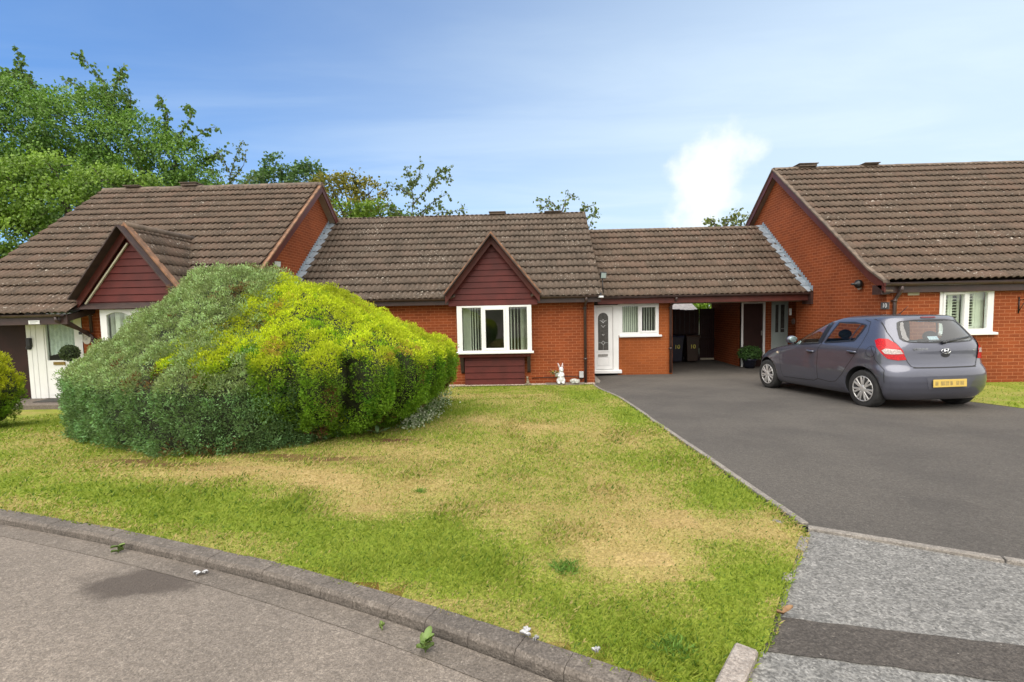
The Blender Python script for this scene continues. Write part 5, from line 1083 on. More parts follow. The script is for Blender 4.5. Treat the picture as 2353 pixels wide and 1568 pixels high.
twiggy('slender_tree', 'thin leafy tops showing beside the right gable', (8.5, 24, GZ), 21.0, [[(1665, 600), (1650, 520), (1625, 500)], [(1655, 530), (1680, 505), (1702, 482)], [(1665, 540), (1690, 515), (1710, 505)], [(1650, 530), (1640, 510), (1618, 512)], [(1690, 560), (1700, 520), (1712, 492)], [(1655, 540), (1665, 515), (1672, 500)]], 0.12, ((0.10, 0.14, 0.03), (0.24, 0.27, 0.08)), 8, dens=13)
twiggy('slender_tree', 'airy small-leaved birch top between the dark tree and the blue-green tree', (-16, 31, GZ), 29, [[(520, 480), (530, 400), (545, 350), (556, 325)], [(530, 400), (512, 365), (500, 350)], [(530, 420), (560, 380), (565, 350)], [(525, 440), (500, 400), (480, 385)], [(530, 450), (565, 420), (585, 400)]], 0.14, SG, 10, dens=10)
twiggy('tree_shoots', 'long leafy shoots standing out above the tallest dark tree', (-19, 25.5, GZ), 24, [[(80, 260), (60, 190), (45, 150), (38, 108)], [(250, 260), (240, 190), (205, 150), (168, 115)], [(250, 240), (275, 180), (285, 150)], [(100, 260), (70, 180), (22, 165)], [(180, 250), (190, 200), (150, 185)], [(400, 330), (440, 270), (432, 245)], [(420, 340), (470, 300), (492, 292)], [(380, 320), (385, 260), (362, 215)], [(440, 390), (500, 350), (520, 345)], [(300, 270), (300, 220), (290, 195)], [(30, 230), (10, 190), (-10, 170)]], 0.17, ((0.06, 0.12, 0.025), (0.17, 0.27, 0.06)), 12, dens=13, group='trees behind the roofs')
# small ground plants
def sprig_plant(name, label, cat, centre, n, rx, ry, h, leaf, cols, seed, wr=0.4, white=0.0, up=0.5, group=None):
    r = np.random.default_rng(seed); C = np.stack([r.normal(0, rx * 0.5, n), r.normal(0, ry * 0.5, n), r.uniform(0.0, h, n) * (1 - 0.4 * r.random(n))], 1) + np.array(centre)
    C[:, 2] += ground(C[:, 0], C[:, 1]) - ground(centre[0], centre[1]); D = unit(r.normal(size=(n, 3)) * 0.6 + np.array((0, 0, up))); L = r.uniform(0.6, 1.3, n) * leaf
    V, Fq = leaves(C, D, L, L * wr, r); t = r.random((n, 1)); col = np.array(cols[0]) * (1 - t) + np.array(cols[1]) * t
    if white: k = r.random(n) < white; col[k] = np.array((0.62, 0.64, 0.52)) * r.uniform(0.8, 1.1, (k.sum(), 1))
    return props(mesh_np(name, V, Fq, FOL, None, col), label, cat, group)
VG = ((0.10, 0.17, 0.05), (0.22, 0.30, 0.12)); q1, q2 = PG(945, 985), PG(1022, 925)
r = np.random.default_rng(3); n = 2600; t = r.random(n); C = q1 + (q2 - q1) * t[:, None] + np.stack([r.normal(0, 0.10, n), r.normal(0, 0.14, n), np.abs(r.normal(0, 0.13, n)) * (0.5 + 1.5 * t)], 1); C[:, 2] += ground(C[:, 0], C[:, 1]) - (q1 + (q2 - q1) * t[:, None])[:, 2]
D = unit(r.normal(size=(n, 3)) * 0.7 + np.array((0.2, -0.2, 0.3))); L = r.uniform(0.02, 0.045, n); V, Fq = leaves(C, D, L, L * 0.42, r); col = np.where(r.random((n, 1)) < 0.55, np.array((0.58, 0.62, 0.46)), np.array((0.13, 0.21, 0.07))) * r.uniform(0.7, 1.15, (n, 1))
props(mesh_np('variegated_plant', V, Fq, FOL, None, col), 'low white-flecked creeping plant under the right side of the golden conifer', 'plant')
def broad_leaf(mb, base, direction, L, w, droop=0.3):
    d = np.array(direction, float); d /= np.linalg.norm(d); s = np.cross(d, (0, 0, 1.0)); s /= np.linalg.norm(s); n = 7; vs = []
    for k in range(n):
        u = k / (n - 1); c = np.array(base) + d * L * u + np.array((0, 0, 0.35 * L * u - droop * L * u * u)); ww = w * math.sin(math.pi * min(1, u * 0.94 + 0.05)) ** 0.7
        vs += [c - s * ww + np.array((0, 0, 0.012)), c, c + s * ww + np.array((0, 0, 0.012))]
    mb.add(vs, [(i * 3 + j, i * 3 + j + 1, i * 3 + j + 4, i * 3 + j + 3) for i in range(n - 1) for j in range(2)], True)
LEAFG = pm('broad leaf', (0.12, 0.19, 0.085), (0.09, 0.15, 0.06), 12, 0.5)
c0 = PG(868, 1003); mb = MB()
for dx, dy, L, w in ((0.9, -0.35, 0.15, 0.035), (0.9, 0.15, 0.17, 0.032), (-0.6, -0.5, 0.15, 0.02), (0.1, -0.8, 0.09, 0.02), (-0.2, 0.5, 0.14, 0.025)): broad_leaf(mb, c0 + np.array((0.0, 0, 0.03)), (dx, dy, 0.3), L, w)
mb.build('leaf_rosette', LEAFG); props(bpy.data.objects['leaf_rosette'], 'broad-leaved weed rosette at the foot of the conifers', 'plant')
for i, (px, py, sc, lab) in enumerate(((978, 1500, 0.9, 'pale green weed growing in the road channel beside the kerb'), (272, 1271, 0.7, 'small flat weed in the road gutter at the left'), (878, 1449, 0.3, 'tiny seedling in the road channel left of the pale weed'))):
    c = PG(px, py, -0.05); mb = MB(); rr = random.Random(i + 2)
    for k in range(int(11 * (0.5 + sc * 0.5))):
        a = rr.uniform(0, 6.28); broad_leaf(mb, c + np.array((0, 0, 0.004 + rr.uniform(0, 0.05) * sc)), (math.cos(a), math.sin(a), rr.uniform(0.2, 0.9 if i != 1 else 0.3)), rr.uniform(0.035, 0.07) * sc, rr.uniform(0.012, 0.02) * sc)
    mb.tube([c, c + np.array((0.0, 0, 0.07 * sc))], 0.003, 5)
    o = mb.build('weed', pm('weed leaf', (0.17, 0.25, 0.055), (0.12, 0.19, 0.04), 12, 0.55)); props(o, lab, 'weed', 'weeds along the kerb')
for i, (px, py, rx, n, lab) in enumerate(((1300, 1303, 0.09, 220, 'dark green coarse grass tuft in the dry middle of the lawn'), (1552, 1490, 0.09, 240, 'blue-green grass tuft near the front corner of the lawn'), (965, 1130, 0.05, 90, 'small dark weed patch in the middle of the lawn'))):
    c = PG(px, py); r = np.random.default_rng(i); rho, phi_ = rx * np.sqrt(r.random(n)) * r.uniform(0.5, 1.1, n), r.uniform(0, 6.283, n); C = np.stack([c[0] + rho * np.cos(phi_), c[1] + 0.9 * rho * np.sin(phi_), np.zeros(n)], 1); C[:, 2] = ground(C[:, 0], C[:, 1]) - 0.01
    D = unit(np.stack([r.normal(0, 0.7, n), r.normal(0, 0.7, n), np.full(n, 0.55)], 1)); L = r.uniform(0.025, 0.06, n); V, Fq = leaves(C, D, L, np.full(n, 0.003), r)
    props(mesh_np('grass_tuft', V, Fq, BLADEM, None, np.array((0.125, 0.225, 0.04)) * r.uniform(0.7, 1.5, (n, 1))), lab, 'grass tuft', 'coarse tufts in the lawn')
# ------------------------------------------------------------------ parked hatchback
CQ = (6.17396138, 7.80705199, -0.10037963, -1.68132837, -0.03896695)
def car_axes():
    X, Y, a, z, s = CQ; h = np.array([math.sin(a), math.cos(a), s]); h /= np.linalg.norm(h); r = np.array([math.cos(a), -math.sin(a), 0.0]); return np.array([X, Y, z]), h, r, np.cross(r, h)
cO, cH, cR_, cU_ = car_axes()
car = thing('parked_car', 'grey-blue five-door hatchback parked on the tarmac driveway facing the carport', 'car'); car['local'] = 1
mm = Matrix.Identity(4)
for i in range(3): mm[i][0] = cR_[i]; mm[i][1] = cH[i]; mm[i][2] = cU_[i]; mm[i][3] = cO[i]
car.matrix_world = mm
# local frame: x right, y forward from the rear axle, z up
ZT = np.array([0.17, 0.22, 0.28, 0.36, 0.46, 0.55, 0.62, 0.66, 0.70, 0.78, 0.86, 0.92, 0.97, 1.02, 1.08, 1.15, 1.22, 1.30, 1.37, 1.41, 1.435, 1.455, 1.472, 1.483])
XR_ = np.array([-0.47, -0.53, -0.575, -0.605, -0.618, -0.618, -0.608, -0.585, -0.560, -0.548, -0.545, -0.545, -0.540, -0.525, -0.495, -0.447, -0.400, -0.345, -0.300, -0.290, -0.255, -0.130, 0.10, 0.45])
XF_ = np.array([3.18, 3.25, 3.29, 3.31, 3.315, 3.305, 3.28, 3.25, 3.20, 3.06, 2.82, 2.45, 2.16, 1.99, 1.86, 1.71, 1.56, 1.38, 1.20, 1.08, 0.99, 0.90, 0.78, 0.60])
HW_ = np.array([0.75, 0.795, 0.825, 0.842, 0.852, 0.856, 0.856, 0.854, 0.850, 0.848, 0.843, 0.834, 0.815, 0.790, 0.764, 0.735, 0.704, 0.665, 0.624, 0.592, 0.560, 0.500, 0.38, 0.20])
RC_ = np.array([0.36, 0.39, 0.42, 0.44, 0.45, 0.46, 0.48, 0.50, 0.50, 0.50, 0.50, 0.50, 0.50, 0.48, 0.46, 0.44, 0.42, 0.40, 0.38, 0.36, 0.36, 0.34, 0.3, 0.2])
RF_ = np.array([0.80, 0.84, 0.88, 0.92, 0.94, 0.95, 0.96, 0.98, 1.0, 1.05, 1.1, 1.0, 0.8, 0.62, 0.55, 0.5, 0.46, 0.42, 0.4, 0.38, 0.36, 0.3, 0.2, 0.1])
def it(t, z): return np.interp(z, ZT, t)
MR, MF = 3.3, 2.2
def side_y(y, z):
    """half width of the body at forward position y, height z"""
    hw, dr, df = it(HW_, z), y - it(XR_, z), it(XF_, z) - y
    q = np.clip(1 - dr / it(RC_, z), 0, 1); f = np.clip(1 - df / it(RF_, z), 0, 1)
    return hw * (1 - q ** MR) ** (1 / MR) * (1 - f ** MF) ** (1 / MF)
def ring(z, nc=16, ns=44):
    hw, xr, xf, rc, rf = it(HW_, z), it(XR_, z), it(XF_, z), it(RC_, z), it(RF_, z)
    ph = np.linspace(0, math.pi / 2, nc); rx = hw * np.sin(ph) ** (2 / MR); ry = xr + rc * (1 - np.cos(ph) ** (2 / MR))
    sy = np.linspace(xr + rc, xf - rf, ns)[1:-1]; fx = hw * np.sin(ph[::-1]) ** (2 / MF); fy = xf - rf * (1 - np.cos(ph[::-1]) ** (2 / MF))
    return np.stack([np.r_[rx, np.full(ns - 2, hw), fx], np.r_[ry, sy, fy], np.full(2 * nc + ns - 2, z)], 1)
zs_ = np.unique(np.r_[np.linspace(0.17, 1.43, 56), np.linspace(1.43, 1.483, 8)])
rings = []
for z in zs_:
    p = ring(z); l = p[1:-1][::-1] * np.array((-1, 1, 1)); rings.append(np.r_[p, l])
nr_ = len(rings[0]); Vc = np.concatenate(rings); fc = [(i * nr_ + j, i * nr_ + (j + 1) % nr_, (i + 1) * nr_ + (j + 1) % nr_, (i + 1) * nr_ + j) for i in range(len(zs_) - 1) for j in range(nr_)]
fc += [tuple(range(nr_ - 1, -1, -1)), tuple(range((len(zs_) - 1) * nr_, len(zs_) * nr_))]
def paint_mat():
    m, t, b = new_mat('car paint'); o = N(t, 'ShaderNodeTexCoord').outputs['Object']
    v = N(t, 'ShaderNodeTexNoise', Scale=900.0, Detail=1.0); t.links.new(o, v.inputs['Vector'])
    t.links.new(mixc(t, maprange(t, v.outputs['Fac'], 0.4, 0.6), (0.084, 0.088, 0.120), (0.115, 0.118, 0.152)), b.inputs['Base Color'])
    b.inputs['Metallic'].default_value = 0.55; b.inputs['Roughness'].default_value = 0.36; b.inputs['Coat Weight'].default_value = 1.0; b.inputs['Coat Roughness'].default_value = 0.03; b.inputs['Coat IOR'].default_value = 1.55; return m
PAINT = paint_mat(); ARCH = pm('arch liner', (0.010, 0.010, 0.011), None, 9, 0.8); RUBBER = pm('tyre rubber', (0.018, 0.017, 0.017), (0.028, 0.027, 0.026), 12, 0.8, 0.2, 60); SEAM = pm('panel gap', (0.012, 0.012, 0.014), None, 5, 0.6)
CHROME = pm('chrome', (0.75, 0.76, 0.78), None, 5, 0.12, metal=1.0); WHEELM = pm('wheel silver', (0.62, 0.61, 0.59), (0.52, 0.51, 0.50), 9, 0.32, metal=0.55); TRIMB = pm('black trim', (0.016, 0.016, 0.018), None, 5, 0.35)
CGLASS = glass_mat('car glass', (0.68, 0.75, 0.74), 2.1)
def lamp_mat(name, c, rough=0.12):
    m, t, b = new_mat(name); o = N(t, 'ShaderNodeTexCoord').outputs['Object']; w = N(t, 'ShaderNodeTexVoronoi', Scale=55.0); t.links.new(o, w.inputs['Vector'])
    t.links.new(mixc(t, maprange(t, w.outputs['Distance'], 0.1, 0.7), c, tuple(x * 0.6 for x in c)), b.inputs['Base Color']); b.inputs['Roughness'].default_value = rough; b.inputs['Coat Weight'].default_value = 0.25; b.inputs['Specular IOR Level'].default_value = 0.3; return m
REDL = lamp_mat('red lamp', (0.60, 0.006, 0.010)); CLEARL = lamp_mat('clear lamp', (0.66, 0.56, 0.52)); HEADL = lamp_mat('head lamp', (0.62, 0.64, 0.66)); AMBER = lamp_mat('pale indicator', (0.75, 0.62, 0.45))
# body with wheel arches cut out
bm_c = bpy.data.meshes.new('body'); bm_c.from_pydata([tuple(map(float, v)) for v in Vc], [], fc); bm_c.materials.append(PAINT); bm_c.materials.append(ARCH)
bm_c.polygons.foreach_set('use_smooth', [True] * len(bm_c.polygons)); bm_c.update()
tmp = bpy.data.objects.new('tmp', bm_c); COL.objects.link(tmp); cutters = []
for wy in (0.0, 2.525):
    for sg in (-1, 1):
        cb2 = MB(); cb2.lathe([(0.345, 0.50), (0.345, 1.1)], (0, 0, 0), 48, 'x'); vs = [((v[0] if sg > 0 else -v[0]), v[1] + wy, v[2] + 0.315) for v in cb2.v]
        me = bpy.data.meshes.new('cut'); me.from_pydata(vs, [], cb2.f); me.materials.append(PAINT); me.materials.append(ARCH); me.polygons.foreach_set('material_index', [1] * len(me.polygons))
        b3 = bmesh.new(); b3.from_mesh(me); bmesh.ops.recalc_face_normals(b3, faces=b3.faces); b3.to_mesh(me); b3.free()
        c = bpy.data.objects.new('cut', me); COL.objects.link(c); cutters.append(c); md = tmp.modifiers.new('b', 'BOOLEAN'); md.operation = 'DIFFERENCE'; md.object = c; md.solver = 'EXACT'
b3 = bmesh.new(); b3.from_mesh(bm_c); bmesh.ops.recalc_face_normals(b3, faces=b3.faces); b3.to_mesh(bm_c); b3.free()
dg = bpy.context.evaluated_depsgraph_get(); body_me = bpy.data.meshes.new_from_object(tmp.evaluated_get(dg)); body_me.name = 'body'
for c in cutters + [tmp]: bpy.data.objects.remove(c, do_unlink=True)
# window outlines: side glass in (y, z), rear glass in (x, z)
FRONTG = [(0.85, 1.365), (1.00, 1.365), (1.21, 1.315), (1.42, 1.215), (1.62, 1.11), (1.80, 1.0), (1.86, 0.965), (1.70, 0.945), (1.30, 0.962), (1.02, 0.985), (0.985, 1.0)]
REARG = [(0.735, 1.372), (0.40, 1.368), (0.17, 1.335), (0.10, 1.31), (0.135, 1.20), (0.20, 1.085), (0.235, 1.05), (0.50, 1.025), (0.84, 1.0), (0.885, 1.01), (0.80, 1.22)]
HATCH = [(-0.56, 1.065), (-0.50, 1.045), (-0.25, 1.030), (0, 1.027), (0.25, 1.030), (0.50, 1.045), (0.56, 1.065), (0.585, 1.10), (0.57, 1.16), (0.535, 1.26), (0.49, 1.345), (0.45, 1.365), (0.25, 1.382), (0, 1.386), (-0.25, 1.382), (-0.45, 1.365), (-0.49, 1.345), (-0.535, 1.26), (-0.57, 1.16), (-0.585, 1.10)]
WINDS = None
def rear_y(x, z):
    hw, xr, rc = it(HW_, z), it(XR_, z), it(RC_, z); u = np.clip(np.abs(x) / hw, 0, 0.9999); return xr + rc * (1 - (1 - u ** MR) ** (1 / MR))
def inside(pts, poly): return in_poly(np.array([p[0] for p in pts], float), np.array([p[1] for p in pts], float), poly)
def shrink(poly, d):
    p = np.array(poly, float); c = p.mean(0); r_ = np.linalg.norm(p - c, axis=1)[:, None]; return [tuple(q) for q in c + (p - c) * (1 - d / r_)]
b3 = bmesh.new(); b3.from_mesh(body_me); fl = [f for f in b3.faces]; cc = np.array([f.calc_center_median()[:] for f in fl])
kill = np.zeros(len(fl), bool)
for G_ in (FRONTG, REARG): kill |= inside(cc[:, 1:3], shrink(G_, 0.022)) & (np.abs(cc[:, 0]) > 0.4)
kill |= inside(cc[:, [0, 2]], shrink(HATCH, 0.03)) & (cc[:, 1] < 0.0)
ws = (cc[:, 1] > it(XF_, cc[:, 2]) - 0.35) & (cc[:, 2] > 1.04) & (cc[:, 2] < 1.36) & (np.abs(cc[:, 0]) < it(HW_, cc[:, 2]) - 0.09); kill |= ws
bmesh.ops.delete(b3, geom=[f for f, k in zip(fl, kill) if k], context='FACES'); b3.to_mesh(body_me); b3.free()
body = bpy.data.objects.new('body', body_me); COL.objects.link(body); body.parent = car
def cpart(name, mb_or_mesh, mats, parent=None, bevel=0.0):
    o = mb_or_mesh.build(name, mats, parent or car, bevel); o.location = (0, 0, 0); return o
def dense(poly, step=0.03, closed=True):
    o = []; n = len(poly)
    for i in range(n if closed else n - 1):
        a, b_ = np.array(poly[i], float), np.array(poly[(i + 1) % n], float); k = max(1, int(np.linalg.norm(b_ - a) / step)); o += [tuple(a + (b_ - a) * j / k) for j in range(k)]
    if not closed: o.append(tuple(poly[-1]))
    return o
def patch(mb, poly, fn, rings_=6, step=0.03, ctr=None):
    """closed outline laid on the body: rings shrinking to the middle, fn maps 2-D to 3-D"""
    p = np.array(dense(poly, step)); c = p.mean(0) if ctr is None else np.array(ctr); n = len(p); vs = []
    for k in range(rings_):
        f = 1 - k / rings_; vs += [fn(*(c + (q - c) * f)) for q in p]
    vs.append(fn(*c)); fs = [(k * n + i, k * n + (i + 1) % n, (k + 1) * n + (i + 1) % n, (k + 1) * n + i) for k in range(rings_ - 1) for i in range(n)] + [((rings_ - 1) * n + i, (rings_ - 1) * n + (i + 1) % n, rings_ * n) for i in range(n)]
    return mb.add(vs, fs, True)
def fside(sg, e): return lambda y, z: (sg * (float(side_y(y, z)) + e), y, z)
def frear(e): return lambda x, z: (x, float(rear_y(x, z)) - e, z)
def ribbon(mb, pts, fn, w, step=0.03):
    p = np.array(dense(pts, step, False)); t = np.gradient(p, axis=0); t /= np.linalg.norm(t, axis=1)[:, None]; nrm = np.stack([-t[:, 1], t[:, 0]], 1) * w / 2; n = len(p)
    return mb.add([fn(*q) for q in p - nrm] + [fn(*q) for q in p + nrm], [(i, i + 1, n + i + 1, n + i) for i in range(n - 1)], True)
def ringband(mb, poly, d, fn, step=0.03):
    p = np.array(dense(poly, step)); q = np.array(shrink(p, d)); n = len(p); return mb.add([fn(*a) for a in p] + [fn(*a) for a in q], [(i, (i + 1) % n, n + (i + 1) % n, n + i) for i in range(n)], True)
for sg in (-1, 1):
    for nm, G_ in (('front_door', FRONTG), ('rear_door', REARG)):
        mb = MB()
        if nm == 'front_door': ol = [(0.93, 0.995), (0.99, 0.90), (1.00, 0.60), (0.99, 0.36), (1.10, 0.315), (1.98, 0.30), (2.04, 0.44), (2.06, 0.74), (2.0, 0.93), (1.86, 0.985)]
        else: ol = [(0.99, 0.90), (1.00, 0.60), (0.99, 0.36), (0.72, 0.335), (0.56, 0.36), (0.40, 0.50), (0.28, 0.66), (0.12, 0.86), (0.06, 1.02), (0.02, 1.20), (0.06, 1.36), (0.2, 1.40)]
        ribbon(mb, ol, fside(sg, 0.0015), 0.009); d_o = cpart(nm, mb, SEAM)
        mb = MB(); patch(mb, G_, fside(sg, 0.004), 5); g_o = cpart('side_window', mb, CGLASS, d_o)
        mb = MB(); ringband(mb, G_, 0.032, fside(sg, 0.006)); cpart('window_trim', mb, TRIMB, d_o)
        hy, hz_ = (1.17, 0.85) if nm == 'front_door' else (0.20, 0.885); mb = MB()
        yy = np.linspace(-0.10, 0.10, 9); mb.tube([(sg * (float(side_y(hy + k, hz_)) + 0.010 + 0.022 * (1 - (k / 0.10) ** 2) ** 0.5), hy + k, hz_ + 0.006 * k / 0.1) for k in yy], [0.012, 0.016, 0.018, 0.018, 0.018, 0.018, 0.018, 0.016, 0.012], 10); cpart('door_handle', mb, PAINT, d_o)
        mb = MB(); patch(mb, [(hy + 0.07 * math.cos(a), hz_ - 0.012 + 0.03 * math.sin(a)) for a in np.linspace(0, 2 * math.pi, 16, endpoint=False)], fside(sg, 0.002), 2); cpart('handle_recess', mb, SEAM, d_o)
    mb = MB(); ribbon(mb, [(0.90, 1.365), (0.99, 1.01)], fside(sg, 0.008), 0.10); ribbon(mb, [(0.20, 1.05), (0.10, 1.335)], fside(sg, 0.0065), 0.012) if False else None; cpart('door_pillar', mb, TRIMB)
    mb = MB(); ribbon(mb, [(0.30, 1.056), (0.14, 1.325)] if False else [(0.335, 1.05), (0.215, 1.33)], fside(sg, 0.0075), 0.026); cpart('quarter_bar', mb, TRIMB)
    mb = MB(); ribbon(mb, [(1.98, 0.255), (0.46, 0.285)], fside(sg, 0.004), 0.06); cpart('sill_trim', mb, PAINT)
    mb = MB(); patch(mb, [(2.10, 0.755), (2.19, 0.775), (2.17, 0.80), (2.12, 0.80)], fside(sg, 0.006), 2); cpart('side_indicator', mb, AMBER)
    mb = MB(); ribbon(mb, [(-0.14, 0.985), (-0.22, 0.87), (-0.25, 0.78), (-0.30, 0.72), (-0.395, 0.63), (-0.40, 0.44)], fside(sg, 0.0015), 0.008); cpart('bumper_gap', mb, SEAM)
    # wing mirror
    mb = MB(); my, mz = 1.80, 1.045; mb.ball((sg * (float(side_y(my, 0.99)) + 0.105), my, mz), (0.105, 0.062, 0.075), 16, 10); mb.beam((sg * 0.76, my + 0.01, 0.985), (sg * 0.86, my + 0.01, 1.02), (0, 1, 0), 0.04, (0, 0, 1), 0.02); mo = cpart('wing_mirror', mb, PAINT)
    mb = MB(); mb.ball((sg * (float(side_y(my, 0.99)) + 0.105), my - 0.052, mz), (0.088, 0.012, 0.06), 14, 8); cpart('mirror_glass', mb, pm('mirror', (0.26, 0.34, 0.34), None, 3, 0.03, metal=1.0), mo)
    # head lamp
    mb = MB(); patch(mb, [(2.60, 0.83), (2.72, 0.84), (2.88, 0.80), (3.0, 0.74), (3.06, 0.66), (2.95, 0.64), (2.80, 0.70), (2.66, 0.76)], fside(sg, 0.008), 3); cpart('headlight', mb, HEADL)
    mb = MB(); ringband(mb, [(0.367 * math.cos(a), 0.315 + 0.367 * math.sin(a)) for a in np.linspace(-0.25, math.pi + 0.25, 40)][:0] or [(0, 0), (1, 0), (0, 1)], 0.01, fside(sg, 0.001)) if False else None
# fuel flap on the left flank
mb = MB(); ribbon(mb, [(-0.165 + 0.085 * math.cos(a), 0.90 + 0.085 * math.sin(a)) for a in np.linspace(0, 2 * math.pi, 28)], fside(-1, 0.0015), 0.006, 0.02); cpart('fuel_flap', mb, SEAM)
# hatch: glass, frit, seams, lamps, badges
mb = MB(); patch(mb, HATCH, frear(0.004), 7); hg = cpart('rear_window', mb, CGLASS)
mb = MB(); ringband(mb, HATCH, 0.035, frear(0.0065)); cpart('window_trim', mb, TRIMB, hg)
mb = MB(); ribbon(mb, [(-0.60, 1.405), (-0.655, 1.20), (-0.66, 1.06), (-0.60, 0.90), (-0.555, 0.76), (-0.515, 0.685), (-0.45, 0.672), (0, 0.668), (0.45, 0.672), (0.515, 0.685), (0.555, 0.76), (0.60, 0.90), (0.66, 1.06), (0.655, 1.20), (0.60, 1.405)], frear(0.002), 0.009); cpart('tailgate', mb, SEAM)
mb = MB(); patch(mb, [(-0.12, 1.408), (0.12, 1.408), (0.12, 1.428), (-0.12, 1.428)], frear(0.012), 2); cpart('brake_light', mb, pm('dark red lamp', (0.16, 0.018, 0.02), None, 20, 0.2))
def R2(x, z): return ('r', x, z)
for sg in (-1, 1):
    # lamp outline as (arc parameter, z): phi 0 = middle of the tail, pi/2 = flank
    def phi_r(x, z): return math.asin(min(1.0, (abs(x) / float(it(HW_, z))) ** (MR / 2)))
    def phi_s(y, z): return math.acos(max(0.0, min(1.0, 1 - (y - float(it(XR_, z))) / float(it(RC_, z)))) ** (MR / 2))
    def fl_(e, sg=sg):
        def f(ph, z):
            hw, xr, rc = float(it(HW_, z)), float(it(XR_, z)), float(it(RC_, z)); sx, cx_ = math.sin(ph) ** (2 / MR), max(0, math.cos(ph)) ** (2 / MR); k = np.array((hw * sx, rc * (1 - cx_))); nx__, ny__ = math.sin(ph), -math.cos(ph)
            return (sg * (k[0] + e * nx__), xr + k[1] + e * ny__, z)
        return f
    ol = [(phi_s(-0.17, 1.075), 1.075), (phi_s(-0.22, 1.105), 1.105), (phi_r(0.69, 1.10), 1.10), (phi_r(0.655, 1.04), 1.04), (phi_r(0.60, 0.93), 0.93), (phi_r(0.562, 0.785), 0.785), (phi_r(0.66, 0.776), 0.776), (phi_r(0.76, 0.80), 0.80), (phi_s(-0.34, 0.87), 0.87), (phi_s(-0.24, 0.98), 0.98)]
    mb = MB(); patch(mb, ol, fl_(0.012), 5, 0.04); tl = cpart('tail_light', mb, REDL)
    mb = MB(); ringband(mb, ol, 0.012, fl_(0.008), 0.04); cpart('lamp_rim', mb, SEAM, tl)
    mb = MB(); patch(mb, [(phi_r(0.595, 0.875), 0.875), (phi_r(0.625, 0.935), 0.935), (phi_r(0.76, 0.955), 0.955), (phi_s(-0.33, 0.925), 0.925), (phi_s(-0.37, 0.875), 0.875), (phi_r(0.72, 0.868), 0.868)], fl_(0.0165), 3, 0.04); cpart('lamp_lens', mb, CLEARL, tl)
mb = MB(); ribbon(mb, [(-0.50, 0.668), (0, 0.664), (0.50, 0.668)], frear(0.004), 0.014); cpart('bumper_top_gap', mb, SEAM)  # dark separation line between tailgate and bumper
mb = MB(); patch(mb, [(-0.345, 0.52), (0.44, 0.52), (0.37, 0.40), (0.33, 0.345), (-0.29, 0.345), (-0.32, 0.40)], frear(0.004), 3); rec = cpart('plate_recess', mb, pm('recess grey', (0.085, 0.087, 0.11), None, 5, 0.4))
mb = MB(); yp_ = float(rear_y(0.0, 0.44)) - 0.022; mb.box(-0.265, 0.265, yp_ - 0.004, yp_ + 0.004, 0.378, 0.492); pl_o = cpart('number_plate', mb, pm('plate yellow', (0.62, 0.44, 0.10), (0.60, 0.42, 0.10), 3, 0.4), None, 0.003)
BL_ = pm('blurred ink', (0.42, 0.30, 0.09), (0.30, 0.215, 0.075), 26, 0.5); mb = MB()
for k, (a, b_) in enumerate(((-0.235, -0.19), (-0.15, -0.085), (-0.075, -0.02), (0.0, 0.04), (0.09, 0.14), (0.155, 0.215))): mb.add([(a, yp_ - 0.0055, 0.405), (b_, yp_ - 0.0055, 0.405), (b_, yp_ - 0.0055, 0.465), (a, yp_ - 0.0055, 0.465)], [(0, 1, 2, 3)])
cpart('plate_smudge', mb, BL_, pl_o)
mb = MB(); pv_ = np.array((0.0, float(rear_y(0.0, 1.04)) - 0.03, 1.035)); tip = np.array((0.50, float(rear_y(0.50, 1.10)) - 0.022, 1.105))
mb.ball(pv_, (0.035, 0.03, 0.028), 12, 8); mb.tube([pv_, pv_ + (tip - pv_) * 0.3, tip], [0.017, 0.016, 0.009], 8); mb.tube([pv_ + (tip - pv_) * 0.12 + np.array((0, 0.012, 0.012)), tip + np.array((0.02, 0.012, 0.008))], [0.010, 0.007], 6); cpart('rear_wiper', mb, TRIMB)
def text(name, s, size, loc, rot, mat, parent, ext=0.002, local=True, shear=0.0, align='CENTER'):
    cu = bpy.data.curves.new(name, 'FONT'); cu.body = s; cu.size = size; cu.extrude = ext; cu.align_x = align; cu.align_y = 'CENTER'; cu.shear = shear; cu.resolution_u = 4
    o = bpy.data.objects.new('t', cu); COL.objects.link(o); d = bpy.context.evaluated_depsgraph_get(); me = bpy.data.meshes.new_from_object(o.evaluated_get(d)); bpy.data.objects.remove(o, do_unlink=True); bpy.data.curves.remove(cu)
    me.name = name; me.materials.clear(); me.materials.append(mat)
    Mx = Matrix.Translation(Vector(loc)) @ rot.to_4x4(); me.transform(Mx); o = link(name, me, parent)
    if local: o.location = (0, 0, 0)
    return o
def face_rot(right, up): 
    r_a = Vector(right).normalized(); u_a = Vector(up).normalized(); n_a = r_a.cross(u_a); m3 = Matrix((r_a, u_a, n_a)).transposed(); return m3
bz = 0.905; rr0 = face_rot((1, 0, 0), (0, 0.0, 1))
text('maker_badge', 'HYUNDAI', 0.050, (-0.36, float(rear_y(-0.40, 0.935)) - 0.004, 0.937), face_rot((1, -0.05, 0), (0, 0, 1)), CHROME, car)
text('model_badge', 'i20', 0.062, (0.53, float(rear_y(0.54, 0.915)) - 0.002, 0.915), face_rot((1, 0.30, 0), (0, 0, 1)), CHROME, car)
yb_ = float(rear_y(0.0, bz)); mb = MB(); n = 36
for k in range(n):
    a, b_ = 2 * math.pi * k / n, 2 * math.pi * (k + 1) / n
    mb.tube([(0.02 + 0.072 * math.cos(a), yb_ - 0.010, bz + 0.036 * math.sin(a)), (0.02 + 0.072 * math.cos(b_), yb_ - 0.010, bz + 0.036 * math.sin(b_))], 0.006, 5, False)
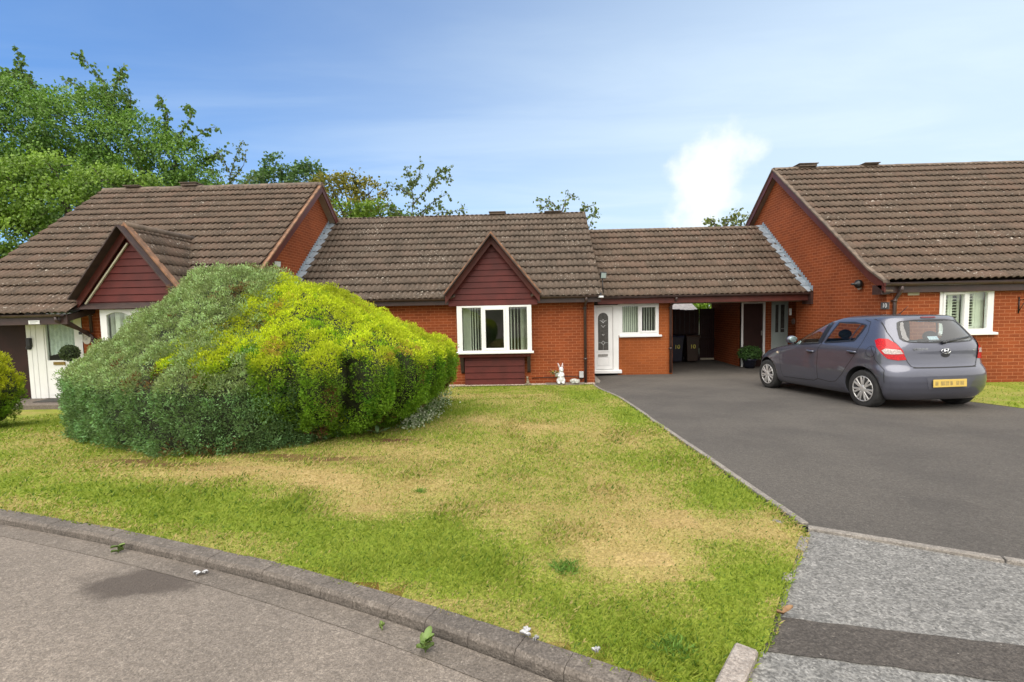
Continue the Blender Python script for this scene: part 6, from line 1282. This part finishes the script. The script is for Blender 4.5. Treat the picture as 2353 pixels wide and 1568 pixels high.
mb.tube([(-0.018, yb_ - 0.012, bz - 0.032), (-0.010, yb_ - 0.013, bz + 0.0), (0.006, yb_ - 0.012, bz + 0.034)], 0.008, 6); mb.tube([(0.034, yb_ - 0.012, bz - 0.034), (0.048, yb_ - 0.013, bz), (0.056, yb_ - 0.012, bz + 0.031)], 0.008, 6)
mb.tube([(-0.012, yb_ - 0.013, bz - 0.012), (0.02, yb_ - 0.014, bz + 0.004), (0.052, yb_ - 0.013, bz + 0.014)], 0.008, 6); emb = cpart('emblem', mb, CHROME)
mb = MB(); patch(mb, [(0.02 + 0.07 * math.cos(a), bz - 0.045 + 0.05 * math.sin(a)) for a in np.linspace(math.pi, 2 * math.pi, 14)], frear(0.005), 2); cpart('release_recess', mb, SEAM)
mb = MB(); mb.tube([(0.0, 0.22, 1.475), (0.0, 0.06, 1.60)], [0.006, 0.003], 6); mb.ball((0, 0.225, 1.474), (0.02, 0.035, 0.012), 10, 6); cpart('aerial', mb, TRIMB)
# stickers in the rear window, seats, floor
mb = MB(); ys = float(rear_y(-0.06, 1.10)) + 0.005; mb.add([(-0.16, ys + 0.01, 1.075), (0.0, ys + 0.01, 1.075), (0.0, ys + 0.045, 1.125), (-0.16, ys + 0.045, 1.125)], [(0, 1, 2, 3)]); cpart('window_sticker', mb, pm('sticker white', (0.62, 0.68, 0.72), (0.35, 0.45, 0.55), 30, 0.5), hg)
mb = MB(); mb.add([(-0.18, -0.305, 1.348), (0.12, -0.305, 1.348), (0.12, -0.285, 1.372), (-0.18, -0.285, 1.372)], [(0, 1, 2, 3)]); cpart('sun_strip', mb, pm('sticker blue', (0.16, 0.33, 0.72), None, 20, 0.5), hg)
SEATM = pm('seat cloth', (0.035, 0.036, 0.040), (0.05, 0.05, 0.055), 20, 0.9)
for nm, cx_s, y, zt_ in (('front_seat', -0.36, 1.02, 1.02), ('front_seat', 0.36, 1.02, 1.02), ('rear_seat', 0.0, 0.12, 0.98)):
    w_ = 0.24 if nm == 'front_seat' else 0.62; mb = MB(); mb.beam((cx_s, y + 0.10, 0.45), (cx_s, y - 0.04, zt_), (1, 0, 0), w_, (0, 1, 0.25), 0.06)
    for hx in ((cx_s,) if nm == 'front_seat' else (-0.36, 0.36)): mb.ball((hx, y - 0.08, zt_ + 0.13), (0.125, 0.05, 0.085), 14, 8)
    cpart(nm, mb, SEATM, None, 0.03)
mb = MB(); mb.box(-0.70, 0.70, -0.25, 2.0, 0.40, 0.43); mb.box(-0.60, 0.60, 1.75, 1.98, 0.80, 0.97); cpart('cabin_floor', mb, SEATM)
mb = MB(); mb.box(-0.50, 0.50, -0.30, 3.0, 0.19, 0.30); mb.box(0.15, 0.50, -0.42, -0.2, 0.20, 0.30); cpart('underbody', mb, ARCH)
# wheels
for wy in (0.0, 2.525):
    for sg in (-1, 1):
        cx0 = sg * 0.74; w_o = bpy.data.objects.new('wheel', None); COL.objects.link(w_o); w_o.parent = car; w_o['local'] = 1
        mb = MB(); prof = [(0.200, -0.085), (0.262, -0.096), (0.290, -0.085), (0.299, -0.06), (0.300, 0.0), (0.299, 0.06), (0.290, 0.085), (0.262, 0.096), (0.200, 0.085)]; mb.lathe(prof, (cx0, wy, 0.30), 44, 'x'); cpart('tyre', mb, RUBBER, w_o)
        ox = cx0 + sg * 0.078; mb = MB(); mb.lathe([(0.203, sg * 0.0), (0.206, sg * 0.012), (0.196, sg * 0.016), (0.186, sg * 0.006), (0.186, sg * -0.03)], (ox, wy, 0.30), 44, 'x')
        for k in range(7):
            for dth in (-0.17, 0.17):
                a = 2 * math.pi * k / 7 + math.pi / 2 + dth; a2 = a - dth * 0.45; d1_ = np.array((0, math.cos(a), math.sin(a))); d2_ = np.array((0, math.cos(a2), math.sin(a2)))
                p0 = np.array((ox + sg * 0.012, wy, 0.30)) + d2_ * 0.055; p1 = np.array((ox + sg * 0.008, wy, 0.30)) + d1_ * 0.192; mb.beam(p0, p1, np.cross(d1_, (1, 0, 0)), 0.0155, (1, 0, 0), 0.008)
        mb.lathe([(0.001, sg * 0.022), (0.03, sg * 0.024), (0.055, sg * 0.018), (0.066, sg * 0.006), (0.066, sg * -0.02)], (ox, wy, 0.30), 28, 'x'); cpart('rim', mb, WHEELM, w_o, 0.003)
        mb = MB(); mb.lathe([(0.001, 0.0), (0.19, 0.0)], (ox - sg * 0.035, wy, 0.30), 28, 'x'); cpart('brake_disc', mb, pm('brake dark', (0.03, 0.028, 0.027), (0.06, 0.05, 0.045), 15, 0.6), w_o)  # plain dark disc closing the wheel behind the spokes
        del w_o['local']
del car['local']
# ------------------------------------------------------------------ small things
def fused(name, mb, mats, parent=None, voxel=0.012, smooth=6):
    """several overlapping solids melted into one continuous skin"""
    o = mb.build('t', mats); m1 = o.modifiers.new('r', 'REMESH'); m1.mode = 'VOXEL'; m1.voxel_size = voxel; m2 = o.modifiers.new('s', 'SMOOTH'); m2.iterations = smooth; m2.factor = 0.5
    d = bpy.context.evaluated_depsgraph_get(); me = bpy.data.meshes.new_from_object(o.evaluated_get(d)); bpy.data.objects.remove(o, do_unlink=True); me.name = name
    me.polygons.foreach_set('use_smooth', [True] * len(me.polygons)); return link(name, me, parent)
# paving slabs in the gravel
SLABM = asphalt('paving slab', (0.23, 0.20, 0.165), (0.17, 0.15, 0.125), (0.31, 0.28, 0.24), grain=80, ps=3)
for i, (xa, xb, lab) in enumerate(((1254, 1296, 'grey paving slab under the white rabbit ornament'), (1299, 1345, 'narrow grey paving slab beside the downpipe foot'))):
    p0, p1 = P(xa, 887, Y=12.72)[0], P(xb, 887, Y=12.72)[0]; zz = float(ground(p0, 12.75)) + 0.03; mb = MB()
    mb.prism([(p0 + 0.02, 12.58), (p1, 12.57 + 0.02 * i), (p1 - 0.01, 12.90), (p0, 12.91)], 'z', zz - 0.05, zz); props(mb.build('paving_slab', SLABM, None, 0.005), lab, 'paving slab', 'slabs at the wall foot')
# rabbit ornament holding a basket of flowers
rc = P(1289, 882, Y=12.66); zr = float(ground(rc[0], 12.66)) + 0.03; S = 0.90
WHT = pm('white painted stone', (0.72, 0.72, 0.74), (0.60, 0.60, 0.63), 16, 0.5)
rb = thing('rabbit_statue', 'white standing rabbit ornament holding a flower basket on a paving slab', 'ornament', (rc[0], 12.66, zr)); cx_, cy_ = rc[0], 12.66
def q3(x, y, z): return (cx_ + x * S, cy_ + y * S, zr + z * S)
mb = MB(); sb = lambda c, r, rot=None: mb.ball(q3(*c), tuple(v * S for v in r), 20, 14, rot)
sb((0, 0, 0.135), (0.108, 0.10, 0.135)); sb((0.0, 0, 0.285), (0.088, 0.08, 0.095)); sb((0.012, -0.012, 0.415), (0.068, 0.070, 0.078)); sb((0.02, -0.062, 0.395), (0.040, 0.034, 0.032))
for sg in (-1, 1):
    sb((sg * 0.065, -0.075, 0.028), (0.042, 0.075, 0.030)); sb((sg * 0.085, -0.01, 0.09), (0.045, 0.065, 0.075)); sb((sg * 0.085 - 0.015, -0.055, 0.265), (0.03, 0.036, 0.058), Matrix.Rotation(0.5, 3, 'X')); sb((sg * 0.045 - 0.01, -0.085, 0.235), (0.032, 0.03, 0.026))
ear = lambda x0, x1, lean: mb.tube([q3(x0, -0.005, 0.46), q3((x0 + x1) / 2, 0.0, 0.53), q3(x1, 0.0, 0.615)], [0.020 * S, 0.027 * S, 0.008 * S], 12)
ear(-0.022, -0.085, 0); ear(0.040, 0.058, 0); sb((0.0, 0.095, 0.09), (0.04, 0.035, 0.04))
fused('body', mb, WHT, rb, 0.0085, 4)
mb = MB()
for sg in (-1, 1): mb.tube([q3(-0.022 if sg < 0 else 0.042, -0.024, 0.485), q3(-0.055 if sg < 0 else 0.050, -0.027, 0.545), q3(-0.075 if sg < 0 else 0.055, -0.012, 0.59)], [0.008 * S, 0.011 * S, 0.003], 8)
mb.build('ear_lining', pm('pale pink', (0.62, 0.42, 0.40), None, 9, 0.6), rb)
for sg in (-1, 1):
    mb = MB(); mb.ball(q3(0.012 + sg * 0.036, -0.071, 0.432), 0.0085 * S, 10, 6); mb.build('eye', BLACK, rb)
mb = MB(); mb.lathe([(0.052 * S, 0), (0.07 * S, 0.10 * S), (0.074 * S, 0.105 * S), (0.062 * S, 0.10 * S)], q3(-0.115, -0.03, 0.215), 20); mb.build('basket', WHT, rb)
r = np.random.default_rng(2); n = 260; C = np.array(q3(-0.115, -0.03, 0.32)) + r.normal(size=(n, 3)) * np.array((0.035, 0.03, 0.03)); C[60:] += np.array((-1, -0.1, 0.25)) * np.abs(r.normal(size=(n - 60, 1))) * 0.09; D = unit(r.normal(size=(n, 3)) + np.array((-0.5, 0, 0.4))); L = r.uniform(0.015, 0.04, n)
V, Fq = leaves(C, D, L, L * 0.4, r); pal = np.array([(0.05, 0.10, 0.03), (0.07, 0.13, 0.04), (0.55, 0.50, 0.45), (0.60, 0.20, 0.10), (0.62, 0.50, 0.08)]); pick = np.where(r.random(n) < 0.62, r.integers(0, 2, n), r.integers(2, 5, n))
mesh_np('flowers', V, Fq, FOL, rb, pal[pick])
# small figurine at the bay foot, pale stone animal by the downpipe
fc_ = P(1213, 880, Y=12.66); zf_ = float(ground(fc_[0], 12.66)) + 0.012; mb = MB()
mb.ball((fc_[0], 12.66, zf_ + 0.06), (0.045, 0.05, 0.065), 14, 10); mb.ball((fc_[0] - 0.005, 12.655, zf_ + 0.135), (0.028, 0.03, 0.045), 14, 10); mb.ball((fc_[0] - 0.01, 12.645, zf_ + 0.19), (0.030, 0.03, 0.028), 14, 10); mb.ball((fc_[0] - 0.01, 12.615, zf_ + 0.183), (0.013, 0.013, 0.011), 8, 6); mb.ball((fc_[0] + 0.05, 12.65, zf_ + 0.02), (0.045, 0.05, 0.02), 10, 6); mb.ball((fc_[0] - 0.045, 12.65, zf_ + 0.02), (0.045, 0.05, 0.02), 10, 6)
for sg in (-1, 1): mb.tube([(fc_[0] - 0.01 + sg * 0.016, 12.65, zf_ + 0.205), (fc_[0] - 0.01 + sg * 0.022, 12.652, zf_ + 0.25)], [0.011, 0.003], 8)
props(fused('animal_figurine', mb, pm('mossy stone', (0.27, 0.22, 0.16), (0.16, 0.14, 0.09), 25, 0.85, 0.3, 60), None, 0.007, 3), 'small brown stone animal figurine in the gravel at the bay window corner', 'ornament', 'garden ornaments')
gc_ = P(1321, 881, Y=12.70); zg_ = float(ground(gc_[0], 12.7)) + 0.03; mb = MB(); mb.ball((gc_[0] - 0.02, 12.70, zg_ + 0.06), (0.12, 0.075, 0.066), 18, 12); mb.ball((gc_[0] + 0.075, 12.66, zg_ + 0.055), (0.055, 0.055, 0.05), 14, 10); mb.ball((gc_[0] + 0.055, 12.625, zg_ + 0.028), (0.05, 0.03, 0.025), 12, 8); mb.ball((gc_[0] - 0.06, 12.635, zg_ + 0.02), (0.04, 0.03, 0.02), 12, 8)
for sg in (-1, 1): mb.ball((gc_[0] + 0.08 + sg * 0.03, 12.68, zg_ + 0.105), (0.014, 0.012, 0.018), 8, 6)
props(fused('animal_figurine', mb, pm('grey white stone', (0.52, 0.51, 0.47), (0.26, 0.27, 0.24), 28, 0.8), None, 0.007, 3), 'pale lying animal ornament on the narrow slab beside the downpipe', 'ornament', 'garden ornaments')
# outdoor socket and its cable
sx = P(1336, 861, Y=YC - 0.04); bx = thing('outdoor_socket', 'grey weatherproof socket box low on the brick wall beside the downpipe', 'socket', (sx[0], YC, sx[2]))
mb = MB(); mb.box(sx[0] - 0.058, sx[0] + 0.058, YC - 0.075, YC, sx[2] - 0.085, sx[2] + 0.085); mb.build('cover', pm('grey plastic', (0.50, 0.50, 0.51), None, 6, 0.4), bx, 0.012, 3)
mb = MB(); mb.box(sx[0] - 0.062, sx[0] + 0.062, YC - 0.03, YC - 0.0, sx[2] - 0.11, sx[2] + 0.09); mb.build('back_plate', BLACK, bx, 0.008)
cz = sx[2] - 0.06; x0_ = P(1222, 870, Y=YC)[0]; mb = MB(); pts = [(sx[0] - 0.05, YC - 0.03, sx[2] - 0.07), (sx[0] - 0.16, YC - 0.016, cz + 0.01), (sx[0] - 0.35, YC - 0.014, cz + 0.02), (cx_ + 0.1, YC - 0.014, cz + 0.015), (cx_ - 0.25, YC - 0.014, cz - 0.005), (x0_, YC - 0.014, cz - 0.015)]; mb.tube(pts, 0.008, 6); mb.tube([(sx[0], YC - 0.04, sx[2] - 0.09), (sx[0] - 0.01, YC - 0.04, -1.98)], 0.012, 6); mb.build('cable', BLACK, bx)
# lamps
def flood(name, label, c, d, w=0.10, h=0.075, lens=(0.55, 0.60, 0.58)):
    t = thing(name, label, 'security light', tuple(c), 'security lights on the eaves'); d = np.array(d, float); d /= np.linalg.norm(d); s = np.cross(d, (0, 0, 1.0)); s /= np.linalg.norm(s); u = np.cross(s, d); c = np.array(c)
    mb = MB(); mb.beam(c - d * 0.035, c + d * 0.03, s, w, u, h); mb.build('housing', BLACK, t, 0.012, 2)
    mb = MB(); mb.beam(c + d * 0.031, c + d * 0.036, s, w * 0.82, u, h * 0.8); mb.build('lens', pm('lamp lens', lens, None, 9, 0.2), t)
    return t, c, d
a1 = P(1386, 633, Y=12.75); t1, c1, d1 = flood('security_light', 'square grey-glass floodlight standing over the roof joint above the front door', a1, (0.25, -1, -0.25), 0.085, 0.085, (0.35, 0.42, 0.40))
mb = MB(); mb.tube([a1 + np.array((-0.01, 0.05, -0.02)), a1 + np.array((-0.01, 0.05, -0.22)), np.array((a1[0] - 0.005, 12.72, 0.38))], 0.014, 8); mb.build('arm', BLACK, t1)
a2 = P(1381, 681.5, Y=12.46); t2 = thing('motion_sensor', 'small white sensor lamp clipped to the gutter above the front door', 'sensor lamp', tuple(a2)); mb = MB(); mb.prism([(a2[0] - 0.07, a2[2] - 0.035), (a2[0] + 0.07, a2[2] - 0.035), (a2[0] + 0.055, a2[2] + 0.02), (a2[0] - 0.055, a2[2] + 0.02)], 'y', 12.40, 12.49); mb.build('housing', pm('grey white plastic', (0.42, 0.42, 0.42), None, 8, 0.35), t2, 0.008)
mb = MB(); mb.box(a2[0] - 0.05, a2[0] + 0.05, 12.39, 12.401, a2[2] - 0.028, a2[2] + 0.002); mb.build('lens', UPVC, t2, 0.003); mb = MB(); mb.tube([(a2[0], 12.48, a2[2] + 0.01), (a2[0] + 0.01, 12.56, a2[2] + 0.09)], 0.02, 8); mb.build('bracket', BLACK, t2)
a3 = P(636, 607, X=XWL + 0.14); flood('security_light', 'black floodlight on the left gable wall just above the bushes', a3, (1, -0.55, -0.15), 0.10, 0.08, (0.60, 0.62, 0.60)); a3b = MB(); a3b.tube([a3, (XWL, a3[1] + 0.05, a3[2])], 0.02, 8); a3b.build('arm', BLACK, bpy.data.objects['security_light.001'])
a4 = P(1972, 653, X=XG - 0.10); t4 = thing('wall_lantern', 'black bulkhead lantern high on the right gable wall', 'wall lamp', tuple(a4)); mb = MB(); mb.lathe([(0.02, -0.16), (0.03, -0.10), (0.045, -0.06), (0.095, -0.03), (0.10, 0.02), (0.085, 0.05)], (a4[0], a4[1], a4[2]), 20, 'x'); mb.build('housing', BLACK, t4)
mb = MB(); mb.lathe([(0.015, 0.10), (0.02, 0.0)], (a4[0] + 0.0, a4[1], a4[2]), 10, 'x'); mb.build('arm', BLACK, t4); mb = MB(); mb.ball((a4[0] + 0.05, a4[1] + 0.03, a4[2] - 0.075), (0.05, 0.05, 0.06), 14, 10); mb.build('globe', pm('frosted glass', (0.55, 0.53, 0.50), None, 9, 0.2), t4)
# house number plates and labels
n1_ = P(2033, 703, X=XG - 0.012); t = thing('house_number_plate', 'grey house number plate reading 10 on the right gable wall', 'number plate', tuple(n1_)); mb = MB(); mb.box(XG - 0.014, XG, n1_[1] - 0.12, n1_[1] + 0.12, n1_[2] - 0.075, n1_[2] + 0.075); mb.build('plate', pm('slate plate', (0.105, 0.10, 0.098), None, 12, 0.5), t, 0.003)
text('numerals', '10', 0.135, (XG - 0.016, n1_[1], n1_[2]), face_rot((0, -1, 0), (0, 0, 1)), UPVC, t, 0.002, False)
o1 = P(199.5, 778, Y=YWL - 0.01); t = thing('house_plaque', 'oval cream house plaque on the brick pier beside the left front door', 'plaque', tuple(o1)); mb = MB(); mb.prism([(o1[0] + 0.105 * math.cos(a), o1[2] + 0.135 * math.sin(a)) for a in np.linspace(0, 2 * math.pi, 28, endpoint=False)], 'y', YWL - 0.02, YWL); mb.build('plate', pm('cream plaque', (0.62, 0.58, 0.50), None, 9, 0.4), t, 0.004); mb = MB()
for dx, dz, w_ in ((-0.02, 0.03, 0.03), (0.02, 0.0, 0.035), (-0.01, -0.04, 0.03)): mb.beam((o1[0] + dx - w_, YWL - 0.0215, o1[2] + dz), (o1[0] + dx + w_, YWL - 0.0215, o1[2] + dz + 0.02), (0, 1, 0), 0.001, (0, 0, 1), 0.009)
mb.build('faded_motif', pm('plaque ink', (0.36, 0.34, 0.31), None, 9, 0.5), t)
o2 = P(78, 741, Y=YE + 0.04); t = thing('notice_plate', 'small white notice fixed to the porch fascia of the left bungalow', 'notice', tuple(o2)); mb = MB(); mb.box(o2[0] - 0.125, o2[0] + 0.125, YE + 0.038, YE + 0.05, o2[2] - 0.042, o2[2] + 0.042); mb.build('plate', UPVC, t, 0.003); mb = MB()
for k in range(2): mb.box(o2[0] - 0.085, o2[0] + 0.085 - 0.05 * k, YE + 0.0365, YE + 0.0385, o2[2] + 0.006 - 0.026 * k, o2[2] + 0.016 - 0.026 * k)
mb.build('faint_lettering', pm('grey ink', (0.35, 0.35, 0.33), None, 9, 0.5), t)
o3 = P(187.5, 771, Y=YWL - 0.02); t = thing('door_bell', 'white doorbell box with a dark window on the left front door frame', 'doorbell', tuple(o3)); mb = MB(); mb.box(o3[0] - 0.04, o3[0] + 0.04, YWL - 0.045, YWL - 0.012, o3[2] - 0.09, o3[2] + 0.09); mb.build('housing', UPVC, t, 0.008); mb = MB(); mb.box(o3[0] - 0.038, o3[0] + 0.038, YWL - 0.049, YWL - 0.045, o3[2] + 0.02, o3[2] + 0.085); mb.build('camera_window', BLACK, t)
o4 = P(66, 789, Y=YWL - 0.05); t = thing('key_safe', 'black lidded key box on the white boarding beside the brown door', 'key box', tuple(o4)); mb = MB(); mb.box(o4[0] - 0.05, o4[0] + 0.05, YWL - 0.075, YWL - 0.008, o4[2] - 0.09, o4[2] + 0.12); mb.build('box', BLACK, t, 0.02, 2); mb = MB(); mb.box(o4[0] - 0.085, o4[0] + 0.02, YWL - 0.06, YWL - 0.0, o4[2] - 0.15, o4[2] - 0.07); mb.build('lower_cover', BLACK, t, 0.02, 2)
o5 = P(1816, 717, X=XG - 0.015); t = thing('door_bell', 'slim white doorbell box at the edge of the right porch recess', 'doorbell', tuple(o5)); mb = MB(); mb.box(XG - 0.03, XG, o5[1] - 0.05, o5[1] + 0.05, o5[2] - 0.10, o5[2] + 0.10); mb.build('housing', UPVC, t, 0.008); mb = MB(); mb.lathe([(0.018, 0.0), (0.018, 0.006)], (XG - 0.036, o5[1], o5[2] - 0.03), 14, 'x'); mb.build('button', pm('button grey', (0.5, 0.5, 0.5), None, 9, 0.4), t)
o6 = P(1823, 739, X=XG - 0.02); t = thing('wall_fitting', 'small dark round fitting on the brick beside the right porch', 'wall fitting', tuple(o6)); mb = MB(); mb.lathe([(0.05, 0.0), (0.085, -0.01), (0.09, -0.03), (0.05, -0.045), (0.03, -0.035)], (XG, o6[1], o6[2]), 20, 'x'); mb.build('disc', pm('rusty iron', (0.09, 0.055, 0.045), (0.05, 0.03, 0.025), 20, 0.7), t)
o7 = P(2343, 703, Y=YW - 0.03); t = thing('basket_hook', 'thin dark hanging-basket hook on the brick right of the shuttered window', 'hook', tuple(o7)); mb = MB(); mb.tube([(o7[0], YW - 0.015, o7[2] + 0.19), (o7[0], YW - 0.015, o7[2] - 0.16)], 0.011, 6); mb.tube([(o7[0], YW - 0.015, o7[2] + 0.12), (o7[0] + 0.01, YW - 0.13, o7[2] + 0.13), (o7[0] + 0.02, YW - 0.24, o7[2] + 0.08), (o7[0] + 0.02, YW - 0.25, o7[2] + 0.12)], 0.009, 6); mb.tube([(o7[0], YW - 0.015, o7[2] - 0.12), (o7[0] + 0.01, YW - 0.13, o7[2] + 0.10)], 0.007, 6); mb.build('bracket', BLACK, t)
# wheelie bins in the carport
def bin_(label, px, Y, body, zb, sc=0.92):
    c = P(px, 800, Y=Y); x, y = c[0], Y; t = thing('wheelie_bin', label, 'bin', (x, y, zb), 'bins numbered 10 at the back of the carport'); mat = pm('bin plastic', body, None, 5, 0.45); w0, w1, d0, d1, h = 0.18 * sc, 0.235 * sc, 0.20 * sc, 0.27 * sc, 0.96 * sc
    mb = MB(); vs = [(x + a * w0, y + b_ * d0, zb + 0.05) for a, b_ in ((-1, -1), (1, -1), (1, 1), (-1, 1))] + [(x + a * w1, y + b_ * d1, zb + h) for a, b_ in ((-1, -1), (1, -1), (1, 1), (-1, 1))]; mb.add(vs, [(0, 1, 5, 4), (1, 2, 6, 5), (2, 3, 7, 6), (3, 0, 4, 7), (3, 2, 1, 0), (4, 5, 6, 7)]); mb.box(x - w1 - 0.015, x + w1 + 0.015, y - d1 - 0.015, y + d1 + 0.015, zb + h - 0.05, zb + h - 0.01); mb.build('body', mat, t, 0.012, 2)
    mb = MB(); mb.prism([(y - d1 - 0.035, zb + h - 0.005), (y + d1 + 0.05, zb + h - 0.005), (y + d1 + 0.03, zb + h + 0.05), (y, zb + h + 0.085), (y - d1, zb + h + 0.045)], 'x', x - w1 - 0.03, x + w1 + 0.03); mb.build('lid', pm('bin lid', tuple(v * 1.6 for v in body), None, 5, 0.4), t, 0.015, 2)
    mb = MB(); mb.tube([(x - w1, y + d1 + 0.06, zb + h - 0.05), (x + w1, y + d1 + 0.06, zb + h - 0.05)], 0.014, 8); mb.build('handle', BLACK, t)
    for sg in (-1, 1): mb = MB(); mb.lathe([(0.02, -0.025), (0.09, -0.025), (0.10, 0.0), (0.09, 0.025), (0.02, 0.025)], (x + sg * (w0 + 0.03), y + d0, zb + 0.10), 20, 'x'); mb.build('wheel', BLACK, t)
    zt_ = zb + 0.62 * h; fy = y - (d0 + (d1 - d0) * 0.60) - 0.006; text('numerals', '10', 0.21 * sc, (x, fy, zt_), face_rot((1, 0, 0), (0, -0.08, 1)), pm('yellow numerals', (0.85, 0.78, 0.12), None, 9, 0.5), t, 0.002, False)
zc_ = float(ground(5.5, 14)) + 0.002
bin_('dark blue-black wheelie bin marked 10, partly behind the carport pier', 1551.5, 16.55, (0.012, 0.014, 0.030), zc_); bin_('brown wheelie bin marked 10, nearer the carport gate', 1587, 16.55, (0.040, 0.024, 0.016), zc_)
# pot plant at the store door, topiary ball at the left door, door mat
pc = P(1722, 838, Y=14.78); zp = zc_; t = thing('pot_plant', 'bushy green plant in a dark blue pot beside the brown store door', 'pot plant', (pc[0], 14.78, zp)); mb = MB(); mb.lathe([(0.14, 0.0), (0.20, 0.24), (0.215, 0.25), (0.215, 0.29), (0.19, 0.29), (0.18, 0.25)], (pc[0], 14.78, zp), 24); mb.build('pot', pm('glazed pot', (0.012, 0.014, 0.028), None, 6, 0.25), t)
r = np.random.default_rng(6); n = 2600; C = np.array((pc[0], 14.78, zp + 0.44)) + unit(r.normal(size=(n, 3))) * np.array((0.36, 0.30, 0.24)) * r.uniform(0.25, 1, (n, 1)) ** 0.6; D = unit(r.normal(size=(n, 3)) + np.array((0, -0.3, 0.3))); L = r.uniform(0.03, 0.065, n); V, Fq = leaves(C, D, L, L * 0.38, r); mesh_np('leaves', V, Fq, FOL, t, np.array((0.055, 0.115, 0.03)) * r.uniform(0.6, 1.7, (n, 1)))
tc_ = P(160, 812, Y=10.28); zt3 = zfL - 0.02; t = thing('topiary_ball', 'grey-green topiary ball on a stem in front of the left glazed door', 'topiary', (tc_[0], 10.28, zt3)); mb = MB(); mb.tube([(tc_[0], 10.28, zt3 + 0.2), (tc_[0], 10.28, tc_[2])], 0.018, 8); mb.build('stem', BARK, t); mb = MB(); mb.lathe([(0.10, 0), (0.14, 0.26), (0.15, 0.28), (0.125, 0.27)], (tc_[0], 10.28, zt3), 20); mb.build('pot', pm('terracotta', (0.20, 0.10, 0.06), None, 6, 0.7), t)
mb = MB(); mb.ball((tc_[0], 10.28, tc_[2]), 0.14, 20, 14); mb.build('core', pm('topiary core', (0.02, 0.03, 0.014), None, 9, 0.9), t); n = 2600; u = unit(r.normal(size=(n, 3))); C = np.array((tc_[0], 10.28, tc_[2])) + u * r.uniform(0.13, 0.175, (n, 1)); D = unit(u + r.normal(size=(n, 3)) * 0.7); L = r.uniform(0.018, 0.035, n); V, Fq = leaves(C, D, L, L * 0.4, r); mesh_np('leaves', V, Fq, FOLN, t, np.array((0.085, 0.115, 0.055)) * r.uniform(0.5, 1.8, (n, 1)))
m0 = P(120, 921, Y=10.3)[0]; mb = MB(); mb.box(m0 - 0.30, m0 + 0.35, 10.15, 10.52, zfL - 0.02, zfL - 0.003); props(mb.build('door_mat', pm('mat', (0.035, 0.033, 0.03), (0.06, 0.055, 0.05), 40, 0.95, 0.5, 90), None, 0.006), 'dark door mat on the left porch step', 'door mat')
# litter and feathers near the kerb
FEA = pm('feather white', (0.55, 0.55, 0.55), (0.40, 0.40, 0.41), 40, 0.7)
for i, (px, py, s_, up, lab) in enumerate(((1207, 1462, 0.6, 0.012, 'white feather cluster on the back of the kerb'), (1371, 1500, 0.4, 0.02, 'small white feather in the grass near the end kerb'), (462, 1318, 0.8, -0.048, 'torn pale paper scrap in the road channel'), (1230, 1472, 0.3, 0.01, 'tiny feather just right of the larger feather cluster'))):
    c = PG(px, py, up); rr = random.Random(i); mb = MB()
    for k in range(7 if i != 2 else 4):
        a = rr.uniform(0, 6.28); broad_leaf(mb, c + np.array((rr.uniform(-0.012, 0.012), rr.uniform(-0.01, 0.01), 0.003)) * s_, (math.cos(a), math.sin(a), 0.25 if i != 2 else 0.05), rr.uniform(0.03, 0.055) * s_, rr.uniform(0.008, 0.015) * s_, 0.3)
    props(mb.build('feather' if i != 2 else 'paper_scrap', FEA), lab, 'feather' if i != 2 else 'litter', 'white feathers by the kerb' if i != 2 else None)
mb = MB(); c = PG(2935, 2308) if False else PG(1799, 1413, 0.004); broad_leaf(mb, c, (0.9, 0.3, 0.3), 0.06, 0.014); broad_leaf(mb, c, (-0.7, -0.2, 0.25), 0.035, 0.012); props(mb.build('dead_leaf', pm('dead leaf', (0.26, 0.15, 0.07), (0.17, 0.09, 0.04), 30, 0.7)), 'curled brown dead leaf at the start of the dark tarmac band', 'leaf')
